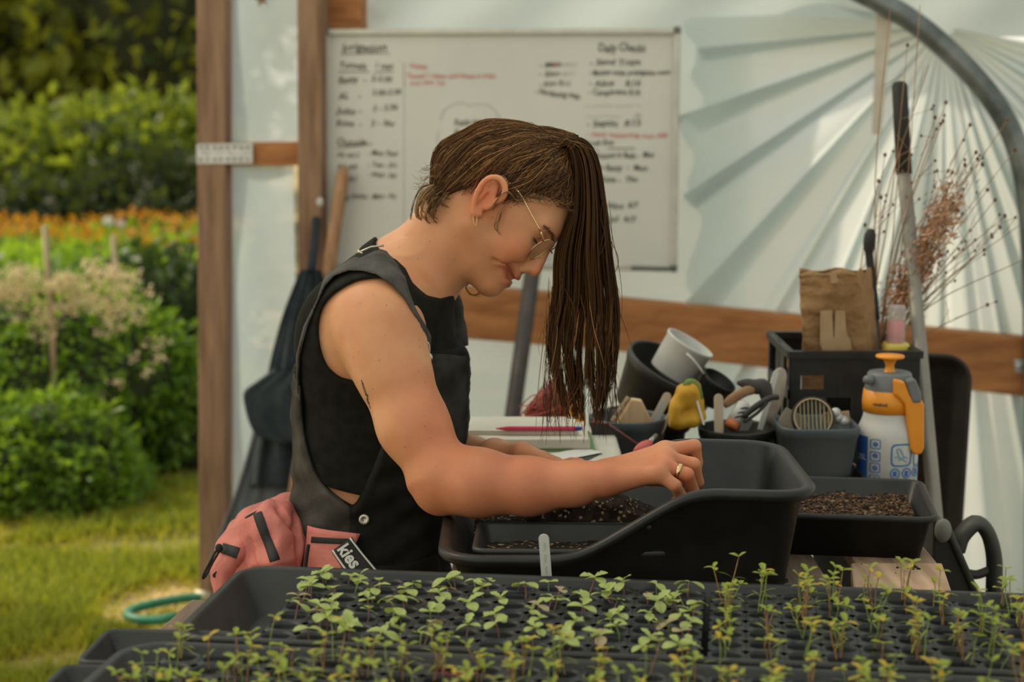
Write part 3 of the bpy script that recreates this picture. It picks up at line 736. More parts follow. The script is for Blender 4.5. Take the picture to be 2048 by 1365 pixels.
mth = t_.nodes.new('ShaderNodeMath'); mth.operation = 'MULTIPLY_ADD'; mth.inputs[1].default_value = .30; mth.inputs[2].default_value = -.125; t_.links.new(vs.outputs[0], mth.inputs[0])
lt = t_.nodes.new('ShaderNodeMath'); lt.operation = 'LESS_THAN'; t_.links.new(v1.outputs['Distance'], lt.inputs[0]); t_.links.new(mth.outputs[0], lt.inputs[1])
fk = t_.nodes.new('ShaderNodeMath'); fk.operation = 'MULTIPLY'; fk.inputs[1].default_value = .38; t_.links.new(lt.outputs[0], fk.inputs[0])
mx = t_.nodes.new('ShaderNodeMix'); mx.data_type = 'RGBA'; t_.links.new(fk.outputs[0], mx.inputs[0]); t_.links.new(r1.outputs[0], mx.inputs[6]); mx.inputs[7].default_value = (.24, .09, .04, 1)
mm = t_.nodes.new('ShaderNodeMix'); mm.data_type = 'RGBA'; mm.blend_type = 'MULTIPLY'; mm.inputs[0].default_value = 1; t_.links.new(mx.outputs[2], mm.inputs[6]); t_.links.new(va.outputs[0], mm.inputs[7]); t_.links.new(mm.outputs[2], p_.inputs['Base Color'])
n2 = t_.nodes.new('ShaderNodeTexNoise'); n2.inputs['Scale'].default_value = 260; n2.inputs['Detail'].default_value = 3; t_.links.new(tcn.outputs['Object'], n2.inputs['Vector'])
bp = t_.nodes.new('ShaderNodeBump'); bp.inputs['Strength'].default_value = .12; bp.inputs['Distance'].default_value = .001; t_.links.new(n2.outputs[0], bp.inputs['Height']); t_.links.new(bp.outputs[0], p_.inputs['Normal'])
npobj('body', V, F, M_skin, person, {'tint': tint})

# teeth, eyes, lashes, brows
mb = MB().blob(H(.0940, 0, -.0535), (.0120, .0225, .0075), 16, 10, Matrix(HM.tolist()))
mb.build('teeth', mat('teeth', (.62,.55,.40), rough=.3), person)
M_eye = mat('eye', (.05,.035,.025), rough=.15); M_lash = mat('lashes', (.018,.012,.008), rough=.6); M_brow = mat('brow hair', (.13,.065,.03), rough=.6)
for s in (1, -1):
    mb = MB(); ang = np.linspace(-.95, .95, 9)
    pts = [Vector(H(.0808+.0150*math.cos(a)*math.cos(.35), s*(.032+.0160*math.sin(a)), .0225-.0060-.004*math.cos(a))) for a in ang]
    mb.tube(pts, [.0004, .0008, .001, .0011, .0011, .0011, .001, .0008, .0004], 5)
    for k in range(14):
        a = lerp(-.8, .9, k/13); b = Vector(H(.0808+.0152*math.cos(a)*.94, s*(.032+.0160*math.sin(a)), .0165-.004*math.cos(a)))
        d = Vector(HM @ np.array((.75, s*.5*math.sin(a)+.05*s, -.35))).normalized(); mb.tube([b, b+d*.004, b+d*.007+Vector(Hu)*.0015], [.0003, .0002, .0001], 3)
    mb.build('eyelashes', M_lash, person)
    mb = MB(); q = random.Random(4)
    for k in range(150):
        t = q.random(); a = np.array((.1035-.0185*t**1.5, s*(.012+.038*t), .0335+.0055*math.sin(t*2.6)+q.gauss(0, .0011)))
        P = gb.snap(H(*a)[None], .0006)[0]; d = HM @ np.array((-.3*t, s*.9, .35-.7*t)); P2 = gb.snap((P+d*.006)[None], .0008)[0]
        mb.tube([Vector(P), Vector(P2)], [.00028, .0001], 3)
    mb.build('eyebrow', M_brow, person)
# earring and tattoo
P = H(.008, .083, -.030)
tag_ = MB().tube([Vector(P)+Vector((.0025+.008*math.sin(a)*.35, -.002, -.009+.010*math.cos(a))) for a in np.linspace(0, 2*math.pi, 20)], .0006, 5, False).build('earring', mat('gold', (.75,.52,.22), rough=.25, metal=1), person)
M_ink = mat('tattoo ink', (.07,.06,.045), rough=.6); mb = MB(); q = random.Random(2)
for strokes in ([(728, 757), (735, 766), (740, 780), (744, 795)], [(738, 785), (745, 782), (744, 790), (736, 796), (741, 806), (746, 798)], [(737, 792), (742, 804), (746, 815)], [(729, 762), (733, 775), (738, 788)]):
    pp_ = gb.snap(np.array([pt(x+4, y, 2.43) for x, y in strokes]), .0002); mb.tube(cr([Vector(v) for v in pp_], 12), .0006, 4)
mb.build('tattoo', M_ink, person)

# ------------------------------------------------------------------ clothes
M_tank = mat('black ribbed cotton', (.010,.010,.008), (.016,.016,.013), rough=.9, scale=60, bump=.25, bscale=300, spec=.12)
M_den = mat('washed black denim', (.011,.011,.009), (.030,.029,.025), rough=.85, scale=16, detail=9, bump=.35, bscale=220, spec=.12, lo=.42, hi=.72)
M_den2 = mat('worn denim', (.05,.048,.043), (.105,.10,.092), rough=.9, scale=26, detail=9, bump=.4, bscale=260, spec=.15, lo=.35, hi=.7)
gc = Grid((-.40, 2.36, .60), (.02, 2.96, 1.40), .003)
torso_field(gc, ROWS + [(1320, 612, 888, .18), (1500, 640, 880, .17)]); shoulders(gc)
gc.ell(pt(852, 748, 2.59), (.050, .05, .06), None, .03); gc.ell(pt(852, 748, 2.73), (.050, .05, .06), None, .03)
gc.cap(pt(815, 560, 2.655), H(-.022, 0, -.052), .060, .05, .03, m=.03)
X2 = gc.ax[0][:, None]; Z2 = gc.ax[2][None, :]
near = (gc.ax[1] < 2.66)[None, :, None]
armhole = pxpoly([(780, 557), (724, 561), (686, 577), (648, 609), (634, 650), (637, 697), (651, 735), (677, 758), (705, 764), (735, 763), (800, 790), (850, 800), (838, 700), (829, 660), (819, 625), (806, 596), (794, 572)], 2.47)
dA = poly_sdf(armhole, X2, Z2)[:, None, :]
neck = pxpoly([(748, 492), (768, 504), (795, 514), (815, 530), (830, 553), (858, 581), (884, 594), (908, 588), (930, 580), (1000, 560), (1000, 300), (740, 300)], 2.60, False)
dN = poly_sdf(neck, X2, Z2)[:, None, :]
bott = pxpoly([(500, 940), (600, 962), (640, 978), (660, 985), (690, 991), (720, 997), (900, 1015), (1100, 1015), (1100, 300), (500, 300)], 2.5, False)
dB = poly_sdf(bott, X2, Z2)[:, None, :]
rib = np.clip(1-np.abs(dA-.007)/.007, 0, 1)*.0022
SM = Grid.smax
tank = SM(SM(SM(gc.d-.0075-rib, -dA, .005), -dN, .005), dB, .005)
V, F = gc.mesh(tank); npobj('tank_top', V, F, M_tank, person)
# dungarees
dpoly = pxpoly([(846, 706), (890, 708), (945, 712), (955, 760), (960, 1000), (960, 1700), (500, 1700), (500, 760), (598, 800), (598, 850), (601, 880), (611, 916), (623, 950), (639, 974), (659, 992), (680, 1006), (703, 1018), (711, 1010), (722, 990), (743, 943), (766, 885), (800, 835), (842, 790)], 2.5, False)
dD = poly_sdf(dpoly, X2, Z2)[:, None, :]
strap = pxpoly([(598, 850), (596, 780), (601, 700), (618, 640), (643, 590), (655, 545), (683, 525), (721, 515), (750, 501), (771, 504), (796, 522), (817, 545), (837, 595), (856, 632), (866, 663), (864, 712), (853, 712), (853, 673), (846, 628), (818, 579), (791, 552), (762, 536), (733, 531), (706, 533), (677, 545), (660, 563), (648, 590), (627, 640), (610, 700), (603, 780), (602, 850)], 2.57, False)
dS = poly_sdf(strap, X2, Z2)[:, None, :]
# straps keep clear of the spine and the neck
side = np.abs(gc.ax[1]-2.66)[None, :, None]
dS = np.maximum(dS, .055-side)
wr = np.zeros_like(gc.d)
Xg, Yg, Zg = gc.xyz((slice(None),)*3)
wr = .0022*np.sin(60*Zg+25*Xg+18*Yg)*np.sin(24*Zg-33*Xg+1) + .0015*np.sin(140*(Zg-.5*Xg))*np.clip((1.02-Zg)*8, 0, 1)
hem = np.clip(1-np.abs(dD+.009)/.009, 0, 1)*.0022
dung = SM(gc.d-.0125-wr-hem, dD, .006)
# bib stands off the chest as a flat panel
q = gc.sl(pt(850, 900, 2.55), pt(945, 712, 2.77), .0); 
V, F = gc.mesh(dung); npobj('dungarees', V, F, M_den, person)
M_bib = mat('bib denim', (.020,.020,.017), (.055,.053,.046), rough=.9, scale=22, detail=9, bump=.4, bscale=220, spec=.12, lo=.4, hi=.72)
stp = SM(gc.d-.0155, dS, .006); V, F = gc.mesh(stp); npobj('strap', V, F, M_den2, person)
dback = pxpoly([(500, 700), (596, 780), (598, 850), (601, 880), (611, 916), (623, 950), (639, 974), (659, 992), (680, 1006), (701, 1018), (703, 1040), (700, 1075), (500, 1100)], 2.5, False)
bkp = SM(gc.d-.0138-wr-hem, poly_sdf(dback, X2, Z2)[:, None, :], .004); V, F = gc.mesh(bkp); npobj('back_panel', V, F, mat('grey denim', (.034,.032,.027), (.080,.074,.064), rough=.9, scale=18, detail=9, bump=.4, bscale=220, spec=.12, lo=.38, hi=.7), person)
# bib panel, pockets
Xs = lambda x, y, Y: at(x, y, Y)
def bibsheet(rows, y0, y1, o, n=14, m=12):
    mb = MB()
    def fn(u, v):
        k = v*(len(rows)-1); i = min(int(k), len(rows)-2); f = k-i
        px = lerp(rows[i][0], rows[i+1][0], f); py = lerp(rows[i][1], rows[i+1][1], f); Y = lerp(y0, y1, u)
        p = at(px, py, 2.60); b = (abs(u-.5)*2)**3*.018
        return Vector((p.x+o-b+.0015*math.sin(v*19+u*7), Y, p.z))
    mb.grid(n, m, fn); return mb
bibsheet([(931, 712), (934, 740), (931, 780), (931, 830), (928, 880), (915, 930)], 2.545, 2.775, -.008, 16, 16).build('bib', M_bib, person, solid=.004)
bibsheet([(933, 722), (936, 760), (934, 800)], 2.56, 2.76, -.002).build('bib_pocket', M_bib, person, solid=.004)
bibsheet([(931, 806), (933, 850), (928, 892)], 2.56, 2.76, -.001).build('bib_pocket', M_bib, person, solid=.004)
bibsheet([(872, 580), (890, 588), (905, 605), (914, 634), (920, 672), (926, 716)], 2.715, 2.755, .002, 6, 16).build('strap', M_den2, person, solid=.003)
# near side edge of the bib, folded back to the body
mb = MB()
def fn(u, v):
    k = [(846, 931, 707, 713), (850, 934, 740, 742), (858, 932, 780, 780), (868, 931, 830, 830), (878, 928, 880, 880), (884, 914, 930, 930)]
    q = v*5; i = min(int(q), 4); f = q-i; a = [lerp(k[i][j], k[i+1][j], f) for j in range(4)]
    x = lerp(a[0], a[1], u); y = lerp(a[2], a[3], u); Y = 2.497+.05*u**1.3 + .004*math.sin(v*14+u*5)
    return at(x, y, Y)
mb.grid(12, 16, fn); mb.build('bib_side', M_bib, person, solid=.004)
mb = MB()
for yy in (735, 742): mb.tube([at(lerp(850, 931, i/8), yy-6+6*i/8, 2.494+.05*(i/8)**1.3) for i in range(9)], .0007, 4)
for yy in (806, 811): mb.tube([at(lerp(894, 931, i/5), yy-4*i/5, 2.515+.032*(i/5)) for i in range(6)], .0008, 4)
mb.build('stitching', M_den2, person)['kind'] = 'stuff'
M_brass = mat('worn steel', (.48,.44,.36), (.60,.56,.47), rough=.35, metal=.85, scale=50)
# metal buckles and button
for Y in (2.488, 2.80):
    mb = MB(); a = at(851, 676, Y); b = at(853, 728, Y)
    mb.tube(cr([a, a+Vector((.006, -.003, -.012)), b+Vector((.004, -.003, .012)), b, b+Vector((-.006, -.003, .012)), a+Vector((-.005, -.003, -.012)), a], 24), .0012, 6)
    mb.lathe([(0, .004), (.006, .003), (.008, 0)], at(855, 715, Y)+Vector((0, -.004, 0)), 14, Matrix.Rotation(R(90), 3, 'X'))
    mb.build('strap_buckle', M_brass, person)
mb = MB(); pp_ = [gc.snap(np.array([pt(x, y, 2.56)]), .016)[0] for x, y in ((722, 519), (734, 521), (748, 513), (768, 503))]
mb.tube([Vector(v) for v in pp_], .0016, 6); mb.tube([Vector(pp_[0])+Vector((0, 0, .004)), Vector(pp_[1])+Vector((0, -.004, -.004))], .002, 6); mb.build('strap_buckle', M_brass, person)
c = gc.snap(np.array([pt(728, 1040, 2.50)]), .013)[0]; nrm = Vector(gc.grad(c[None])[0]); Mr = Vector((0, 0, 1)).rotation_difference(nrm).to_matrix()
mb = MB().lathe([(0, .0015), (.0022, .0015), (.0026, .003), (.0075, .0042), (.0082, .002), (.0085, 0)], Vector(c), 20, Mr); mb.build('button', M_brass, person)
# lower legs, boots (below the bench)
gl = Grid((-.42, 2.42, 0.0), (.06, 2.92, .80), .006)
for Y in (2.57, 2.75):
    gl.chain([np.array((-.215, Y, .76)), np.array((-.20, Y, .50)), np.array((-.225, Y, .13))], [.105, .078, .062], .03)
V, F = gl.mesh(); npobj('trouser_legs', V, F, M_den, person)
for Y in (2.57, 2.75):
    g2 = Grid((-.36, Y-.09, 0), (.06, Y+.09, .25), .005)
    g2.cap((-.225, Y, .18), (-.225, Y, .08), .058, .055, .02); g2.cap((-.225, Y, .07), (-.05, Y, .058), .05, .04, .03); g2.d = Grid.smax(g2.d, (.02-g2.ax[2])[None, None, :]*np.ones_like(g2.d), .004)
    V, F = g2.mesh(); npobj('boot', V, F, mat('boot leather', (.05,.035,.02), (.08,.055,.03), rough=.7), person)
# ------------------------------------------------------------------ hair
gh = Grid(HO+np.array((-.20, -.15, -.12)), HO+np.array((.20, .16, .20)), .0025)
gh.ell(H(.004, 0, .046), (.102, .0785, .088), HM, .01)
gh.chain([H(-.075, 0, .045), H(-.082, 0, -.005), H(-.066, 0, -.050)], [.034, .036, .022], .03)
gh.cap(H(-.050, .045, .03), H(-.052, .042, -.035), .030, .026, .025); gh.cap(H(-.050, -.045, .03), H(-.052, -.042, -.035), .030, .026, .025)
gh.cap(H(-.01, 0, .126), H(.008, 0, .146), .022, .016, .02)
Xg, Yg, Zg = gh.xyz((slice(None),)*3)
lx, ly, lz = Xg-HO[0], Yg-HO[1], Zg-HO[2]
fL = lx*HM[0, 0]+ly*HM[1, 0]+lz*HM[2, 0]; rL = lx*HM[0, 1]+ly*HM[1, 1]+lz*HM[2, 1]; uL = lx*HM[0, 2]+ly*HM[1, 2]+lz*HM[2, 2]
hairpoly = [(.30, .098), (.100, .090), (.088, .081), (.066, .066), (.040, .046), (.031, .030), (.028, .006), (.018, -.006), (.013, .012), (.004, .030), (-.010, .030), (-.022, .016), (-.026, -.014), (-.034, -.034), (-.046, -.062), (-.060, -.085), (-.07, -.30), (.30, -.30)]
hp_ = [(v.x, v.y) for v in cr([Vector((a, b, 0)) for a, b in hairpoly], 60)]
# evaluate the hairline mask on a (f,u) table
tf = np.linspace(-.3, .3, 241); dH = poly_sdf(hp_, tf[:, None], tf[None, :])
fi = np.clip(((fL+.3)/.6*240), 0, 240).astype(int); ui = np.clip(((uL+.3)/.6*240), 0, 240).astype(int)
mask = dH[fi, ui]
wav = .0012*np.sin(260*fL+170*uL+40*rL)+.0010*np.sin(420*rL-160*fL)
hairfield = Grid.smax(gh.d+wav+.0055, .007-mask*1.0, .006)
V, F = gh.mesh(hairfield.astype(np.float32))
M_hair, t_, p_ = newmat('brown hair'); p_.inputs['Roughness'].default_value = .5; p_.inputs['Specular IOR Level'].default_value = .22
va = t_.nodes.new('ShaderNodeVertexColor'); va.layer_name = 'tone'; t_.links.new(va.outputs[0], p_.inputs['Base Color'])
M_scalp = mat('hair mass', (.030,.016,.008), (.055,.030,.014), rough=.6, scale=40, stretch=(1, 1, 1), bump=.6, bscale=120)
hair = npobj('hair', V, F, M_scalp, person)
qr = np.random.RandomState(5)
def strands(paths, rad, tones):
    """paths (N,P,3); tapered three-sided fibres, one mesh"""
    N, P, _ = paths.shape; T = np.gradient(paths, axis=1); T /= np.linalg.norm(T, axis=2, keepdims=True)+1e-9
    ref = np.array((.2, -1, .3)); A = np.cross(T, ref); A /= np.linalg.norm(A, axis=2, keepdims=True)+1e-9; B = np.cross(T, A)
    tp = np.sin(np.clip(np.linspace(.12, 1.0, P), 0, 1)*math.pi*.94)**.6
    rr = rad[:, None, None]*tp[None, :, None]; rings = [paths + rr*(A*math.cos(a)+B*math.sin(a)) for a in (0, 2.094, 4.189)]
    V = np.stack(rings, 2).reshape(-1, 3); base = (np.arange(N)[:, None]*P+np.arange(P-1)[None, :]).reshape(-1, 1)*3; F = []
    for k in range(3):
        k2 = (k+1) % 3; F.append(np.concatenate([base+k, base+k2, base+3+k2, base+3+k], 1))
    C = np.repeat(tones, P*3, axis=0); return V, np.concatenate(F), C
def tones(n, dark=(.030, .014, .006), mid=(.165, .075, .026), light=(.42, .22, .085), pl=.18):
    t = qr.rand(n, 1); c = np.array(dark)*(1-t)+np.array(mid)*t; l = qr.rand(n, 1) < pl; return np.where(l, np.array(mid)*(1-t)+np.array(light)*t, c)
# strands swept over the head to the ponytail root
hc = H(.004, 0, .046); root = H(.012, 0, .142)
def shell(D, off):
    """distance along unit directions D from the head centre to the hair surface"""
    lo = np.full(D.shape[:-1], .05); hi = np.full(D.shape[:-1], .16)
    for _ in range(12):
        m = (lo+hi)/2; ins = gh.sample(hc+D*m[..., None]) < 0; lo = np.where(ins, m, lo); hi = np.where(ins, hi, m)
    return lo+off
n = 5200; D = qr.normal(size=(n*3, 3)); D /= np.linalg.norm(D, axis=1, keepdims=True); Pl = hc + D*.09; loc = (Pl-HO) @ HM
mi = dH[np.clip(((loc[:, 0]+.3)/.6*240), 0, 240).astype(int), np.clip(((loc[:, 2]+.3)/.6*240), 0, 240).astype(int)]
D = D[(mi > -.0005) & (loc[:, 2] > -.06)][:n]; n = len(D)
dr = (root-hc)/np.linalg.norm(root-hc); ts = np.linspace(0, 1, 14)
ang = np.arccos(np.clip(D @ dr, -1, 1))[:, None]; tt = ts[None, :]*(.55+.45*qr.rand(n, 1))
w = (np.sin((1-tt)*ang)[..., None]*D[:, None] + np.sin(tt*ang)[..., None]*dr)/np.sin(np.maximum(ang, .05))[..., None]
w += .085*np.sin(tt*(5+6*qr.rand(n, 1))+qr.rand(n, 1)*6.28)[..., None]*np.cross(D, dr)[:, None, :]*(1-tt)[..., None] + qr.normal(size=(n, 1, 3))*.022
w /= np.linalg.norm(w, axis=2, keepdims=True)
rad_ = shell(w, 0) + (.0004+.0055*qr.rand(n, 1)**2)*np.sin(np.pi*np.clip(tt, 0, 1)*.9+.2) - .002
V, F, C = strands(hc+w*rad_[..., None], .0005+.0006*qr.rand(n), tones(n, pl=.24)); npobj('hair_strands', V, F, M_hair, hair, {'tone': C})
# ponytail: root twist, then hanging in front of the face
n = 2500; PN = 26
def ppath(px, py, y): return pt(px, py, 2.615+y)
left = [(1112, 300), (1132, 292), (1142, 330), (1138, 420), (1112, 505), (1106, 590), (1090, 680), (1104, 760), (1130, 835)]
right = [(1124, 280), (1165, 276), (1196, 315), (1211, 410), (1222, 520), (1233, 620), (1232, 700), (1228, 770), (1216, 850)]
Lp = cr([Vector((a, b, 0)) for a, b in left], PN); Rp = cr([Vector((a, b, 0)) for a, b in right], PN)
U = qr.beta(1.15, 1.15, n); YY = qr.normal(size=n)*.5; paths = np.zeros((n, PN, 3)); ends = 1-.42*qr.rand(n)**1.6
ph = qr.rand(n)*6.28; fr_ = 4+5*qr.rand(n); am = 2+5*qr.rand(n)**2
NLK = 17; li_ = np.clip((U*NLK).astype(int), 0, NLK-1); lc = (li_+.5)/NLK + (qr.rand(NLK)*.03-.015)[li_]; Ul = lc + (U-lc)*.22
lph = (qr.rand(NLK)*6.28)[li_]; lam = (3+9*qr.rand(NLK))[li_]; lln = (.82+.18*qr.rand(NLK))[li_]; ends = np.minimum(1, ends*lln+.04); lyo = (qr.normal(size=NLK)*.5)[li_]; YY = YY*.7+lyo*.6
for j in range(PN):
    for i in range(n):
        k = j/(PN-1)*ends[i]*(PN-1); a = min(int(k), PN-2); f = k-a; tt_ = k/(PN-1)
        u = lerp(U[i], Ul[i], min(1, max(0, (tt_-.35)*2.2))**1.2)
        l = Lp[a].lerp(Lp[a+1], f); r_ = Rp[a].lerp(Rp[a+1], f)
        x = lerp(l.x, r_.x, u)+am[i]*math.sin(ph[i]+fr_[i]*tt_)*tt_*1.2+lam[i]*math.sin(lph[i]+7*tt_)*tt_**1.5; y = lerp(l.y, r_.y, u)+ (4*math.sin(u*3.14) if j < 8 else 0)
        sp2 = .012+.030*min(1, tt_*2.4)
        p = ray(x, y); Yd = 2.615+YY[i]*sp2*math.sqrt(max(.1, 1-(2*u-1)**2))*1.2; s_ = Yd/p.y; paths[i, j] = (p.x*s_, Yd, CAMZ+p.z*s_)
V, F, C = strands(paths, .00045+.00045*qr.rand(n), tones(n, (.030, .0135, .0045), (.110, .049, .015), (.26, .12, .038), .10)); pony = npobj('ponytail', V, F, M_hair, person, {'tone': C})
# loose ends at the bottom and stray hairs down its side
n = 230; P2 = np.zeros((n, 14, 3))
for i in range(n):
    x0 = qr.uniform(1085, 1232); y0 = qr.uniform(520, 780); ln = qr.uniform(60, 150) if i > 30 else qr.uniform(120, 330); ln = min(ln, 892-y0-qr.uniform(0, 25)); dx = qr.normal()*14; yd = 2.615+qr.normal()*.03; f_ = qr.uniform(3, 8); p0 = qr.rand()*6.28; a_ = qr.uniform(2, 9)
    if i < 9: x0 = 1203+qr.rand()*18; y0 = qr.uniform(380, 480); a_ = 16
    for j in range(14):
        t = j/13; p = pt(x0+dx*t+a_*math.sin(p0+f_*t)*t, y0+ln*t, yd); P2[i, j] = p
V, F, C = strands(P2, .0003+.0004*qr.rand(n), tones(n, (.05, .025, .01), (.16, .085, .03), (.36, .20, .08), .4)); npobj('loose_strands', V, F, M_hair, pony, {'tone': C})
# hair tie
MB().tube([Vector(H(.010+.016*math.cos(a), .016*math.sin(a), .147)) for a in np.linspace(0, 2*math.pi, 24)], .004, 8, False).build('hair_tie', mat('hair tie', (.03,.02,.015), rough=.8), pony)
# short curls: nape, temples, fly-aways
cur = []; rr_ = []
def curl(px, py, y, pts, n_, spread, r_=.0005):
    for _ in range(n_):
        o = [(qr.normal()*spread, qr.normal()*spread) for _ in pts]; oy = qr.normal()*.012
        q = cr([Vector(pt(a+px+s0*.6*min(1, i*.5), b+py+s1*.6*min(1, i*.5), y+oy)) for i, ((a, b), (s0, s1)) in enumerate(zip(pts, o))], 16)
        cur.append([tuple(v) for v in q]); rr_.append(r_)
for c_ in range(34):   # nape locks, curling out behind the neck
    x, y = qr.uniform(864, 900), 0; y = 378+ (x-866)*.62 + qr.uniform(-16, 8); k = qr.uniform(.45, 1.15)*(1.15 if x < 895 else .6); h_ = qr.uniform(-1, 1); yy = 2.625+qr.normal()*.028
    curl(x, y, yy, [(0, 0), (-9*k, 5*k), (-20*k, 16*k), (-27*k, 32*k), (-26*k+8*h_, 46*k), (-18*k+14*h_, 54*k)], 13, 2.6, .00055)
curl(880, 390, 2.61, [(0, 0), (-18, -18), (-40, -12), (-54, 18), (-58, 50)], 7, 2.5, .0006)
for _ in range(40):
    x, y = qr.uniform(862, 890), qr.uniform(318, 395); curl(x, y, 2.62+qr.normal()*.03, [(0, 0), (-12, -6), (-26, 2), (-38, -4)], 1, 7, .0003)
for _ in range(26):   # wisps before the ear
    curl(1030, 398, 2.552, [(0, 0), (-12, -12), (-26, -8), (-38, 8), (-44, 22)], 1, 3, .0004)
for _ in range(16): curl(1022, 405, 2.550, [(0, 0), (-16, 12), (-26, 30), (-30, 48), (-24, 64)], 1, 4, .0004)
for _ in range(1): curl(985, 490, 2.555, [(0, 0), (-10, 14), (-8, 28), (-14, 40), (-10, 52)], 1, 4, .0002)
for _ in range(70):   # fly-aways along the crown
    t = qr.rand(); x = 880+290*t; y = 335-78*math.sin(t*2.5+.35)-6*qr.rand(); curl(x, y+6, 2.62+qr.normal()*.03, [(0, 0), (6, -8), (16, -12), (28, -8), (38, -2)], 1, 6, .00025)
for _ in range(36):   # tuft at the ponytail root
    curl(1120, 290, 2.62+qr.normal()*.012, [(0, 0), (8, -10), (24, -12), (42, 0), (54, 22)], 1, 5, .0006)
for _ in range(10): curl(940, 566, 2.66, [(0, 0), (-8, 8), (0, 22), (16, 24), (18, 14), (8, 6)], 1, 3, .0003)
hl_pts = cr([Vector((x, y, 0)) for x, y in ((1024, 412), (1036, 402), (1052, 402), (1080, 408), (1105, 412), (1128, 420), (1143, 428))], 60)
for k in range(170):
    p = hl_pts[qr.randint(0, 60)]; Yh = 2.556+.055*max(0, (p.x-1050)/95)**2
    curl(p.x, p.y-14, Yh, [(0, 0), (5, 8), (9, 14), (16+8*qr.rand(), 18)] if qr.rand() < .5 else [(0, 2), (6, 6), (14, 6), (26, 0)], 1, 3, .00035)
cur = np.array(cur); V, F, C = strands(cur, np.array(rr_), tones(len(cur), (.05, .025, .01), (.20, .105, .04), (.42, .25, .10), .35)); npobj('loose_curls', V, F, M_hair, hair, {'tone': C})

# ------------------------------------------------------------------ eyeglasses
M_gold = mat('gold wire', (.72,.50,.24), (.80,.58,.30), rough=.22, metal=1)
M_blackrim = mat('dark rim', (.02,.016,.012), rough=.35)
M_lens = mat('tinted lens', (.50,.40,.26), rough=.03, alpha=.32, spec=.7)
gl_ = thing('eyeglasses', 'gold wire eyeglasses worn by the person', 'glasses', tuple(H(.12, 0, .01)))
lf, lu = .1115, .0100
tl = np.array((math.cos(-.10), 0, math.sin(-.10)))
def rimpt(s, a, ex=1.0):
    # tear-drop aviator-like rim in a plane facing forward, wrapped slightly round the face
    r = s*(.0330+.0225*math.cos(a)*ex); u = lu+.0240*math.sin(a)*ex + (.003*math.cos(a))
    f = lf-.010*((abs(r)-.012)/.045)**2 + .10*(u-lu)
    return Vector(H(f, r, u))
fr = MB()
for s in (1, -1):
    pts = [rimpt(s, a) for a in np.linspace(0, 2*math.pi, 41)]
    rb = MB().tube(pts, .00085, 6, False).build('rim', M_gold, gl_)
    c_ = Vector(H(lf-.003, s*.0335, lu)); n_ = 32
    mb = MB(); vs_ = [rimpt(s, a, .97) for a in np.linspace(0, 2*math.pi, n_, False)]
    mb.raw([c_]+vs_, [(0, 1+i, 1+(i+1) % n_) for i in range(n_)]); mb.build('lens', M_lens, gl_)
    hinge = rimpt(s, .35); tp_ = Vector(H(.093, s*.0660, .029)); ear_ = Vector(H(.030, s*.0765, .042)); back = Vector(H(.004, s*.075, .040))
    MB().tube(cr([hinge, Vector(H(.1035, s*.0610, .0235)), tp_], 8), [.0014]*8, 6).build('hinge', M_gold, gl_)
    MB().tube(cr([tp_, tp_.lerp(ear_, .5), ear_, back], 16), [.0013]*16, 6, flat=.6).build('temple', M_gold, gl_)
MB().tube(cr([rimpt(1, 2.6), Vector(H(.1195, 0, .018)), rimpt(-1, 2.6)], 10), .0009, 6).build('bridge', M_gold, gl_)
for s in (1, -1): MB().tube(cr([rimpt(s, 3.3), Vector(H(.1150, s*.0110, .003)), Vector(H(.1120, s*.0095, -.002))], 6), .0007, 5).build('nose_pad', M_gold, gl_)

# ------------------------------------------------------------------ ring on the ring finger
a_, b_r = Vector(mR), Vector(pt(1374, 950, 2.322)); c_ = a_.lerp(b_r, .62); ax_ = (b_r-a_).normalized(); Mr = Vector((0, 0, 1)).rotation_difference(ax_).to_matrix()
rg = MB(); rg.lathe([(.0110, -.0030), (.0120, -.0024), (.0120, .0024), (.0110, .0030), (.0105, 0), (.0110, -.0030)], c_, 48, Mr)
tag(rg.build('ring', M_gold), 'gold ring on the bent ring finger of the near hand', 'ring')

# ------------------------------------------------------------------ waist bag
M_pink = mat('salmon nylon', (.50,.150,.120), (.60,.20,.16), rough=.6, scale=12, bump=.7, bscale=22, bdist=.012, spec=.25)
M_web = mat('black webbing', (.012,.012,.011), (.022,.021,.02), rough=.8, bump=.3, bscale=300)
def hit(g, px, py, off, Y0=2.30, Y1=2.75):
    d = ray(px, py); Ys = np.arange(Y0, Y1, .0012); P = np.array([0, 0, CAMZ])+np.outer(Ys/d.y, np.array(d)); v = g.sample(P)
    ok = ((P >= g.lo) & (P <= g.lo+g.h*(g.n-1))).all(1); i = np.nonzero(ok & (v < 0))[0]
    if len(i) == 0: return Vector(g.snap(P[len(P)//2][None], off)[0])
    return Vector(P[i[0]] + g.grad(P[i[0]][None], .006)[0]*off)
def hit0(g, x, y): return hit(g, x, y, 0)
bag = thing('waist_bag', 'salmon pink waist bag strapped round the hips over the dungarees', 'bag', tuple(pt(530, 1120, 2.62)))
gbag = Grid((-.50, 2.44, .70), (-.22, 2.86, .93), .003)
gbag.ell(pt(525, 1100, 2.64), (.062, .135, .070), None, .02); gbag.ell(pt(572, 1065, 2.64), (.040, .145, .052), None, .03)
gbag.ell(pt(500, 1130, 2.63), (.052, .125, .062), None, .02); gbag.cap(pt(545, 1060, 2.545), pt(525, 1160, 2.545), .045, .05, .03)
gbag.ell(pt(574, 1110, 2.60), (.04, .15, .075), None, .02)
Xg, Yg, Zg = gbag.xyz((slice(None),)*3)
gbag.d = gbag.d + .0034*np.sin(75*Zg+60*Xg+15*Yg)*np.sin(50*Yg-40*Xg) + .0020*np.sin(150*Xg-90*Zg)*np.sin(60*Zg+30*Xg)
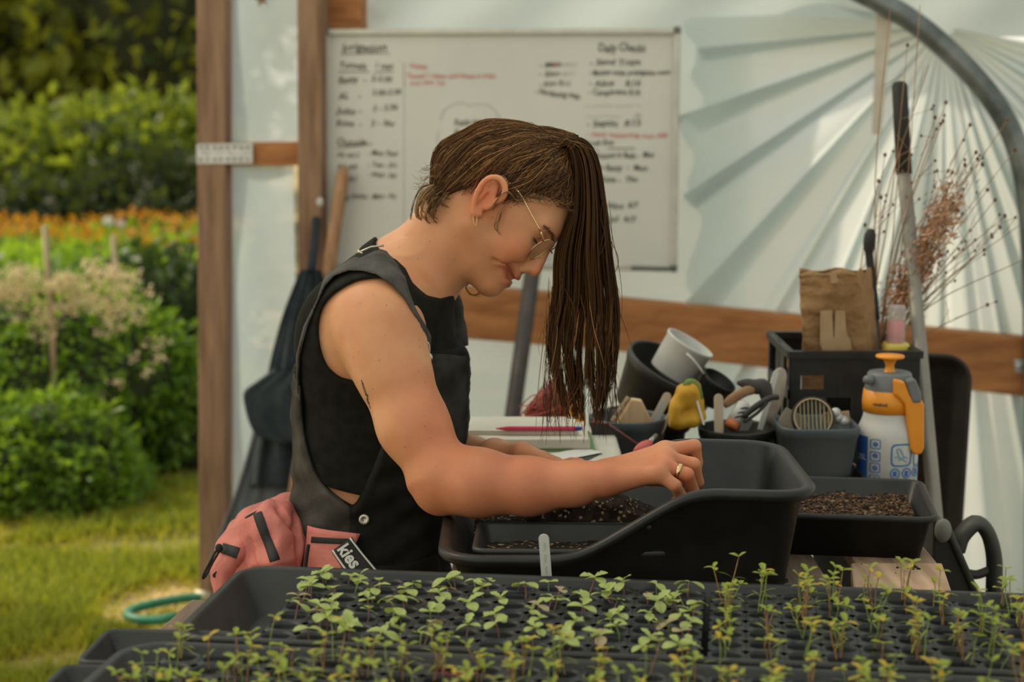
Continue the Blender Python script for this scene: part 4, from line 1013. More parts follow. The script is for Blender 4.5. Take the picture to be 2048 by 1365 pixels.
# seam creases
for L_ in ([(590, 1030), (597, 1080), (598, 1180)], [(498, 1082), (505, 1130), (520, 1185)], [(508, 1146), (550, 1140), (592, 1134)], [(556, 1016), (575, 1040), (592, 1064)]):
    W_l = [None]*12
    for i, v in enumerate(cr([Vector((x, y, 0)) for x, y in L_], 12)): W_l[i] = np.array(hit0(gbag, v.x, v.y))
    for i in range(11): gbag.cap(W_l[i], W_l[i+1], .0042, .0042, .007, sub=True, m=.03)
V, F = gbag.mesh(np.maximum(gbag.d, -(gc_s if False else 1e3)) if False else gbag.d); npobj('main_pouch', V, F, M_pink, bag)
g2 = Grid((-.50, 2.44, .70), (-.36, 2.80, .90), .003)
g2.ell(pt(468, 1135, 2.60), (.030, .115, .062), None, .01); g2.ell(pt(490, 1085, 2.58), (.028, .09, .028), None, .02); Xg, Yg, Zg = g2.xyz((slice(None),)*3)
g2.d = g2.d + .0028*np.sin(110*Zg+60*Xg)*np.sin(60*Yg-50*Xg)
V, F = g2.mesh(); npobj('side_pocket', V, F, M_pink, bag)
# hip belt panel wrapped on the near hip
def hipsheet(p0, nx, ny, off, fn):
    P = np.array([[gc.snap(np.array([pt(*fn(i/(nx-1), j/(ny-1)), 2.50)]), off)[0] for i in range(nx)] for j in range(ny)])
    mb = MB(); mb.raw([Vector(v) for v in P.reshape(-1, 3)], [(j*nx+i, j*nx+i+1, (j+1)*nx+i+1, (j+1)*nx+i) for j in range(ny-1) for i in range(nx-1)]); return mb
hipsheet(None, 16, 10, .0195, lambda u, v: (lerp(588, lerp(722, 690, v), u), lerp(lerp(1053, 1068, u), lerp(1172, 1150, u), v))).build('hip_panel', M_pink, bag, solid=.003)
hipsheet(None, 12, 4, .021, lambda u, v: (lerp(612, 700, u), lerp(1074, 1086, v)+4*u)).build('zip', M_web, bag, solid=.002)
hipsheet(None, 8, 10, .020, lambda u, v: (lerp(706, 690, v)+lerp(0, 18-v*6, u)+v*55*0, 0) if False else (lerp(lerp(703, 716, u), lerp(684, 745, u), v) if False else 700+(u-.5)*20+v*0, 1070)) if False else None
# webbing with lettering running off the panel
W0, W1, W2, W3 = (700, 1078), (730, 1066), (690, 1152), (762, 1150)
A_ = np.array; dW = A_((.60, .80)); nW = A_((.80, -.60))
def wpx(s, t): q = A_((686, 1118)) + dW*s + nW*t; return (float(q[0]), float(q[1]))   # s along the strap, t across
def wsheet(s0, s1, t0, t1, off, m, nm, par, nx=10, ny=5, th=.0012):
    P = [[gc.snap(np.array([pt(*wpx(lerp(s0, s1, i/(nx-1)), lerp(t0, t1, j/(ny-1))), 2.49)]), off)[0] for i in range(nx)] for j in range(ny)]
    mb = MB(); mb.raw([Vector(v) for r_ in P for v in r_], [(j*nx+i, j*nx+i+1, (j+1)*nx+i+1, (j+1)*nx+i) for j in range(ny-1) for i in range(nx-1)]); return mb.build(nm, m, par, solid=th)
web = wsheet(-24, 74, -8, 40, .0230, M_web, 'webbing_strap', bag)
M_white = mat('white print', (.62,.61,.56), rough=.6)
wsheet(-24, 74, -6.5, -3, .0237, M_white, 'edge_stripe', web, 10, 2, .0006); wsheet(-24, 74, 35, 38.5, .0237, M_white, 'edge_stripe', web, 10, 2, .0006)
def text_mesh(s, size=1.0, bold=0.0, shear=0.0):
    cu = bpy.data.curves.new('t', 'FONT'); cu.body = s; cu.size = size; cu.offset = bold*size; cu.shear = shear; cu.resolution_u = 3
    ob = bpy.data.objects.new('t', cu); COL.objects.link(ob); dg = bpy.context.evaluated_depsgraph_get(); me = bpy.data.meshes.new_from_object(ob.evaluated_get(dg))
    V = [tuple(v.co) for v in me.vertices]; F = [tuple(p.vertices) for p in me.polygons]
    bpy.data.objects.remove(ob); bpy.data.curves.remove(cu); bpy.data.meshes.remove(me); return V, F
V, F = text_mesh('kies', 34, .03); mb = MB()
P = gc.snap(np.array([pt(*wpx(-20+v[0], 4+v[1]), 2.49) for v in V]), .0243); mb.raw([Vector(v) for v in P], F); mb.build('lettering', M_white, web)
# compression strap, pocket tab, cords
def baginter(pts, w, off, nm, m, g, Y=2.46, n=16):
    c = cr([Vector((x, y, 0)) for x, y in pts], n); mb = MB(); V = []
    for i, p in enumerate(c):
        t = (c[min(i+1, n-1)]-c[max(i-1, 0)]).normalized(); s = Vector((-t.y, t.x, 0))*w/2
        for k in (-1, 0, 1): V.append(hit(g, p.x+s.x*k, p.y+s.y*k, off))
    mb.raw(V, [(i*3+k, i*3+k+1, i*3+k+4, i*3+k+3) for i in range(n-1) for k in (0, 1)]); return mb.build(nm, m, bag, solid=.002)
baginter([(516, 1028), (528, 1062), (542, 1098), (550, 1122)], 17, .003, 'compression_strap', M_web, gbag)
baginter([(446, 1098), (462, 1103), (476, 1108)], 20, .003, 'pocket_tab', M_web, g2)
def cord(pts, Y, nm, r=.0019):
    return MB().tube(cr([at(x, y, Y) for x, y in pts], 24), r, 6).build(nm, M_web, bag)
cord([(440, 1096), (432, 1103), (420, 1125), (408, 1148), (406, 1158), (413, 1150), (424, 1128), (438, 1104)], 2.50, 'drawcord')
cord([(452, 1130), (440, 1140), (428, 1150), (430, 1154), (440, 1150), (452, 1140)], 2.50, 'drawcord')
cord([(540, 1016), (520, 1022), (500, 1032), (492, 1038), (500, 1040), (520, 1032)], 2.53, 'drawcord', .0022)
MB().blob(at(438, 1097, 2.50), (.006, .006, .007), 10, 8).build('cord_lock', M_web, bag)
cord([(617, 1090), (614, 1110), (611, 1135)], 2.475, 'zip_pull', .0028)
# ================================================================== BENCH, POTTING TRAY, SEED TRAYS, SEEDLINGS
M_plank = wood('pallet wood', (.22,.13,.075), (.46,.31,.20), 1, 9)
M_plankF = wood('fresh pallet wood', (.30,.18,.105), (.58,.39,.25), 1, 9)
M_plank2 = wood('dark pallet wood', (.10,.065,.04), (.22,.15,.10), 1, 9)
M_blk = mat('black plastic', (.010,.0105,.0095), (.017,.0175,.016), rough=.42, scale=30, bump=.08, bscale=200, spec=.4)
M_tray = mat('charcoal tray plastic', (.014,.0155,.015), (.028,.029,.027), rough=.45, scale=14, detail=8, bump=.06, bscale=150, spec=.4)
def soilmat(name, c1, c2, fl, thr, sc_=260):
    m, t, p = newmat(name); p.inputs['Roughness'].default_value = .9; p.inputs['Specular IOR Level'].default_value = .25
    tcn = t.nodes.new('ShaderNodeTexCoord'); n = t.nodes.new('ShaderNodeTexNoise'); n.inputs['Scale'].default_value = 90; n.inputs['Detail'].default_value = 8; t.links.new(tcn.outputs['Object'], n.inputs['Vector'])
    r = t.nodes.new('ShaderNodeValToRGB'); r.color_ramp.elements[0].position = .38; r.color_ramp.elements[1].position = .66; r.color_ramp.elements[0].color = L(c1); r.color_ramp.elements[1].color = L(c2); t.links.new(n.outputs[0], r.inputs[0])
    v = t.nodes.new('ShaderNodeTexVoronoi'); v.inputs['Scale'].default_value = sc_; t.links.new(tcn.outputs['Object'], v.inputs['Vector'])
    s = t.nodes.new('ShaderNodeSeparateColor'); t.links.new(v.outputs['Color'], s.inputs[0]); g = t.nodes.new('ShaderNodeMath'); g.operation = 'GREATER_THAN'; g.inputs[1].default_value = thr; t.links.new(s.outputs[0], g.inputs[0])
    mx = t.nodes.new('ShaderNodeMix'); mx.data_type = 'RGBA'; t.links.new(g.outputs[0], mx.inputs[0]); t.links.new(r.outputs[0], mx.inputs[6]); mx.inputs[7].default_value = L(fl); t.links.new(mx.outputs[2], p.inputs['Base Color'])
    b = t.nodes.new('ShaderNodeBump'); b.inputs['Strength'].default_value = 1; b.inputs['Distance'].default_value = .004; t.links.new(n.outputs[0], b.inputs['Height']); t.links.new(b.outputs[0], p.inputs['Normal'])
    return m
M_soil = soilmat('potting soil', (.012,.008,.005), (.045,.030,.018), (.30,.22,.13), .93)
M_grit = soilmat('gritty topping', (.028,.016,.009), (.095,.054,.027), (.22,.135,.07), .78, 180)
YAW = R(-7.5)
def RZ(a): return Matrix.Rotation(a, 3, 'Z')
def rrect(hx, hy, r, n=6):
    out = []
    for cx_, cy_, a0 in ((hx-r, hy-r, 0), (-hx+r, hy-r, 90), (-hx+r, -hy+r, 180), (hx-r, -hy+r, 270)):
        for i in range(n+1): a = R(a0+90*i/n); out.append((cx_+r*math.cos(a), cy_+r*math.sin(a)))
    return out
def ringloft(mb, rings, close_last=True, close_first=False):
    """rings: lists of Vectors, all of one length; lofted in order"""
    n = len(rings[0]); V = [v for r_ in rings for v in r_]; F = []
    for i in range(len(rings)-1):
        for k in range(n): k2 = (k+1) % n; F.append((i*n+k, i*n+k2, (i+1)*n+k2, (i+1)*n+k))
    if close_last: F.append(tuple((len(rings)-1)*n+k for k in range(n)))
    if close_first: F.append(tuple(range(n-1, -1, -1)))
    return mb.raw(V, F)
def traymesh(hx, hy, h, taper=.015, lip=.010, wall=.003, r=.03, z0=0.0, rim=.008):
    """open tray with rolled rim: outside up, over the rim, inside down"""
    mb = MB()
    def ring(ex, z, rr): return [Vector((x, y, z+z0)) for x, y in rrect(hx+ex, hy+ex, max(.004, rr))]
    rings = [ring(-taper, 0, r-.008), ring(-.002, h-rim-.002, r), ring(lip-.001, h-rim, r+lip), ring(lip, h-rim+.002, r+lip), ring(lip, h-.002, r+lip), ring(lip-.002, h, r+lip), ring(.001, h, r), ring(-wall, h-.003, r-wall), ring(-taper-wall, wall, r-.01)]
    ringloft(mb, rings, True, True); return mb
# bench: pallet boards in two sections, lower frame
BZ = .822
bench = thing('bench', 'rough pallet-wood bench carrying the trays and pots', 'bench', (.4, 2.6, 0))
def board(px0, px1, y0, y1, z=BZ, th=.02, m=M_plank, wig=0, yd=2.35):
    # boards run away from the camera; px measured at depth Y=2.35
    x0 = at(px0, 1150, yd).x; x1 = at(px1, 1150, yd).x
    a = [Vector((x0, y0, 0)), Vector((x1, y0-.01, 0)), Vector((x1+wig, y1, 0)), Vector((x0+wig, y1, 0))]
    mb = MB(); mb.prism([(v.x, v.y) for v in a], lambda p, q: Vector((p, q, z-th)), lambda p, q: Vector((p, q, z))); return mb.build('board', m, bench, bevel=.003)
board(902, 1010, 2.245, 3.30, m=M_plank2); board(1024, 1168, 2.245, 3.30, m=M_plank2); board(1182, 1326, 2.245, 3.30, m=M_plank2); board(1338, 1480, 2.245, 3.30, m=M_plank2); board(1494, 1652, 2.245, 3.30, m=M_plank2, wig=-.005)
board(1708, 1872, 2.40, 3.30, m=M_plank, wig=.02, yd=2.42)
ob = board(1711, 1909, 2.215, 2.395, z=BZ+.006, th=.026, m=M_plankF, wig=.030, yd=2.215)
for y in (2.32, 2.85, 3.22): MB().box((.255, y, BZ-.0425), (.63, .07, .045)).build('bearer', M_plank2, bench, bevel=.003)
for x, y in ((-.02, 2.32), (.53, 2.32), (-.02, 3.22), (.53, 3.22)): MB().box((x, y, (BZ-.0675+.02)/2), (.07, .07, BZ-.0875)).build('leg', M_plank2, bench, bevel=.003)
# front bench section under the seedling trays
b2 = thing('bench', 'low dark bench section under the rows of seedling trays at the front', 'bench', (0, 1.8, 0))
for k in range(5):
    y = 1.44+k*.165; MB().box((.13, y-.015, BZ-.011), (1.16, .15, .022), RZ(YAW)).build('board', M_plank2, b2, bevel=.003)
for x in (-.38, .55): MB().box((x, 1.76-.13*x, BZ-.044), (.06, .74, .044)).build('bearer', M_plank2, b2, bevel=.003)
for x, y in ((-.38, 1.50), (.55, 1.38), (-.38, 2.10), (.55, 1.98)): MB().box((x, y, (BZ-.068+.02)/2), (.06, .06, BZ-.088)).build('leg', M_plank2, b2, bevel=.003)
# crumbs of soil on the board
mb = MB(); q = random.Random(9)
for k in range(26):
    px, py = (q.gauss(1828, 14), q.gauss(1137, 4)) if k < 14 else (q.uniform(1720, 1890), q.uniform(1125, 1180)); p = atz(px, py, BZ+.006); s = q.uniform(.001, .0045) if k < 14 else .0012; mb.blob(p, (s, s, s*.7), 7, 5, amp=.3, seed=k)
tag(mb.build('soil_crumbs', M_soil), 'crumbs of dark soil spilled on the pale end board', 'soil', kind='stuff')

# ---- potting tray (tall-backed, sloping sides)
pot = thing('potting_tray', 'large black potting tray with sloping sides in front of the person', 'potting tray', (.14, 2.36, BZ))
YN, YF = 2.185, 2.515; ZH = at(1640, 984, YN).z; ZL = at(885, 1112, YN).z
def rimz(x):
    # side profile along the tray, photographed from its near side
    k = [(880, 1112), (1128, 1112), (1175, 1098), (1360, 990), (1405, 978), (1640, 984)]
    P = [at(a, b, YN) for a, b in k]; P = [Vector((v.x, 0, v.z)) for v in P]; xs = [v.x for v in P]; zs = [v.z for v in P]
    return float(np.interp(x, xs, zs))
XA, XB = at(885, 1110, YN).x, at(1632, 990, YN).x
hx, hy = (XB-XA)/2, (YF-YN)/2; cxp, cyp = (XA+XB)/2, (YN+YF)/2
def pring(ex, zf, rr, tx=0):
    o = []
    base = rrect(hx+ex, hy+ex, rr, 8); out = []
    for i in range(len(base)):      # refine the long edges
        a = base[i]; b = base[(i+1) % len(base)]; m = max(1, int(math.hypot(b[0]-a[0], b[1]-a[1])/.012))
        for j in range(m): out.append((lerp(a[0], b[0], j/m), lerp(a[1], b[1], j/m)))
    return out
N0 = None
def pr(ex, fz, rr):
    base = rrect(hx, hy, .055, 8); out = []
    for i in range(len(base)):
        a = Vector((*base[i], 0)); b = Vector((*base[(i+1) % len(base)], 0)); m = max(1, int((b-a).length/.012))
        for j in range(m): out.append(a.lerp(b, j/m))
    n = len(out); res = []
    for i, p in enumerate(out):
        t = (out[(i+1) % n]-out[i-1]).normalized(); nrm = Vector((t.y, -t.x, 0)); q = p+nrm*ex; zr = rimz(p.x+cxp)
        # smooth the rim
        zr = sum(rimz(p.x+cxp+d) for d in (-.02, -.01, 0, .01, .02))/5
        res.append(Vector((q.x+cxp, q.y+cyp, fz(zr))))
    return res
rings = [pr(-.035, lambda z: BZ, 0), pr(-.033, lambda z: BZ+.004, 0), pr(-.010, lambda z: z-.016, 0), pr(.004, lambda z: z-.015, 0), pr(.008, lambda z: z-.010, 0), pr(.008, lambda z: z-.003, 0), pr(.004, lambda z: z, 0), pr(-.004, lambda z: z, 0), pr(-.011, lambda z: z-.004, 0), pr(-.038, lambda z: BZ+.006, 0)]
mb = MB(); ringloft(mb, rings, True, True); mb.build('tray_shell', M_blk, pot)
mb = MB().lathe([(0, .002), (.0035, .002), (.004, 0)], at(1298, 1058, YN-.001)+Vector((0, .008, 0)), 12, Matrix.Rotation(R(90), 3, 'X')); mb.build('moulding_mark', M_tray, pot)
# loose soil inside
def soilpatch(x0, x1, y0, y1, z, amp, m, name, parent, nx=60, ny=40, edge=.02, r=.5):
    mb = MB()
    def fn(u, v):
        x, y = lerp(x0, x1, u), lerp(y0, y1, v); e = min(u, 1-u, v, 1-v)
        return Vector((x, y, z + amp*mnoise.noise(Vector((x*14, y*14, z))) + amp*.6*mnoise.noise(Vector((x*60, y*60, 1))) + amp*.4*mnoise.noise(Vector((x*150, y*150, 1)))))
    mb.grid(nx, ny, fn); return mb.build(name, m, parent)
mb = MB()
def fn(u, v):
    x = lerp(-.055, .375, u); y = lerp(YN+.042, YF-.042, v); b = at(1240, 1020, 2.40).x
    w_ = max(0, min(1, (y-2.362)/.028)); w_ = w_*w_*(3-2*w_); h = .012 + w_*(.030 + .055*math.exp(-((x-.115)/.10)**2-((y-2.43)/.07)**2))
    return Vector((x, y, BZ+.012+h+.007*mnoise.noise(Vector((x*30, y*30, 2)))+.004*mnoise.noise(Vector((x*110, y*110, 2)))))
mb.grid(110, 80, fn); o = mb.build('soil', M_soil); tag(o, 'dark speckled potting soil heaped inside the black potting tray', 'soil', kind='stuff')
M_perl = mat('pale grit', (.45,.36,.24), (.62,.52,.38), rough=.8)
mb = MB(); q = random.Random(21)
for k in range(260):
    u, v = q.random(), q.random(); p = fn(u, v); s = q.uniform(.0004, .0011); mb.blob(p+Vector((0, 0, s*.5)), (s, s, s), 5, 4)
mb.build('soil_flecks', M_perl, o)['kind'] = 'stuff'
# small seed tray inside the potting tray
P0 = at(1010, 1035, 2.36); st = thing('seed_tray', 'small black seed tray of soil lying inside the potting tray', 'seed tray', (.082, 2.283, BZ+.031))
t = traymesh(.128, .070, .045, .012, .006, .0025, .014); tr_ = t.build('tray_shell', M_tray, st, off=(0, 0, 0)); 
soil = soilpatch(-.118, .118, -.060, .060, .020, .004, M_soil, 'soil', None, 40, 24); soil.parent = st; soil['kind'] = 'stuff'
st.rotation_euler.z = R(-2)
def plant_label(pts, w, name_label, yaw=0, th=.0012, m=None, lean=None):
    """flat plastic label between two points with a rounded top"""
    a, b = Vector(pts[0]), Vector(pts[1]); d = (b-a); ln = d.length; d.normalize(); s = Vector((math.cos(yaw), math.sin(yaw), 0)); s = (s-d*s.dot(d)).normalized(); n = d.cross(s)
    poly = [(-w*.42, 0), (w*.42, 0), (w/2, ln*.2), (w/2, ln-w/2)] + [(w/2*math.cos(t), ln-w/2+w/2*math.sin(t)) for t in np.linspace(.2, math.pi-.2, 7)] + [(-w/2, ln-w/2), (-w/2, ln*.2)]
    mb = MB(); mb.prism(poly, lambda x, y: a+s*x+d*y-n*th/2, lambda x, y: a+s*x+d*y+n*th/2)
    ob = mb.build('plant_label', m or M_lab); tag(ob, name_label, 'plant label'); return ob, a, d, s, n, ln
M_lab = mat('white label plastic', (.60,.60,.56), (.70,.70,.65), rough=.5)
M_pencil = mat('faint pencil', (.30,.30,.28), rough=.8)
plant_label([at(1020, 1031, 2.385), at(1089, 1027, 2.375)], .010, 'white plant label lying on the soil under the forearm', yaw=R(80))
# ---- seed tray of gritty soil beyond
gt = thing('seed_tray', 'black seed tray of gritty brown soil right of the potting tray', 'seed tray', (.428, 2.567, BZ))
gyaw = R(-8)
t = traymesh(.207, .122, .068, .016, .008, .003, .02); t.build('tray_shell', M_blk, gt, off=(0, 0, 0)); gt.rotation_euler.z = gyaw
mb = MB().grid(60, 40, lambda u, v: Vector((lerp(-.188, .188, u), lerp(-.108, .108, v), .042+.007*mnoise.noise(Vector((u*9, v*6, 3)))+.004*mnoise.noise(Vector((u*40, v*26, 3)))+.012*max(0, u-.6))))
o = mb.build('soil', M_grit, None); o.parent = gt; o['kind'] = 'stuff'
q = random.Random(5); mb = MB(); V = []
for k in range(1500):
    u, v = q.random(), q.random(); p = Vector((lerp(-.186, .186, u), lerp(-.106, .106, v), .046+.007*mnoise.noise(Vector((u*9, v*6, 3)))+.012*max(0, u-.6))); s = q.uniform(.0015, .0034); c = q.choice([(1.3, 1.15, .95), (.7, .55, .42), (.28, .24, .2), (.2, .17, .14), (.2, .17, .14)]); mb.cur = c; mb.blob(p, (s, s*.8, s*.7), 5, 4)
M_gran = mat('grit', (.12,.068,.034), (.19,.112,.06), rough=.8, vcol='tone'); o = mb.build('grit', M_gran, None, tone=True); o.parent = gt; o['kind'] = 'stuff'

# ---- big seedling trays on the front bench
RZT = .88
def trayframe(cx_, cy_, z): return Matrix.Translation((cx_, cy_, z)) @ Matrix.Rotation(YAW, 4, 'Z')
cA = at(560, 1135, 2.188); 
def loc2(M, x, y, z=0): return M @ Vector((x, y, z))
TA_hx, TA_hy = .62, .150
# far tray: its far left corner is at pixel (555,1136), near left at (335,1268)
pL = (atz(560, 1136, RZT)+atz(333, 1268, RZT))/2; ux = Vector((math.cos(YAW), math.sin(YAW), 0))
cT = pL + ux*(TA_hx-.015); TH = RZT-BZ
far = thing('seedling_tray', 'long black tray on the front bench holding the brassica seedling insert', 'tray', (cT.x, cT.y, BZ))
far['label'] = 'long black tray on the front bench holding the brassica seedling insert'
mb = traymesh(TA_hx, TA_hy-.006, TH, .022, .010, .003, .035); mb.build('tray_shell', M_tray, far, off=(0, 0, 0)); far.rotation_euler.z = YAW
MA = trayframe(cT.x, cT.y, BZ)
yv = Vector((-math.sin(YAW), math.cos(YAW), 0))
cN = cT - yv*(2*TA_hy+.022) + ux*(-.04)
nearT = thing('seedling_tray', 'long black tray cut by the bottom picture edge, in front of the brassica tray', 'tray', (cN.x, cN.y, BZ))
mb = traymesh(TA_hx, TA_hy-.006, TH, .022, .010, .003, .045); mb.build('tray_shell', M_tray, nearT, off=(0, 0, 0)); nearT.rotation_euler.z = YAW
MN = trayframe(cN.x, cN.y, BZ)
M_cell = mat('cell tray plastic', (.022,.025,.026), (.042,.045,.045), rough=.45, scale=30, spec=.35)
PX, PY = .0430, .0385
def cellinsert(nx, ny, M, x0, y0, z, label, wob=0):
    """module tray: a skin with a round-cornered tapering pocket at each place, soil in each"""
    t = thing('cell_tray', label, 'cell tray', tuple(M @ Vector((x0+nx*PX/2, y0+ny*PY/2, 0)))); t.rotation_euler.z = YAW; ROOTLOC[t.name] = Vector()
    c0 = Vector((nx*PX/2, ny*PY/2, 0)); mb = MB(); ms = MB(); S = 4
    for j in range(ny):
        for i in range(nx):
            cx_, cy_ = (i+.5)*PX-c0.x, (j+.5)*PY-c0.y; n = 16; sqr = []; r1 = []; r2 = []
            for k in range(n):
                a = 2*math.pi*(k+.5)/n; ca, sa = math.cos(a), math.sin(a); m = max(abs(ca), abs(sa))
                sqr.append(Vector((cx_+ca/m*PX/2, cy_+sa/m*PY/2, z-.0035))); q_ = (abs(ca)**3+abs(sa)**3)**(-1/3)
                r1.append(Vector((cx_+ca*PX*.44*q_*.95, cy_+sa*PY*.44*q_*.95, z))); r2.append(Vector((cx_+ca*PX*.30*q_, cy_+sa*PY*.30*q_, z-.034)))
            ringloft(mb, [sqr, r1, [lerp(a_, b_, .15) for a_, b_ in zip(r1, r2)], r2], True)
            h = .007+.004*rng.random(); rs = [a_.lerp(b_, .30+h*8) for a_, b_ in zip(r1, r2)]; zc = sum((v.z for v in rs))/n
            ms.raw([Vector((cx_, cy_, zc+.003))]+rs, [(0, 1+k, 1+(k+1) % n) for k in range(n)])
    # skirt
    X0, X1, Y0, Y1 = -c0.x, c0.x, -c0.y, c0.y
    sk = [Vector((X0, Y0, 0)), Vector((X1, Y0, 0)), Vector((X1, Y1, 0)), Vector((X0, Y1, 0))]
    mb.raw([Vector((v.x, v.y, z-.0035)) for v in sk]+[Vector((v.x*1.002, v.y*1.004, z-.012)) for v in sk], [(i, (i+1) % 4, (i+1) % 4+4, i+4) for i in range(4)])
    mb.build('module_skin', M_cell, t, off=(0, 0, 0)); s_ = ms.build('soil', M_soil, t, off=(0, 0, 0)); s_['kind'] = 'stuff'
    return t, (lambda i, j: M @ Vector((x0+(i+.5)*PX, y0+(j+.5)*PY, z-.012)))
ZI = TH-.006
xi = at(503, 1262, 1.9)
li = (MA.inverted() @ atz(505, 1262, RZT-.006)).x
y0A = -TA_hy+.016
tA, cellA = cellinsert(12, 7, MA, li+.01, y0A, ZI, 'left black cell tray of pale green brassica seedlings')
tB, cellB = cellinsert(11, 7, MA, li+.018+12*PX, y0A, ZI, 'right black cell tray of tall thin feathery seedlings')
tC, cellC = cellinsert(12, 7, MN, li-.035, y0A+.003, ZI, 'near left cell tray along the bottom picture edge')
tD, cellD = cellinsert(13, 7, MN, li-.027+12*PX, y0A+.003, ZI, 'near right cell tray along the bottom picture edge')
# ---- seedlings
M_sl = leafmat('brassica leaf', (.36,.44,.12), (.48,.56,.19), tr=(.46,.56,.12), k=.3, scale=120)
M_slp = leafmat('pink tinged leaf', (.42,.34,.20), (.50,.42,.24), tr=(.5,.4,.15), k=.3, scale=120)
M_spurp = mat('purple stem', (.20,.09,.10), (.30,.15,.14), rough=.6)
M_ap = leafmat('feathery leaf', (.26,.34,.05), (.42,.46,.07), tr=(.45,.50,.05), k=.35, scale=120)
M_ay = leafmat('yellowing leaf', (.55,.38,.04), (.62,.48,.06), tr=(.65,.45,.04), k=.35, scale=120)
M_ared = mat('reddish thin stem', (.26,.12,.045), (.40,.24,.09), rough=.6)
M_agr = mat('thin green stem', (.16,.24,.05), (.26,.33,.07), rough=.6)
def leafmesh(name, w, l, m, curve=.25, notch=.0, n=7, cup=.15, lobes=0):
    """one leaf: blade starting at the origin along +X, slightly cupped"""
    V = []; F = []
    for i in range(n):
        t = i/(n-1); hw = w*math.sin(math.pi*min(1, t*.94+.05))**.62*(.45+.55*t if True else 1)
        if lobes: hw *= .72+.38*abs(math.cos(t*math.pi*lobes))
        x = l*t; z = -curve*l*t*t
        back = notch*l if i == n-1 else 0
        for k in (-1, -.5, 0, .5, 1):
            V.append((x-(back*(1-abs(k)*1.4) if abs(k) < .7 else 0)+0, hw*k, z+cup*hw*abs(k)))
    for i in range(n-1):
        for k in range(4): F.append((i*5+k, (i+1)*5+k, (i+1)*5+k+1, i*5+k+1))
    me = mesh_np(name, np.array(V), F, {'tone': np.ones((len(V), 3))}); me.materials.append(m); return me
def stemmesh(name, pts, r, m):
    mb = MB().tube(pts, r, 6); me = bpy.data.meshes.new(name); me.from_pydata([tuple(v) for v in mb.v], [], mb.f); me.polygons.foreach_set('use_smooth', mb.sm); me.update(); me.materials.append(m); return me
LF = [leafmesh('cotyledon', .0068, .0125, M_sl, .3, .16), leafmesh('cotyledon', .0080, .0150, M_sl, .45, .14), leafmesh('true_leaf', .0075, .0165, M_sl, .3, 0, 9, .25, 3), leafmesh('cotyledon', .0068, .012, M_slp, .35, .15)]
AF = [leafmesh('leaflet', .0040, .0105, M_ap, .3, 0, 9, .2, 3), leafmesh('leaflet', .0050, .0120, M_ap, .15, 0, 9, .3, 3), leafmesh('leaflet', .0045, .011, M_ay, .4, 0, 9, .2, 3), leafmesh('seed_leaf', .0012, .020, M_ap, .5, 0, 7, .2)]
ST = [stemmesh('stem', cr([(0, 0, 0), (.001, .001, .010), (.000, 0, .020)], 6), [.0011, .001, .001, .0009, .0009, .0009], m) for m in (M_spurp, M_agr)] + [stemmesh('stem', cr([(0, 0, 0), (.006, .001, .009), (.010, .002, .020)], 6), [.0011, .001, .001, .0009, .0009, .0009], M_spurp)]
AS = [stemmesh('stem', cr([(0, 0, 0), (.001, 0, .4), (-.001, .001, .7), (0, 0, 1)], 6), [.0009, .0008, .0008, .0007, .0007, .0006], m) for m in (M_ared, M_agr)]
def kid(name, me, par, loc, rot, s=1.0):
    o = bpy.data.objects.new(name, me); COL.objects.link(o); o.parent = par; o.location = loc; o.rotation_euler = rot; o.scale = (s, s, s) if not isinstance(s, tuple) else s; return o
def brassica(p, q, lab, grp):
    t = thing('brassica_seedling', lab, 'seedling', tuple(p), grp); t.rotation_euler = (q.gauss(0, .16), q.gauss(0, .16), q.random()*6.28); k = q.uniform(.9, 1.4)
    sm_ = ST[2] if q.random() < .25 else ST[0 if q.random() < .75 else 1]; top = (.010*k, .002*k, .020*k) if sm_ is ST[2] else (0, 0, .020*k)
    kid('stem', sm_, t, (0, 0, 0), (0, 0, 0), k)
    lf = LF[3] if q.random() < .12 else LF[q.randint(0, 1)]; a0 = q.random()*3
    for s in (0, math.pi+q.gauss(0, .2)): kid('cotyledon', lf, t, top, (0, q.uniform(-.45, .1), a0+s), k)
    if q.random() < .62:
        for s in ((0, math.pi) if q.random() < .6 else (0,)): kid('true_leaf', LF[2], t, (top[0], top[1], top[2]+.002), (0, q.uniform(-.9, -.3), a0+1.57+s+q.gauss(0, .2)), k*q.uniform(.55, 1.0))
    return t
def feathery(p, q, lab, grp, hmul=1.0):
    t = thing('feathery_seedling', lab, 'seedling', tuple(p), grp); t.rotation_euler.z = q.random()*6.28
    for k in range(q.choice([1, 2, 2, 3])):
        h = q.uniform(.028, .064)*hmul; tx, ty = q.gauss(0, .16), q.gauss(0, .16); b = Vector((q.gauss(0, .003), q.gauss(0, .003), 0)); rot = (tx, ty, 0)
        kid('stem', AS[0 if q.random() < .6 else 1], t, b, rot, (1, 1, h)); Mx = Matrix.Rotation(ty, 3, 'Y') @ Matrix.Rotation(tx, 3, 'X'); tip = b + Mx @ Vector((0, 0, h)); a0 = q.random()*6
        for i in range(3): kid('leaflet', AF[2] if q.random() < .18 else AF[q.randint(0, 1)], t, tip, (0, q.uniform(-.9, -.1), a0+i*2.1+q.gauss(0, .2)), q.uniform(.8, 1.25))
        if q.random() < .7:
            for i in range(2): kid('seed_leaf', AF[3], t, b + (tip-b)*.55, (0, q.uniform(-.9, -.2), a0+1+i*3.1), q.uniform(.6, 1.1))
    return t
q = random.Random(31)
for i in range(12):
    for j in range(7):
        if q.random() < .12: continue
        for _ in range(2 if q.random() < .3 else 1): p = cellA(i, j)+Vector((q.gauss(0, .006), q.gauss(0, .005), 0)); brassica(p, q, 'pale green brassica seedling in the left cell tray of the far row', 'brassica seedlings')
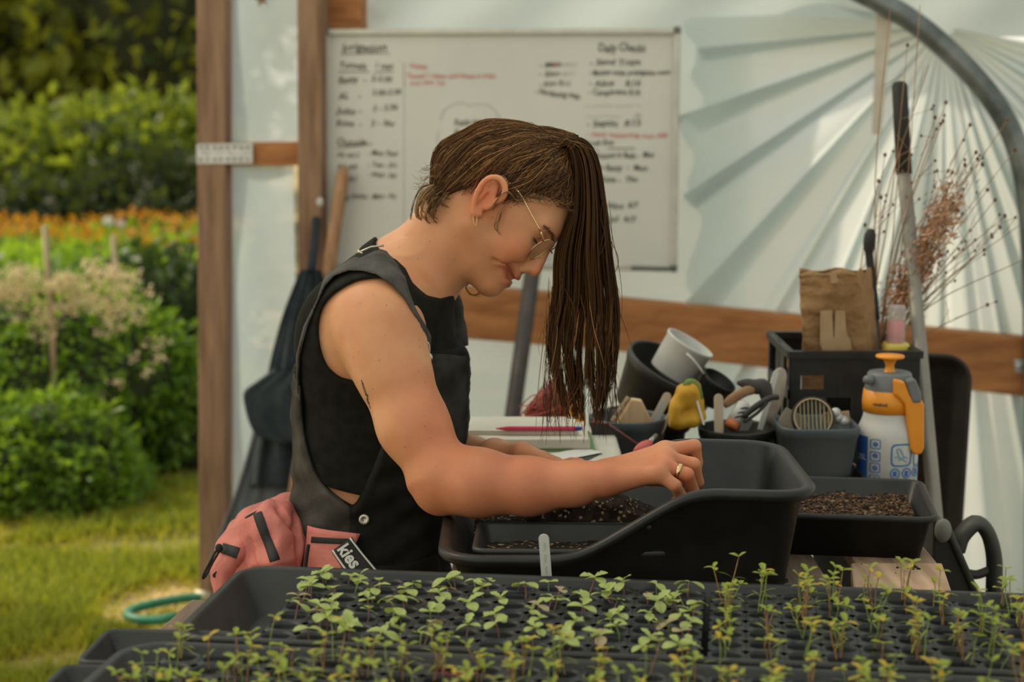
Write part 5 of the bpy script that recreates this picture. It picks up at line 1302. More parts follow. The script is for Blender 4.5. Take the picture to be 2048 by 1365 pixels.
for i in range(11):
    for j in range(7):
        if q.random() < .10: continue
        p = cellB(i, j); feathery(p+Vector((q.gauss(0, .003), q.gauss(0, .003), 0)), q, 'thin feathery seedling in the right cell tray of the far row', 'feathery seedlings in the far row')
for c, nx in ((cellC, 12), (cellD, 13)):
    for i in range(nx):
        for j in range(2, 7):
            if q.random() < .10: continue
            feathery(c(i, j)+Vector((q.gauss(0, .003), q.gauss(0, .003), 0)), q, 'thin feathery seedling in the near row of cell trays', 'feathery seedlings in the near row', .95)
# a dark red leaf among them
M_redl = leafmat('dark red leaf', (.16,.025,.03), (.24,.04,.045), tr=(.3,.03,.03), k=.25)
rl = leafmesh('leaf_blade', .010, .036, M_redl, .2, 0, 9, .3, 2)
p = at(905, 1352, 1.76); t = thing('red_seedling', 'dark red leaf rising from the near cell tray at the bottom edge', 'seedling', tuple(p-Vector((0, 0, .03))))
kid('stem', AS[0], t, (0, 0, 0), (0, 0, 0), (1, 1, .03)); kid('leaf', rl, t, (-.008, 0, .028), (0, -.25, .1), 1.0); kid('leaf', rl, t, (0, 0, .03), (0, -.2, 2.8), .5)
# white label standing in the far tray
ob, a, d, s, n, ln = plant_label([at(1095, 1180, 2.15), at(1087, 1069, 2.135)], .0135, 'white plant label standing upright at the back of the brassica tray')
mb = MB(); nn = n if n.y < 0 else -n; q = random.Random(8)
for w_ in range(3):   # faint, unreadable pencil writing running down the label
    L0 = .012+w_*.017; mb.tube(cr([a + d*(ln-L0-k*.0019) + s*(.0024 if k % 2 else -.0018)*q.uniform(.6, 1.1) + nn*.0008 for k in range(7)], 30), .00022, 4)
mb.build('faint_writing', M_pencil, ob, off=(0, 0, 0))
# ---- small trays at the lower left
for nm, cpx, cpy, lab in ((0, 318, 1290, 'small black seed tray at the far left end of the front bench'), (1, 235, 1366, 'small black tray cut by the bottom edge at the lower left corner')):
    p = atz(cpx, cpy, .868); t = thing('seed_tray', lab, 'seed tray', (p.x, p.y, BZ)); t.rotation_euler.z = R(-4)
    traymesh(.075, .055, .045, .016, .006, .0025, .012).build('tray_shell', M_tray, t, off=(0, 0, 0))
    o = soilpatch(-.058, .058, -.038, .038, .014, .003, M_grit, 'soil', None, 16, 12); o.parent = t; o['kind'] = 'stuff'
# ================================================================== WHITEBOARD
M_wbs = mat('whiteboard enamel', (.60,.60,.55), (.66,.66,.60), rough=.32, scale=2.5, spec=.4)
M_alu = mat('dull aluminium', (.50,.49,.43), (.58,.57,.50), rough=.45, metal=.4)
M_ink2 = mat('black marker', (.035,.04,.035), rough=.6); M_inkr = mat('red marker', (.62,.15,.13), rough=.6); M_inkf = mat('faded marker', (.42,.43,.38), rough=.7)
WBO = .045
a0, z0 = atw(645, 58, WBO); a1, z1 = atw(1360, 56, WBO); _, zb = atw(1352, 541, WBO)
wbt = thing('whiteboard', 'large handwritten whiteboard hung on the end wall behind the person', 'whiteboard', tuple(WP((a0+a1)/2, zb, WBO)))
wslab(MB(), [(650, 60), (1356, 59), (1350, 538), (652, 533)], .015, .040).build('panel', M_wbs, wbt)
for pts in ([(645, 58), (1360, 56), (1360, 68), (645, 70)], [(648, 526), (1352, 530), (1352, 542), (648, 538)], [(645, 58), (656, 58), (659, 538), (648, 538)], [(1349, 57), (1360, 57), (1353, 541), (1342, 541)]):
    wslab(MB(), pts, .012, .052).build('frame_rail', M_alu, wbt, bevel=.003)
M_grey = mat('grey plastic', (.10,.105,.095), (.14,.145,.13), rough=.5)
for x, y in ((1354, 60), (1347, 538), (650, 62), (652, 534)): wslab(MB(), [(x-7, y-7), (x+7, y-7), (x+7, y+7), (x-7, y+7)], .02, .056).build('corner_cap', M_grey, wbt, bevel=.002)
wslab(MB(), [(1262, 534), (1338, 536), (1338, 544), (1262, 542)], .04, .085).build('pen_ledge', M_grey, wbt, bevel=.002)
def write(mb, s, x, y, h, shear=.15, rot=0, bold=.010, wid=None, seed=0):
    V, F = text_mesh(s, h*1.25, bold, shear)
    if not V: return
    mxx = max(v[0] for v in V); k = (wid/mxx) if wid else 1.0; P = []
    for v in V:
        X_ = v[0]*k; Y_ = v[1] + h*.09*math.sin(X_*.11+seed); px = x + X_*math.cos(rot) + Y_*math.sin(rot); py = y + X_*math.sin(rot) - Y_*math.cos(rot)
        a, z = atw(px, py, .0415); P.append(WP(a, z, .0415))
    mb.raw(P, F)
def stroke(mb, pts, w=1.6):
    P = [WP(*atw(x, y, .0412), .0412) for x, y in pts]; mb.tube(P, w*.0007, 5)
bk, rd, fd = MB(), MB(), MB()
for s, x, y, h, w in (('Irrigation', 683, 103, 19, 90), ('Tunnels', 678, 137, 15, 55), ('1 man', 750, 137, 14, 36), ('Betty  -', 676, 166, 16, 56), ('2-2:30', 742, 163, 13, 42), ('AL    -', 677, 198, 16, 45), ('2.00-2:30', 744, 190, 13, 58), ('Julio -', 674, 228, 15, 50), ('2 - 2:30', 745, 221, 13, 50), ('Rose  -', 672, 253, 15, 52), ('2 - 3hr', 741, 252, 13, 50),
    ('Outside', 673, 292, 17, 60), ('A5 A4 2', 674, 315, 12, 44), ('- Mon Thur', 735, 312, 13, 62), ('A3 A4', 674, 338, 12, 40), ('- Tue - Fri', 735, 335, 12, 58), ('A2 A1', 674, 362, 12, 40), ('- Wed - Sat', 735, 355, 12, 58), ('Plug checks - Mon - Fri', 676, 398, 13, 116),
    ('Daily Checks', 1196, 103, 19, 95), ('- Sand Trays', 1179, 130, 14, 102), ('- Moisten under propagation room', 1178, 150, 13, 162), ('- Alice    R16', 1177, 172, 14, 104), ('- Camphrene R16', 1176, 190, 14, 104), ('- Septic  R15', 1172, 253, 15, 110),
    ('- Main', 1078, 134, 12, 46), ('- Elm', 1077, 152, 12, 42), ('- Kim R11', 1078, 172, 12, 62), ('- Hardening map', 1068, 188, 14, 92), ('Katie needs', 908, 250, 15, 70), ('Beth', 908, 270, 14, 30), ('North End', 1165, 291, 13, 62), ('Autumn in Beds -  Mon', 1190, 316, 14, 118), ('in Betty  -  Mon', 1195, 341, 14, 100), ('Rose -  Thu', 1200, 365, 14, 75), ('Alice  6/7', 1215, 417, 14, 62), ('Jul  6/7', 1218, 444, 14, 55)):
    write(bk, s, x, y, h*1.0, wid=w, seed=x, rot=.11 if 'Hardening' in s else 0)
for s, x, y, h, w in (('Visits', 818, 137, 14, 36), ('Tunnel 1 water and mixes in trays', 813, 156, 14, 178), ('out this 1st', 820, 169, 12, 70), ('- Not watering out AB', 1172, 273, 14, 162), ('M', 1104, 132, 12, 12)): write(rd, s, x, y, h*.8, wid=w, seed=x, rot=.02 if 'Not' in s else 0)
for s, x, y, h, w in (('PT1', 1128, 134, 13, 24), ('R11', 1124, 152, 13, 24), ('~ ~~~~ ~~~~ ~', 1172, 215, 13, 110), ('~~~  3', 1172, 236, 12, 110)): write(fd, s, x, y, h*.8, wid=w, seed=x)
for p in ([(682, 108), (778, 106)], [(678, 144), (738, 143)], [(750, 144), (786, 143)], [(674, 296), (745, 288)], [(1215, 297), (1270, 297)]): stroke(bk, p)
for p in ([(808, 124), (808, 520)],): stroke(fd, p, .8)
stroke(rd, [(808, 126), (808, 172)], 1.2)
for p in ([(880, 240), (888, 220), (905, 208), (925, 205), (940, 212), (955, 207), (975, 208), (990, 220), (1000, 240)], [(876, 262), (874, 285), (880, 300)]): stroke(fd, p, 1.2)
bk.build('black_writing', M_ink2, wbt); rd.build('red_writing', M_inkr, wbt); fd.build('faded_writing', M_inkf, wbt)

# ================================================================== THINGS LEANING AND HANGING ON THE WALL
M_hand = wood('worn handle wood', (.26,.13,.06), (.42,.24,.12), 2, 12)
def wpt(x, y, off): return WP(*atw(x, y, off), off)
tp = wpt(688, 334, .075); d = (wpt(654, 560, .16)-tp); k = (tp.z-.03)/-d.z; bt = tp + d*k
t = thing('broom', 'worn wooden tool handle leaning in front of the left edge of the whiteboard', 'broom', tuple(bt))
MB().tube([tp, tp.lerp(bt, .02), bt], [.012, .019, .019], 12).build('handle', M_hand, t)
MB().box((bt.x, bt.y-.02, .065), (.30, .06, .07)).build('brush_head', M_hand, t, bevel=.006)
tp = wpt(1092, 345, .10); d = (wpt(1020, 872, .26)-tp); bt = tp+d*((tp.z-.03)/-d.z)
t = thing('long_handled_tool', 'dark metal pole leaning on the timber rail behind the ponytail', 'tool', tuple(bt))
M_pole = mat('dark painted steel', (.045,.038,.035), (.075,.062,.055), rough=.6)
MB().tube([tp, bt], .0225, 12).build('pole', M_pole, t)
MB().tube([tp.lerp(bt, .545), tp.lerp(bt, .60)], .025, 12).build('ferrule', mat('rusty ferrule', (.13,.07,.05), (.20,.12,.08), rough=.8), t)
MB().box((bt.x, bt.y, .05), (.22, .04, .05)).build('tool_head', M_pole, t, bevel=.005)
# work coat
M_coat = mat('navy cotton', (.022,.030,.036), (.042,.052,.060), rough=.9, scale=9, bump=.5, bscale=30, bdist=.006, spec=.15)
M_skirt = mat('blue cotton in lit tone', (.075,.088,.105), (.15,.16,.18), rough=.9, scale=8, stretch=(5, 5, .6), bump=.4, bscale=20, spec=.15)  # lower coat coloured paler to stand for light from outside
coat = thing('work_coat', 'dark navy work coat hanging on the post behind the person', 'coat', tuple(wpt(600, 1190, .12)))
def drape(rows, off, dep, folds, fdep, name, m, nn=56):
    mb = MB(); V = []; ny = 40; P = cr([Vector((a, b, y)) for a, b, y in rows], ny)
    for j, p in enumerate(P):
        vj = j/(ny-1)
        for i in range(nn):
            a = 2*math.pi*i/nn; u = .5+.5*math.cos(a); s_ = math.sin(a); x = lerp(p.x, p.y, u); wv = fdep*math.sin(folds*2*math.pi*u+1.3*math.sin(vj*3))*(.3+.7*vj) + fdep*.4*math.sin(folds*4.1*math.pi*u+vj*4)
            o = off + dep*s_*.5*(.6+.4*vj) + (wv if s_ > -.1 else 0)
            V.append(wpt(x, p.z, o))
    F = [(j*nn+i, j*nn+(i+1) % nn, (j+1)*nn+(i+1) % nn, (j+1)*nn+i) for j in range(ny-1) for i in range(nn)] + [tuple(range(nn)), tuple((ny-1)*nn+i for i in range(nn))]
    mb.raw(V, F); return mb.build(name, m, coat)
drape([(602, 640, 540), (592, 648, 560), (572, 662, 610), (556, 672, 660), (541, 680, 720), (528, 690, 790), (516, 700, 860), (506, 705, 920), (500, 708, 975)], .18, .11, 4.2, .014, 'coat_body', M_coat)
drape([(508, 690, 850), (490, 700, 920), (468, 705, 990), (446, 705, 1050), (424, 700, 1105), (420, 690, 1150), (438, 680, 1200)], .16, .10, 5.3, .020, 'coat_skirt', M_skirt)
drape([(548, 655, 738), (512, 662, 764), (488, 666, 784), (489, 668, 812), (499, 668, 848), (513, 665, 870), (545, 652, 884), (600, 640, 890)], .25, .07, 2.3, .010, 'turned_sleeve', M_coat)
MB().tube(cr([wpt(633, 435, .12), wpt(629, 490, .15), wpt(622, 545, .17)], 10), [.012]*10, 8, True, flat=.5).build('hanging_loop', M_coat, coat)
MB().blob(wpt(640, 405, .13), (.010, .008, .014), 10, 8).build('hook', mat('white hook', (.5,.5,.46), rough=.5), coat)
# hanging star
mb = MB(); poly = []; c = atw(523, -2, .035)
for i in range(10):
    r_ = .022 if i % 2 == 0 else .010; a = R(90+36*i+12); poly.append((c[0]+r_*math.cos(a), c[1]+r_*math.sin(a)))
mb.prism(poly, lambda a, z: WP(a, z, .032), lambda a, z: WP(a, z, .037)); tag(mb.build('star_ornament', mat('dried brown paper', (.20,.13,.08), (.30,.20,.13), rough=.9)), 'small brown star hanging in front of the upper pane', 'ornament')

# ================================================================== BACK OF THE BENCH
def S(Y, z=BZ): return Y/FPX   # metres per pixel near depth Y
M_potblue = mat('blue grey pot plastic', (.060,.080,.090), (.085,.105,.115), rough=.5, scale=8)
M_potblk = mat('black pot plastic', (.012,.013,.012), (.022,.022,.020), rough=.45, scale=10)
def potthing(label, cx_, Y, r, h, m, name='plant_pot', z=BZ, M=None, cat='pot', sq=None, taper=.82, loc=None, group=None):
    p = loc or Vector((at(cx_, 900, Y).x, Y, z)); t = thing(name, label, cat, tuple(p), group)
    pr_ = [(0, 0), (r*taper*.96, 0), (r*taper, .004), (r*.955, h*.80), (r*.975, h*.81), (r, h*.97), (r*.99, h), (r*.945, h), (r*.93, h*.96), (r*taper*.93, .006), (0, .006)]
    MB().lathe(pr_, p, 40, M, sq).build('pot_wall', m, t); return t, p
pL_, pLp = potthing('blue-grey round pot holding a wooden brush and plant sticks', 1255, 3.05, .0715, .098, M_potblue)
pR_, pRp = potthing('black round pot of tools behind the potting tray', 1474, 3.0, .0710, .088, M_potblk)
pS_, pSp = potthing('blue-grey square pot holding a round sieve', 1630, 2.93, .0700, .088, M_potblue, sq=5, z=BZ+.022)
t = thing('pot_saucer', 'black square saucer tray under the blue-grey square pot', 'saucer', (pSp.x+.012, 2.93, BZ)); mb = traymesh(.064, .060, .024, .006, .004, .002, .012); mb.build('saucer_tray', M_potblk, t, off=(0, 0, 0))
# tilted stack of black pots with a white tub
def tilt(ax): return Vector((0, 0, 1)).rotation_difference(Vector(ax).normalized()).to_matrix()
ax1 = Vector((.40, -.22, .88)); c1 = at(1318, 800, 3.22) - ax1.normalized()*.03
t, _ = potthing('big black pot tipped sideways with a white tub inside it', 0, 3.22, .098, .105, M_potblk, M=tilt(ax1), loc=c1, taper=.80)
potthing('low black pot propping the tipped big pot', 1290, 3.24, .085, .07, M_potblk, taper=.88)
ax2 = Vector((.50, -.12, .86)); c2 = at(1342, 748, 3.2)
tub = thing('plastic_tub', 'white plastic tub lying tilted in the tipped black pot', 'tub', tuple(c2)); M_milk = mat('milky plastic', (.52,.53,.49), (.60,.60,.55), rough=.4)
MB().lathe([(0, 0), (.044, 0), (.0445, .003), (.0475, .066), (.0495, .068), (.0495, .072), (.046, .072), (.043, .004), (0, .004)], c2, 36, tilt(ax2)).build('tub_wall', M_milk, tub)
MB().tube(cr([at(1374, 708, 3.13), at(1388, 722, 3.12), at(1408, 748, 3.12)], 8), .0022, 6).build('tub_handle', M_milk, tub)
ax3 = Vector((.45, -.25, .75)); potthing('small black pot tipped behind the yellow glove', 0, 3.16, .034, .05, M_potblk, M=tilt(ax3), loc=at(1412, 800, 3.16), taper=.85)
# contents of the left pot
M_beech = wood('beech', (.50,.34,.18), (.66,.48,.29), 2, 14); M_stick = wood('pale stick wood', (.52,.42,.29), (.66,.56,.42), 2, 14)
def slabpx(pts, Y, th, name, m, label, cat, par=None, bev=.001, group=None):
    P = [at(x, y, Y) for x, y in pts]; mb = MB(); mb.prism([(v.x, v.z) for v in P], lambda a, z: Vector((a, Y+th/2, z)), lambda a, z: Vector((a, Y-th/2, z))); ob = mb.build(name, m, par, bevel=bev)
    if not par: tag(ob, label, cat, group)
    return ob
br = thing('wooden_brush', 'wooden brush with pale bristles standing in the left blue-grey pot', 'brush', tuple(at(1262, 870, 3.03)))
slabpx([(1226, 870), (1233, 846), (1262, 797), (1283, 800), (1300, 835), (1300, 870)], 3.03, .022, 'brush_back', M_beech, '', '', br, .003)
mb = MB(); q = random.Random(6)
for k in range(150):
    u = q.random(); x, y = lerp(1230, 1262, u), lerp(846, 798, u); p = at(x, y, 3.03+q.uniform(-.009, .009)); mb.tube([p, p+Vector((-.008, q.gauss(0, .001), .005+q.gauss(0, .001)))], .0005, 3)
o = mb.build('bristles', mat('bristle', (.55,.42,.25), rough=.7), br); o['kind'] = 'stuff'
def stickpx(x0, y0, x1, y1, Y0, Y1, w, m, label, cat='plant label', name='plant_label', group=None, th=.0015, yaw=0):
    a, b = at(x0, y0, Y0), at(x1, y1, Y1); ob, *_ = plant_label([a, b], w, label, yaw=yaw, m=m, th=th); ob.name = name
    if group: ob['group'] = group
    return ob
M_lblue = mat('pale blue plastic', (.50,.58,.60), rough=.5)
stickpx(1296, 866, 1338, 786, 3.05, 3.06, .016, M_stick, 'broad pale wooden stick leaning right in the left blue-grey pot')
stickpx(1304, 868, 1328, 800, 3.03, 3.03, .010, M_lblue, 'pale blue plastic label beside the broad wooden stick')
for i, (x0, x1, y1) in enumerate(((1310, 1350, 812), (1322, 1356, 800))): stickpx(x0, 868, x1, y1, 3.02, 3.03, .006, M_stick if i else M_lab, ('thin white label' if not i else 'thin wooden stick')+' leaning towards the yellow glove')
# yellow gloves
M_yel = mat('mustard cloth', (.52,.27,.015), (.66,.38,.03), rough=.8, scale=20, bump=.5, bscale=40, bdist=.005); M_cuff = mat('green cuff', (.10,.17,.03), (.18,.26,.05), rough=.8)
gv = thing('garden_glove', 'crumpled mustard yellow glove with a green cuff between the pots', 'glove', tuple(at(1372, 858, 2.99)))
g3 = Grid(at(1325, 870, 3.08)+Vector((0, -.16, -.02)), at(1425, 745, 3.08)+Vector((.01, 0, .01)), .003)
g3.cap(pt(1352, 838, 2.99), pt(1376, 795, 3.0), .020, .026, .02); g3.cap(pt(1352, 842, 2.975), pt(1385, 838, 2.98), .016, .017, .006); g3.cap(pt(1390, 800, 2.985), pt(1398, 830, 2.98), .015, .012, .01); g3.cap(pt(1362, 800, 2.975), pt(1350, 832, 2.968), .013, .012, .006); g3.cap(pt(1378, 790, 2.98), pt(1384, 775, 2.99), .018, .016, .01)
Xg, Yg, Zg = g3.xyz((slice(None),)*3); g3.d = g3.d+.0018*np.sin(160*Zg+120*Xg)*np.sin(130*Xg-70*Zg+40*Yg)
V, F = g3.mesh(); npobj('glove_body', V, F, M_yel, gv); MB().tube(cr([at(1370, 776, 2.985), at(1384, 768, 2.985), at(1396, 780, 2.98), at(1402, 800, 2.975)], 10), [.008, .010, .011, .010, .009, .008, .007, .006, .005, .003], 8).build('cuff', M_cuff, gv)
stickpx(1408, 850, 1392, 795, 2.96, 2.97, .004, M_lab, 'thin white label standing just right of the yellow glove')
# tools in the black pot
stickpx(1438, 875, 1437, 788, 2.965, 2.97, .0165, M_stick, 'round-topped pale wooden label upright in the black pot')
M_tubew = mat('white tube print', (.50,.50,.46), (.60,.60,.55), rough=.5)
tb = thing('glue_tube', 'white tube with an orange base lying among the tools in the black pot', 'tube', tuple(at(1462, 862, 2.96)))
a, b = at(1460, 856, 2.96), at(1490, 806, 2.98); MB().tube([a, a.lerp(b, .25)], .013, 14).build('tube_base', mat('orange base', (.55,.16,.05), rough=.5), tb); MB().tube([a.lerp(b, .25), a.lerp(b, .9), b], [.013, .0135, .009], 14).build('tube_body', M_tubew, tb)
mb = MB()
for k in range(3): mb.tube([a.lerp(b, .38+k*.17)+Vector((-.010, -.0095, 0)), a.lerp(b, .42+k*.17)+Vector((.002, -.0140, .004)), a.lerp(b, .45+k*.17)+Vector((.009, -.0105, .002))], .0016, 5)
mb.build('tube_print', M_ink2, tb)
kn_ = thing('pruning_knife', 'wooden-handled tool with a black head lying across the black pot', 'tool', tuple(at(1480, 860, 2.99)))
MB().tube(cr([at(1448, 812, 2.98), at(1470, 795, 2.985), at(1492, 783, 2.99), at(1506, 782, 2.995)], 12), [.006, .008, .009, .0095, .0095, .0095, .0095, .0095, .009, .009, .008, .007], 10).build('handle', wood('tool wood', (.20,.10,.045), (.34,.19,.09), 0, 14), kn_)
MB().tube(cr([at(1474, 766, 3.0), at(1490, 768, 3.0), at(1510, 774, 3.0), at(1528, 775, 3.0), at(1534, 800, 3.0)], 14), [.003, .005, .007, .009, .011, .012, .0135, .014, .0145, .0145, .014, .013, .012, .010], 10, flat=.6).build('tool_head', M_pole, kn_)
sh = thing('scissors', 'black handled snips standing in the right side of the black pot', 'scissors', tuple(at(1500, 868, 2.95)))
M_bl2 = mat('black rubber', (.015,.015,.014), (.025,.024,.022), rough=.6); M_blade = mat('steel blade', (.35,.35,.33), rough=.3, metal=.9)
MB().tube(cr([at(1486, 836, 2.955), at(1510, 815, 2.955), at(1540, 797, 2.955), at(1558, 795, 2.955)], 12), [.004, .005, .0055, .006, .006, .006, .006, .0055, .005, .005, .005, .004], 8).build('handle', M_bl2, sh)
MB().tube(cr([at(1488, 845, 2.95), at(1515, 826, 2.95), at(1535, 805, 2.95)], 10), [.003]*10, 8).build('handle', M_bl2, sh); slabpx([(1478, 862), (1484, 838), (1494, 832), (1508, 842), (1496, 862)], 2.955, .002, 'blade', M_blade, '', '', sh, .0004)
stickpx(1520, 860, 1553, 742, 3.0, 3.02, .012, M_lab, 'tall white label leaning at the right rim of the black pot', yaw=R(30))
MB_ = MB().tube(cr([at(1530, 845, 3.03), at(1548, 800, 3.04), at(1560, 750, 3.05), at(1566, 738, 3.05)], 10), [.012, .015, .018, .020, .020, .018, .016, .013, .010, .006], 9, flat=.5); tag(MB_.build('cloth_rag', mat('grey rag', (.33,.28,.22), (.50,.44,.36), rough=.9, bump=.5)), 'pale crumpled rag hanging between the black pot and the crate', 'rag')
# round sieve and card in the square pot
sv = thing('sieve', 'round sieve with tan slats standing in the square pot', 'sieve', tuple(at(1628, 850, 2.95)))
cS = at(1625, 836, 2.93); Ms = Matrix.Rotation(R(68), 3, 'X') @ Matrix.Rotation(0, 3, 'Z')
MB().lathe([(.034, -.006), (.037, -.006), (.037, .006), (.034, .006), (.034, -.006)], cS, 36, Ms).build('sieve_ring', M_bl2, sv)
MB().lathe([(.032, .004), (.034, .004), (.034, .0065), (.032, .0065), (.032, .004)], cS, 36, Ms).build('inner_ring', M_beech, sv)
mb = MB()
for k in range(9):
    x = -.028+.007*k; hh = math.sqrt(max(0, .0325**2-x*x)); mb.bar(cS+Ms @ Vector((x, -hh, 0)), cS+Ms @ Vector((x, hh, 0)), .0028, .002)
mb.build('slats', mat('sieve slats', (.20,.17,.09), (.33,.28,.15), rough=.7), sv)
slabpx([(1556, 842), (1572, 815), (1612, 836), (1618, 856), (1560, 860)], 2.965, .002, 'card_scrap', mat('grey card', (.34,.29,.22), (.42,.36,.28), rough=.9), 'grey brown scrap of card in the left of the square pot', 'card')
slabpx([(1640, 848), (1646, 826), (1698, 822), (1702, 850)], 2.95, .002, 'card_scrap', mat('tan card', (.42,.29,.16), (.52,.38,.22), rough=.9), 'tan scrap of card in the right of the square pot', 'card')
mb = MB()
for x, y in ((1678, 836), (1688, 842), (1672, 826)): mb.lathe([(0, .004), (.006, .003), (.009, 0), (.0095, -.003)], at(x, y, 2.935), 12, Matrix.Rotation(R(75), 3, 'X'))
tag(mb.build('metal_fittings', M_galv), 'little cluster of grey metal fittings at the right of the square pot', 'fittings', kind='stuff')
# crate
crate = thing('plastic_crate', 'black plastic crate with cut-out sides behind the sprayer', 'crate', (at(1705, 800, 3.1).x, 3.23, BZ))
x0, x1 = at(1582, 720, 3.1).x, at(1838, 720, 3.1).x; zt = at(1700, 703, 3.1).z; yf, yb = 3.1, 3.36
def cwall(a, b, m=M_blk):
    mb = MB(); d = (b-a); ln = d.length; d.normalize(); up = Vector((0, 0, 1)); H_ = zt-BZ
    def br(u0, u1, v0, v1, th=.006): mb.bar(a+d*(u0+u1)/2*0+a*0+d*u0+up*((v0+v1)/2), a+d*u1+up*((v0+v1)/2), th, v1-v0)
    br(0, ln, H_-.014, H_, .014); br(0, ln, 0, H_*.22); br(0, ln, H_*.56, H_*.66); br(0, .016, 0, H_); br(ln-.016, ln, 0, H_); br(.06, .085, 0, H_*.6); br(ln*.5-.012, ln*.5+.03, 0, H_); br(ln-.075, ln-.055, 0, H_*.6); br(.018+.045, ln*.5, H_*.60, H_-.01)
    mb.build('side_wall', m, crate, bevel=.0015)
def wplate(y, wins):
    zb_, H_ = BZ, zt-BZ; xs = sorted({x0, x1}|{w for q_ in wins for w in q_[:2]}); zs_ = sorted({zb_, zt-.013}|{w for q_ in wins for w in q_[2:]}); mb = MB()
    for i in range(len(xs)-1):
        for j in range(len(zs_)-1):
            cxm, czm = (xs[i]+xs[i+1])/2, (zs_[j]+zs_[j+1])/2
            if any(q_[0] < cxm < q_[1] and q_[2] < czm < q_[3] for q_ in wins): continue
            mb.box((cxm, y, czm), (xs[i+1]-xs[i], .006, zs_[j+1]-zs_[j]))
    mb.bar((x0-.006, y, zt-.006), (x1+.006, y, zt-.006), .018, .013); mb.build('side_wall', M_blk, crate)
for y in (yf, yb):
    wplate(y, [(at(1601, 760, yf).x, at(1648, 760, yf).x, at(1600, 779, yf).z, at(1600, 751, yf).z), (at(1642, 800, yf).x, at(1703, 800, yf).x, at(1600, 868, yf).z, at(1600, 795, yf).z), (at(1760, 800, yf).x, at(1815, 800, yf).x, at(1600, 868, yf).z, at(1600, 751, yf).z)])
cwall(Vector((x0, yf, BZ)), Vector((x0, yb, BZ))); cwall(Vector((x1, yf, BZ)), Vector((x1, yb, BZ)))
MB().box(((x0+x1)/2, (yf+yb)/2, BZ+.003), (x1-x0, yb-yf, .005)).build('crate_floor', M_blk, crate)
# paper bag standing in the crate
M_paper = mat('kraft paper', (.27,.145,.055), (.42,.245,.105), rough=.85, scale=9, bump=1.0, bscale=14, bdist=.03, detail=6); M_tape = mat('kraft tape', (.38,.24,.12), (.46,.31,.16), rough=.6)
pb = thing('paper_bag', 'crumpled brown paper bag standing in the black crate', 'paper bag', tuple(at(1680, 760, 3.2)))
rows = [(1604, 1741, 1757, 790), (1605, 1738, 1757, 700), (1604, 1730, 1752, 650), (1601, 1722, 1749, 600), (1600, 1715, 1746, 566), (1599, 1712, 1744, 548)]
P = cr([Vector((a, b, y)) for a, b, c, y in rows], 24); Pc = cr([Vector((c, 0, y)) for a, b, c, y in rows], 24); mb = MB(); V = []; nn = 48
for j in range(24):
    y = P[j].z; fl = at(P[j].x, y, 3.17); frr = at(P[j].y, y-6*j/24, 3.16); br_ = at(Pc[j].x, y-10*j/24, 3.235); bl = Vector((fl.x+.01, 3.235, fl.z))
    t_ = j/23; pinch = .5*t_**3; br_ = br_.lerp(frr, pinch*.2); cs = [fl, frr, br_, bl]
    for i in range(nn):
        k = i/nn*4; e = int(k); f = k-e; p = cs[e].lerp(cs[(e+1) % 4], f); n_ = mnoise.noise(p*26)*.007+abs(mnoise.noise(p*55))*.006+.002*math.sin(j*1.9+i*.2); V.append(p+Vector((n_*.5, n_, n_*.3+ (0.004*math.sin(i*.9) if j == 23 else 0))))
mb.raw(V, [(j*nn+i, j*nn+(i+1) % nn, (j+1)*nn+(i+1) % nn, (j+1)*nn+i) for j in range(23) for i in range(nn)]+[tuple(range(nn))]); mb.build('bag_wall', M_paper, pb, solid=.001)
def tapest(pts, Y): P = [at(x, y, Y) for x, y in pts]; return MB().prism([(v.x, v.z) for v in P], lambda a, z: Vector((a, Y+.0015, z)), lambda a, z: Vector((a, Y, z)))
tapest([(1659, 545), (1672, 543), (1676, 566), (1662, 568)], 3.155).build('tape_tab', M_tape, pb); tapest([(1641, 622), (1664, 620), (1668, 690), (1648, 712), (1640, 690)], 3.153).build('tape_strip', M_tape, pb); tapest([(1671, 622), (1690, 622), (1692, 660), (1702, 690), (1668, 690)], 3.152).build('tape_strip', M_tape, pb); tapest([(1642, 680), (1700, 676), (1704, 700), (1644, 706)], 3.1515).build('tape_strip', M_tape, pb)
# dried flowers
q = random.Random(77); M_dry = mat('dried stems', (.28,.15,.07), (.42,.26,.14), rough=.85); M_pod = mat('dried pods', (.10,.06,.04), (.20,.11,.06), rough=.9); M_fluff = mat('rusty dried florets', (.34,.15,.075), (.50,.26,.14), rough=.9, vcol='tone')
df = thing('dried_flowers', 'bunch of dried brown flower stems standing in the crate behind the paper bag', 'dried flowers', tuple(at(1760, 760, 3.3)))
ms, mp, mf = MB(), MB(), MB()
tips = [(1780, 20, 0), (1815, 90, 1), (1840, 10, 0), (1858, 130, 0), (1870, 235, 1), (1886, 242, 1), (1892, 205, 1), (1940, 250, 1), (1952, 305, 1), (1955, 318, 1), (1965, 330, 1), (1975, 380, 1), (1990, 400, 1), (2010, 432, 1), (2000, 455, 1), (1984, 474, 1), (1968, 500, 1), (1880, 510, 1), (1757, 362, 1), (1762, 395, 1), (1770, 310, 1), (1800, 300, 0), (1905, 345, 1), (1930, 330, 1), (1915, 420, 1), (1975, 610, 1), (1940, 480, 0), (2040, 450, 0), (2030, 300, 1), (2015, 240, 1), (1730, 450, 1), (1745, 480, 0), (1900, 560, 0), (1935, 300, 0), (2046, 520, 0)]
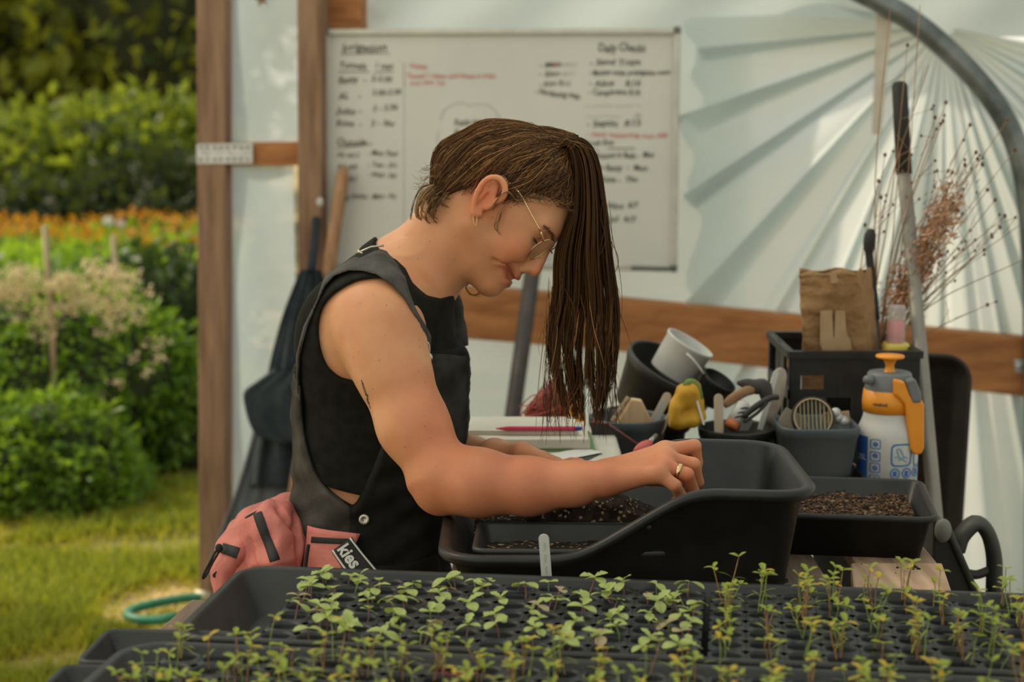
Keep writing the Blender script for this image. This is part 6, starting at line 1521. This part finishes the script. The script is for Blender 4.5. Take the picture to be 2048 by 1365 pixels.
for (x, y, pod) in tips:
    b = at(q.gauss(1752, 16), 740, 3.3); e_ = at(x, y, 3.3+q.gauss(.04, .05)); m1 = b.lerp(e_, .5)+Vector((q.gauss(-.015, .012), q.gauss(0, .01), q.gauss(.01, .01)))
    ms.tube(cr([b, m1, e_], 9), [.0014, .0014, .0013, .0012, .0011, .001, .0009, .0008, .0007], 4)
    if pod: mp.blob(e_, (.0036, .0036, .0044), 7, 6)
    for k in range(3 if pod else 1):
        f_ = q.uniform(.55, .95); s0 = b.lerp(e_, f_)+(m1-b.lerp(e_, .5))*(1-(2*f_-1)**2); e2 = s0+Vector((q.gauss(.02, .025), q.gauss(0, .02), q.gauss(.03, .02))); ms.tube([s0, e2], .0006, 3)
        if q.random() < .6: mp.blob(e2, (.0028, .0028, .0034), 6, 5)
for k in range(1700):
    t_ = q.random(); cx_, cy_ = lerp(1775, 1905, t_)+q.gauss(0, 16), lerp(640, 395, t_)+q.gauss(0, 24); Yq = 3.3+q.gauss(.02, .03); p = at(cx_, cy_, Yq); d = Vector((q.gauss(.5, .4), q.gauss(0, .4), q.gauss(.7, .4))).normalized()*q.uniform(.007, .020); s = d.orthogonal().normalized()*.0022
    mf.cur = tuple([q.uniform(.5, 1.5)]*3); mf.raw([p-s, p+s, p+d], [(0, 1, 2)])
for k in range(26):
    b = at(q.gauss(1765, 12), 720, 3.3); t_ = q.random(); e_ = at(lerp(1800, 1915, t_)+q.gauss(0, 14), lerp(600, 385, t_)+q.gauss(0, 20), 3.32); ms.tube(cr([b, b.lerp(e_, .5)+Vector((-.012, 0, .01)), e_], 7), .0008, 3)
for m_, nm, mt, tn in ((ms, 'stems', M_dry, 0), (mp, 'seed_pods', M_pod, 0), (mf, 'florets', M_fluff, 1)): o = m_.build(nm, mt, df, tone=bool(tn)); o['kind'] = 'stuff'
tl_ = thing('hand_tool', 'dark tool handle sticking up behind the paper bag', 'tool', tuple(at(1748, 700, 3.27))); MB().tube(cr([at(1752, 640, 3.27), at(1744, 560, 3.28), at(1738, 500, 3.28), at(1742, 458, 3.28)], 14), [.008]*9+[.011, .012, .012, .011, .006], 10).build('handle', M_bl2, tl_); MB().tube([at(1752, 640, 3.27), at(1760, 790, 3.26)], .006, 8).build('shaft', M_pole, tl_)
# bottle with red and yellow parts
rb = thing('small_bottle', 'red and yellow topped bottle standing behind the orange sprayer', 'bottle', tuple(at(1790, 790, 3.18))); cB = at(1790, 750, 3.18); u_ = 3.18/FPX; zz = lambda y: at(1790, y, 3.18).z
MB().lathe([(0, zz(800)), (.026, zz(800)), (.026, zz(735)), (.022, zz(720)), (0, zz(720))], (cB.x, 3.18, 0), 24).build('bottle_body', mat('printed bottle', (.55,.58,.50), (.62,.60,.40), rough=.4), rb)
MB().lathe([(0, zz(722)), (.0235, zz(722)), (.0245, zz(716)), (.0245, zz(692)), (.022, zz(686)), (0, zz(686))], (cB.x, 3.18, 0), 24, None, 4).build('yellow_collar', mat('yellow plastic', (.62,.46,.06), (.70,.54,.10), rough=.4), rb)
MB().lathe([(0, zz(688)), (.0150, zz(688)), (.0150, zz(642)), (0, zz(642))], (cB.x-.002, 3.18, 0), 20).build('red_barrel', mat('red plastic', (.60,.07,.06), (.68,.10,.08), rough=.35), rb)
MB().lathe([(.0175, zz(690)), (.0175, zz(615)), (.015, zz(610)), (0, zz(610))], (cB.x-.001, 3.18, 0), 20).build('clear_cap', mat('clear plastic', (.8,.8,.78), rough=.1, alpha=.30), rb)
# sprayer
sp = thing('pressure_sprayer', 'white pressure sprayer with orange collar and trigger beside the crate', 'sprayer', (at(1772, 965, 2.95).x, 2.95, BZ)); cX = at(1772, 965, 2.95).x; zs = lambda y: BZ+(965-y)*2.95/FPX*1.01
M_spw = mat('translucent white bottle', (.60,.61,.58), (.68,.68,.64), rough=.4, sub=.006); M_spo = mat('orange plastic', (.80,.28,.012), (.85,.32,.02), rough=.4); M_spg = mat('slate grey plastic', (.13,.145,.145), (.17,.18,.18), rough=.45); M_blu = mat('blue print', (.03,.12,.42), rough=.5); M_blu2 = mat('pale blue print', (.22,.36,.52), rough=.5)
cc_ = (cX, 2.95, 0)
MB().lathe([(0, zs(964)), (.049, zs(964)), (.0535, zs(960)), (.0535, zs(868)), (.052, zs(855)), (.047, zs(842)), (.0435, zs(830)), (.043, zs(815)), (0, zs(815))], cc_, 48).build('bottle', M_spw, sp)
MB().lathe([(.040, zs(821)), (.0455, zs(820)), (.0462, zs(800)), (.0440, zs(776)), (.0400, zs(775)), (0, zs(775))], cc_, 48).build('collar', M_spo, sp)
MB().lathe([(.0430, zs(777)), (.0425, zs(770)), (.0385, zs(745)), (.036, zs(741)), (0, zs(740))], cc_, 40).build('pump_cap', M_spg, sp)
MB().lathe([(.012, zs(742)), (.0085, zs(738)), (.0075, zs(728)), (.012, zs(716)), (.024, zs(713)), (.0255, zs(710)), (.024, zs(707)), (0, zs(706))], cc_, 30).build('plunger', M_spo, sp)
MB().tube([Vector((cX-.030, 2.94, zs(755))), Vector((cX-.046, 2.92, zs(752)))], [.010, .008], 12).build('nozzle', M_spg, sp)
def spslab(pts, th, Yc, nm, m, par=sp, bev=.002): P = [at(x, y, 2.90) for x, y in pts]; return MB().prism([(v.x, v.z) for v in P], lambda a, z: Vector((a, Yc+th/2, z)), lambda a, z: Vector((a, Yc-th/2, z))).build(nm, m, par, bevel=bev)
spslab([(1788, 759), (1810, 764), (1821, 792), (1843, 798), (1849, 812), (1849, 898), (1843, 910), (1828, 910), (1820, 898), (1810, 811), (1799, 798), (1788, 790)], .026, 2.912, 'trigger_handle', M_spo, sp, .004)
spslab([(1811, 761), (1830, 757), (1842, 786), (1843, 805), (1825, 807), (1817, 784)], .032, 2.912, 'trigger_lock', M_spg, sp, .004)
RC = .0538
def cyl(x, y, r=RC): s = max(-1, min(1, (x-1772)*2.905/FPX/r)); a = math.asin(s); return Vector((cX+r*math.sin(a), 2.95-r*math.cos(a), zs(y)))
def cylpatch(mb, x0, x1, y0, y1, r=RC, n=10): V = [cyl(lerp(x0, x1, i/n), y, r) for y in (y0, y1) for i in range(n+1)]; mb.raw(V, [(i, i+1, n+2+i, n+1+i) for i in range(n)])
def cylring(mb, x0, x1, y0, y1, w=2.2, rr=4, circ=False):
    n = 28; cx_, cy_, ax, ay = (x0+x1)/2, (y0+y1)/2, (x1-x0)/2, (y1-y0)/2; A = []; B = []
    for i in range(n):
        a = 2*math.pi*i/n; c, s = math.cos(a), math.sin(a); e = 1 if circ else (abs(c)**6+abs(s)**6)**(-1/6); A.append(cyl(cx_+ax*c*e, cy_+ay*s*e, RC+.0002)); B.append(cyl(cx_+(ax-w)*c*e, cy_+(ay-w)*s*e, RC+.0002))
    mb.raw(A+B, [(i, (i+1) % n, n+(i+1) % n, n+i) for i in range(n)])
mb = MB(); cylpatch(mb, 1709.5, 1723, 866, 954, RC+.0002, 16)
for y0 in (869, 894, 917, 941): cylring(mb, 1727, 1746, y0, y0+20, 1.6)
for y0, sh_ in ((879, 0), (902, 1), (927, 0), (950, 1)):
    for k in range(3): cylpatch(mb, 1732+k*3.2, 1734.5+k*3.2, y0-5+abs(k-1)*2, y0+6-abs(k-1)*2, RC+.0002, 2)
cylring(mb, 1766, 1811, 877, 923, 3); cylring(mb, 1816, 1836, 880, 925, 2.5)
for x0 in (1765, 1790, 1813): cylring(mb, x0, x0+21, 926, 948, 2.4, circ=True)
for x, y, rx, ry in ((1775, 937, 4, 5), (1800, 938, 4, 6), (1823, 937, 4, 6)): cylpatch(mb, x-rx, x+rx, y-ry, y+ry, RC+.0002, 4)
mb.build('blue_print', M_blu, sp)
mb = MB()
for pts in ([(1778, 888), (1784, 886), (1790, 896), (1794, 906), (1788, 908), (1782, 900), (1778, 888)], [(1774, 904), (1782, 903), (1790, 908), (1800, 914)], [(1782, 910), (1792, 903), (1802, 906)]): mb.tube(cr([cyl(x, y, RC+.0003) for x, y in pts], 16), .0011, 5)
for y in (953, 957, 961): cylpatch(mb, 1768, 1828, y, y+1.5, RC+.0002, 10)
mb.build('fine_print', M_blu2, sp)
V, F = text_mesh('25L', 15, .02); mb = MB(); mb.raw([cyl(1709.8+v[0]*.48, 914-v[1], RC+.0005) for v in V], F); mb.build('volume_mark', M_lab, sp)
V, F = text_mesh('ozelock', 9, .03); mb = MB(); mb.raw([cyl(1732+v[0]*.95, 803-v[1], .0468) for v in V], F); mb.build('collar_lettering', mat('dark print', (.04,.06,.09), rough=.5), sp)
# grey pole with black grip
tp, g_, bt = at(1799, 166, 3.42), at(1808, 348, 3.36), at(1868, 1000, 3.13); bt2 = g_+(bt-g_)*((g_.z-.03)/(g_.z-bt.z))
pl = thing('long_pole', 'tall grey metal pole with a black rubber grip right of the paper bag', 'pole', tuple(bt2))
MB().tube([tp, tp.lerp(g_, .04), g_], [.012, .0158, .0158], 14).build('grip', mat('black grip', (.016,.014,.011), (.024,.021,.017), rough=.7), pl)
MB().tube([g_, bt2], .0138, 14).build('shaft', mat('dull grey tube', (.24,.225,.185), (.32,.30,.25), rough=.5, metal=.3, scale=6), pl)
MB().box((bt2.x, bt2.y, .045), (.30, .05, .05)).build('broom_head', M_pole, pl, bevel=.005)
# black tray on end
ut = thing('garden_tray', 'big black tray standing on end behind the grey pole', 'tray', tuple(at(1842, 1300, 3.52)-Vector((0, 0, 0)))); zt_ = at(1900, 717, 3.52).z; xr = at(1947, 760, 3.52).x; W2_ = .15
Mu = Matrix.Rotation(R(-94), 3, 'X'); tm = traymesh(W2_, (zt_-.02)/2, .05, .012, .008, .003, .05)
cxx = xr-W2_-.008; mb = MB(); mb.raw([Matrix.Rotation(R(2.5), 3, 'Y') @ (Matrix.Rotation(R(86), 3, 'X') @ v) + Vector((cxx-.015, 3.56, (zt_+.02)/2)) for v in tm.v], tm.f); mb.build('tray_shell', mat('brown black plastic', (.020,.016,.012), (.030,.025,.019), rough=.55), ut)
# handled tub beyond the bench end
tb_ = thing('rubber_tub', 'dark tub with a loop handle standing beyond the right end of the bench', 'tub', (at(1960, 1200, 2.75).x, 2.75, .02)); M_tub = mat('dark olive rubber', (.030,.032,.026), (.050,.052,.042), rough=.55)
def tubslab(pts, Y, th, nm, m, bev=.004): P = [at(x, y, Y) for x, y in pts]; return MB().prism([(v.x, v.z) for v in P], lambda a, z: Vector((a, Y+th, z)), lambda a, z: Vector((a, Y, z))).build(nm, m, tb_, bevel=bev)
zl = Vector((at(1990, 1500, 2.7).x, 0, .02))
P = [at(x, y, 2.68) for x, y in ((1868, 1040), (1893, 1046), (1958, 1200), (2040, 1420))]; P2 = [(v.x, v.z) for v in P]+[(P[3].x, .02), (P[0].x+.03, .02), (P[0].x+.0, P[0].z-.12)]
MB().prism(P2, lambda a, z: Vector((a, 2.86, z)), lambda a, z: Vector((a, 2.68, z))).build('tub_body', M_blk, tb_, bevel=.004)
MB().tube([at(1872, 1048, 2.675), at(1893, 1052, 2.675), at(1955, 1195, 2.675)], .006, 8).build('tub_rim', M_tub, tb_)
MB().blob(at(1886, 1062, 2.67), (.014, .012, .020), 14, 10).build('rim_boss', mat('grey rubber', (.16,.16,.14), (.20,.20,.17), rough=.6), tb_)
pts = cr([at(1914, 1100, 2.74), at(1925, 1070, 2.74), at(1953, 1046, 2.74), at(1976, 1068, 2.74), at(1988, 1115, 2.74), at(1988, 1170, 2.74), at(1985, 1240, 2.74)], 26); mb = MB()
MB().tube(pts, .0125, 10, True, flat=1.9).build('loop_handle', M_tub, tb_)
mb = MB(); MB().tube(cr([at(1935, 1148, 2.74), at(1955, 1150, 2.74), at(1982, 1140, 2.74)], 8), .008, 8).build('handle_web', M_tub, tb_)
# ================================================================== BEHIND THE HANDS: lidded box, notebook, papers
LZ = at(1200, 905, 2.80).z
bx = thing('storage_box', 'lidded plastic box under the notebook behind the far hand', 'box', (at(1120, 905, 2.85).x, 2.86, BZ)); M_cream = mat('cream lid', (.52,.51,.43), (.60,.59,.50), rough=.4); M_boxb = mat('translucent box', (.34,.36,.33), (.42,.43,.40), rough=.3)
bxr = at(1243, 910, 2.80).x; bxl = at(985, 910, 2.8).x; hx_, hy_ = (bxr-bxl)/2, .135; bc = Vector(((bxl+bxr)/2, 2.865, 0))
def rr3(hx, hy, r, z): return [Vector((bc.x+x, bc.y+y, z)) for x, y in rrect(hx, hy, r, 8)]
mb = MB(); ringloft(mb, [rr3(hx_-.02, hy_-.02, .03, BZ), rr3(hx_-.006, hy_-.006, .035, LZ-.014)], True, True); mb.build('box_body', M_boxb, bx)
mb = MB(); ringloft(mb, [rr3(hx_-.002, hy_-.002, .035, LZ-.016), rr3(hx_, hy_, .036, LZ-.014), rr3(hx_, hy_, .036, LZ-.004), rr3(hx_-.004, hy_-.004, .034, LZ), rr3(hx_-.014, hy_-.014, .028, LZ)], True, True); mb.build('lid', M_cream, bx)
nb = thing('notebook', 'thick cream notebook with a green back cover lying on the box lid', 'notebook', tuple(at(1060, 890, 2.86))); M_pg = mat('cream pages', (.60,.56,.46), (.68,.64,.54), rough=.8, scale=4, stretch=(1, 1, 90)); M_gcov = mat('green cover', (.10,.22,.06), (.16,.30,.09), rough=.5)
nx0, nx1 = at(905, 890, 2.85).x, at(1176, 890, 2.85).x
def sheet(x0, x1, y0, y1, z0, z1, nm, m, par, yaw=0, bev=.001):
    c = Vector(((x0+x1)/2, (y0+y1)/2, (z0+z1)/2)); return MB().box(c, (x1-x0, y1-y0, z1-z0), RZ(yaw)).build(nm, m, par, bevel=bev)
sheet(nx0, nx1+.010, 2.80, 2.965, LZ, LZ+.003, 'back_cover', M_gcov, nb, R(1)); sheet(nx0, nx1, 2.805, 2.96, LZ+.003, LZ+.021, 'page_block', M_pg, nb, R(1), .003)
bk2 = thing('book', 'slim cream book lying on top of the thick notebook', 'book', tuple(at(1050, 868, 2.9))); sheet(nx0+.02, nx1-.02, 2.84, 2.97, LZ+.021, LZ+.027, 'page_block', M_pg, bk2, R(-1)); sheet(nx0+.02, nx1-.018, 2.84, 2.97, LZ+.027, LZ+.0285, 'cover', M_cream, bk2, R(-1))
M_mag = mat('magenta plastic', (.58,.035,.10), (.66,.05,.14), rough=.4); z_ = LZ+.0285
a, b = at(992, 866, 2.84), at(1150, 866, 2.84); a.z = b.z = z_+.004; mk = thing('marker_pen', 'bright pink marker pen lying along the edge of the book', 'pen', tuple(a)); MB().tube([a, a+Vector((.012, 0, 0)), a+Vector((.02, 0, 0)), b], [.001, .003, .0042, .0042], 10).build('pen_barrel', M_mag, mk); MB().tube([b, b+Vector((.012, 0, 0))], .0036, 10).build('pen_cap', mat('blue cap', (.02,.06,.30), rough=.4), mk)
orr = thing('tall_marker', 'orange object standing behind the hair ends above the book', 'bottle', tuple(at(1152, 862, 3.02))); cO = at(1152, 862, 3.02); MB().lathe([(0, 0), (.016, 0), (.016, .030), (.010, .036), (.010, .045), (0, .046)], Vector((cO.x, 3.02, BZ)), 18).build('bottle_body', M_spo, orr); bpy.data.objects.remove(orr.children[0]); 
MB().lathe([(0, 0), (.018, 0), (.018, .105), (.011, .113), (.011, .125), (0, .126)], Vector((cO.x, 3.03, BZ)), 18).build('bottle_body', M_spo, orr); MB().lathe([(.0182, .030), (.0184, .032), (.0184, .072), (.0182, .074)], Vector((cO.x, 3.03, BZ)), 18).build('blue_band', M_blu, orr)
orr['label'] = 'small orange bottle standing behind the ponytail ends'; orr.name = 'small_bottle.001'; ROOTLOC[orr.name] = Vector(orr.location)
M_pap = mat('white paper', (.62,.63,.60), (.70,.70,.66), rough=.7)
for i, (pts, lab) in enumerate((([(1082, 912), (1165, 896), (1206, 905), (1120, 922)], 'folded white paper sheet lying on the cream lid'), ([(1120, 921), (1170, 908), (1204, 906), (1168, 924)], 'dark-edged paper slip under the white sheet on the lid'))):
    P = [atz(x, y, LZ+.0035-i*.002) for x, y in pts]; mb = MB(); mb.prism([(v.x, v.y) for v in P], lambda a, b, k=i: Vector((a, b, LZ+.0028-k*.002)), lambda a, b, k=i: Vector((a, b, LZ+.0036-k*.002))); tag(mb.build('paper_sheet', M_pap if i == 0 else M_bl2), lab, 'paper')
# string net bag
M_net = mat('pink red string', (.36,.07,.06), (.50,.12,.10), rough=.8); nt_ = thing('string_bag', 'heap of pinkish red string netting behind the notebook', 'net', tuple(at(1090, 870, 3.12))); mb = MB(); q = random.Random(12)
for k in range(150):
    pts = [Vector((at(lerp(1048, 1150, q.random()), 800, 3.12).x, 3.12+q.uniform(-.05, .05), 0)) for _ in range(4)]; o_ = []
    for v in pts: top = .018+.060*math.exp(-((v.x-at(1110, 800, 3.12).x)/.042)**2); o_.append(Vector((v.x, v.y, LZ-.02+top*q.uniform(.2, 1.15))))
    mb.tube(cr(o_, 10), .0011, 3)
mb.build('netting', M_net, nt_)['kind'] = 'stuff'
MB().blob((at(1108, 860, 3.12).x, 3.12, BZ+.05), (.055, .05, .085), 18, 12, amp=.25, seed=3).build('contents', mat('red bag contents', (.20,.05,.04), (.30,.09,.07), rough=.9), nt_)
MB().tube(cr([at(1045, 862, 3.12), at(1042, 815, 3.13), at(1072, 790, 3.13), at(1080, 830, 3.12)], 14), .0011, 5).build('loop_string', M_net, nt_); MB().tube(cr([at(1038, 813, 3.12), at(1065, 812, 3.12), at(1108, 820, 3.12)], 8), .0009, 5).build('loop_string', M_net, nt_)
# dark folder and red handle
fo = thing('folder', 'black folder with a dull red edge leaning against the blue-grey pot', 'folder', tuple(at(1240, 920, 2.93))); P = [at(x, y, 2.94) for x, y in ((1182, 846), (1215, 850), (1290, 902), (1320, 940), (1190, 945))]
MB().prism([(v.x, v.z) for v in P], lambda a, z: Vector((a, 2.952, z)), lambda a, z: Vector((a, 2.945, z))).build('cover', M_bl2, fo); MB().tube([P[0]+Vector((0, .006, 0)), P[1]+Vector((0, .006, .001)), P[2]+Vector((0, .006, .001))], .0022, 6).build('red_edge', mat('dull red edge', (.22,.07,.06), rough=.6), fo)
tg = thing('trowel', 'small tool with a red plastic handle behind the near hand', 'trowel', tuple(at(1286, 905, 2.78))); MB().tube(cr([at(1272, 908, 2.74), at(1286, 896, 2.76), at(1300, 886, 2.78)], 8), [.006, .009, .010, .010, .010, .009, .008, .006], 10).build('handle', mat('coral red plastic', (.55,.08,.06), (.62,.11,.09), rough=.45), tg); MB().tube([at(1300, 884, 2.78), at(1312, 872, 2.82)], .004, 8).build('shaft', M_blade, tg)
bpy.ops.outliner.orphans_purge() if False else None
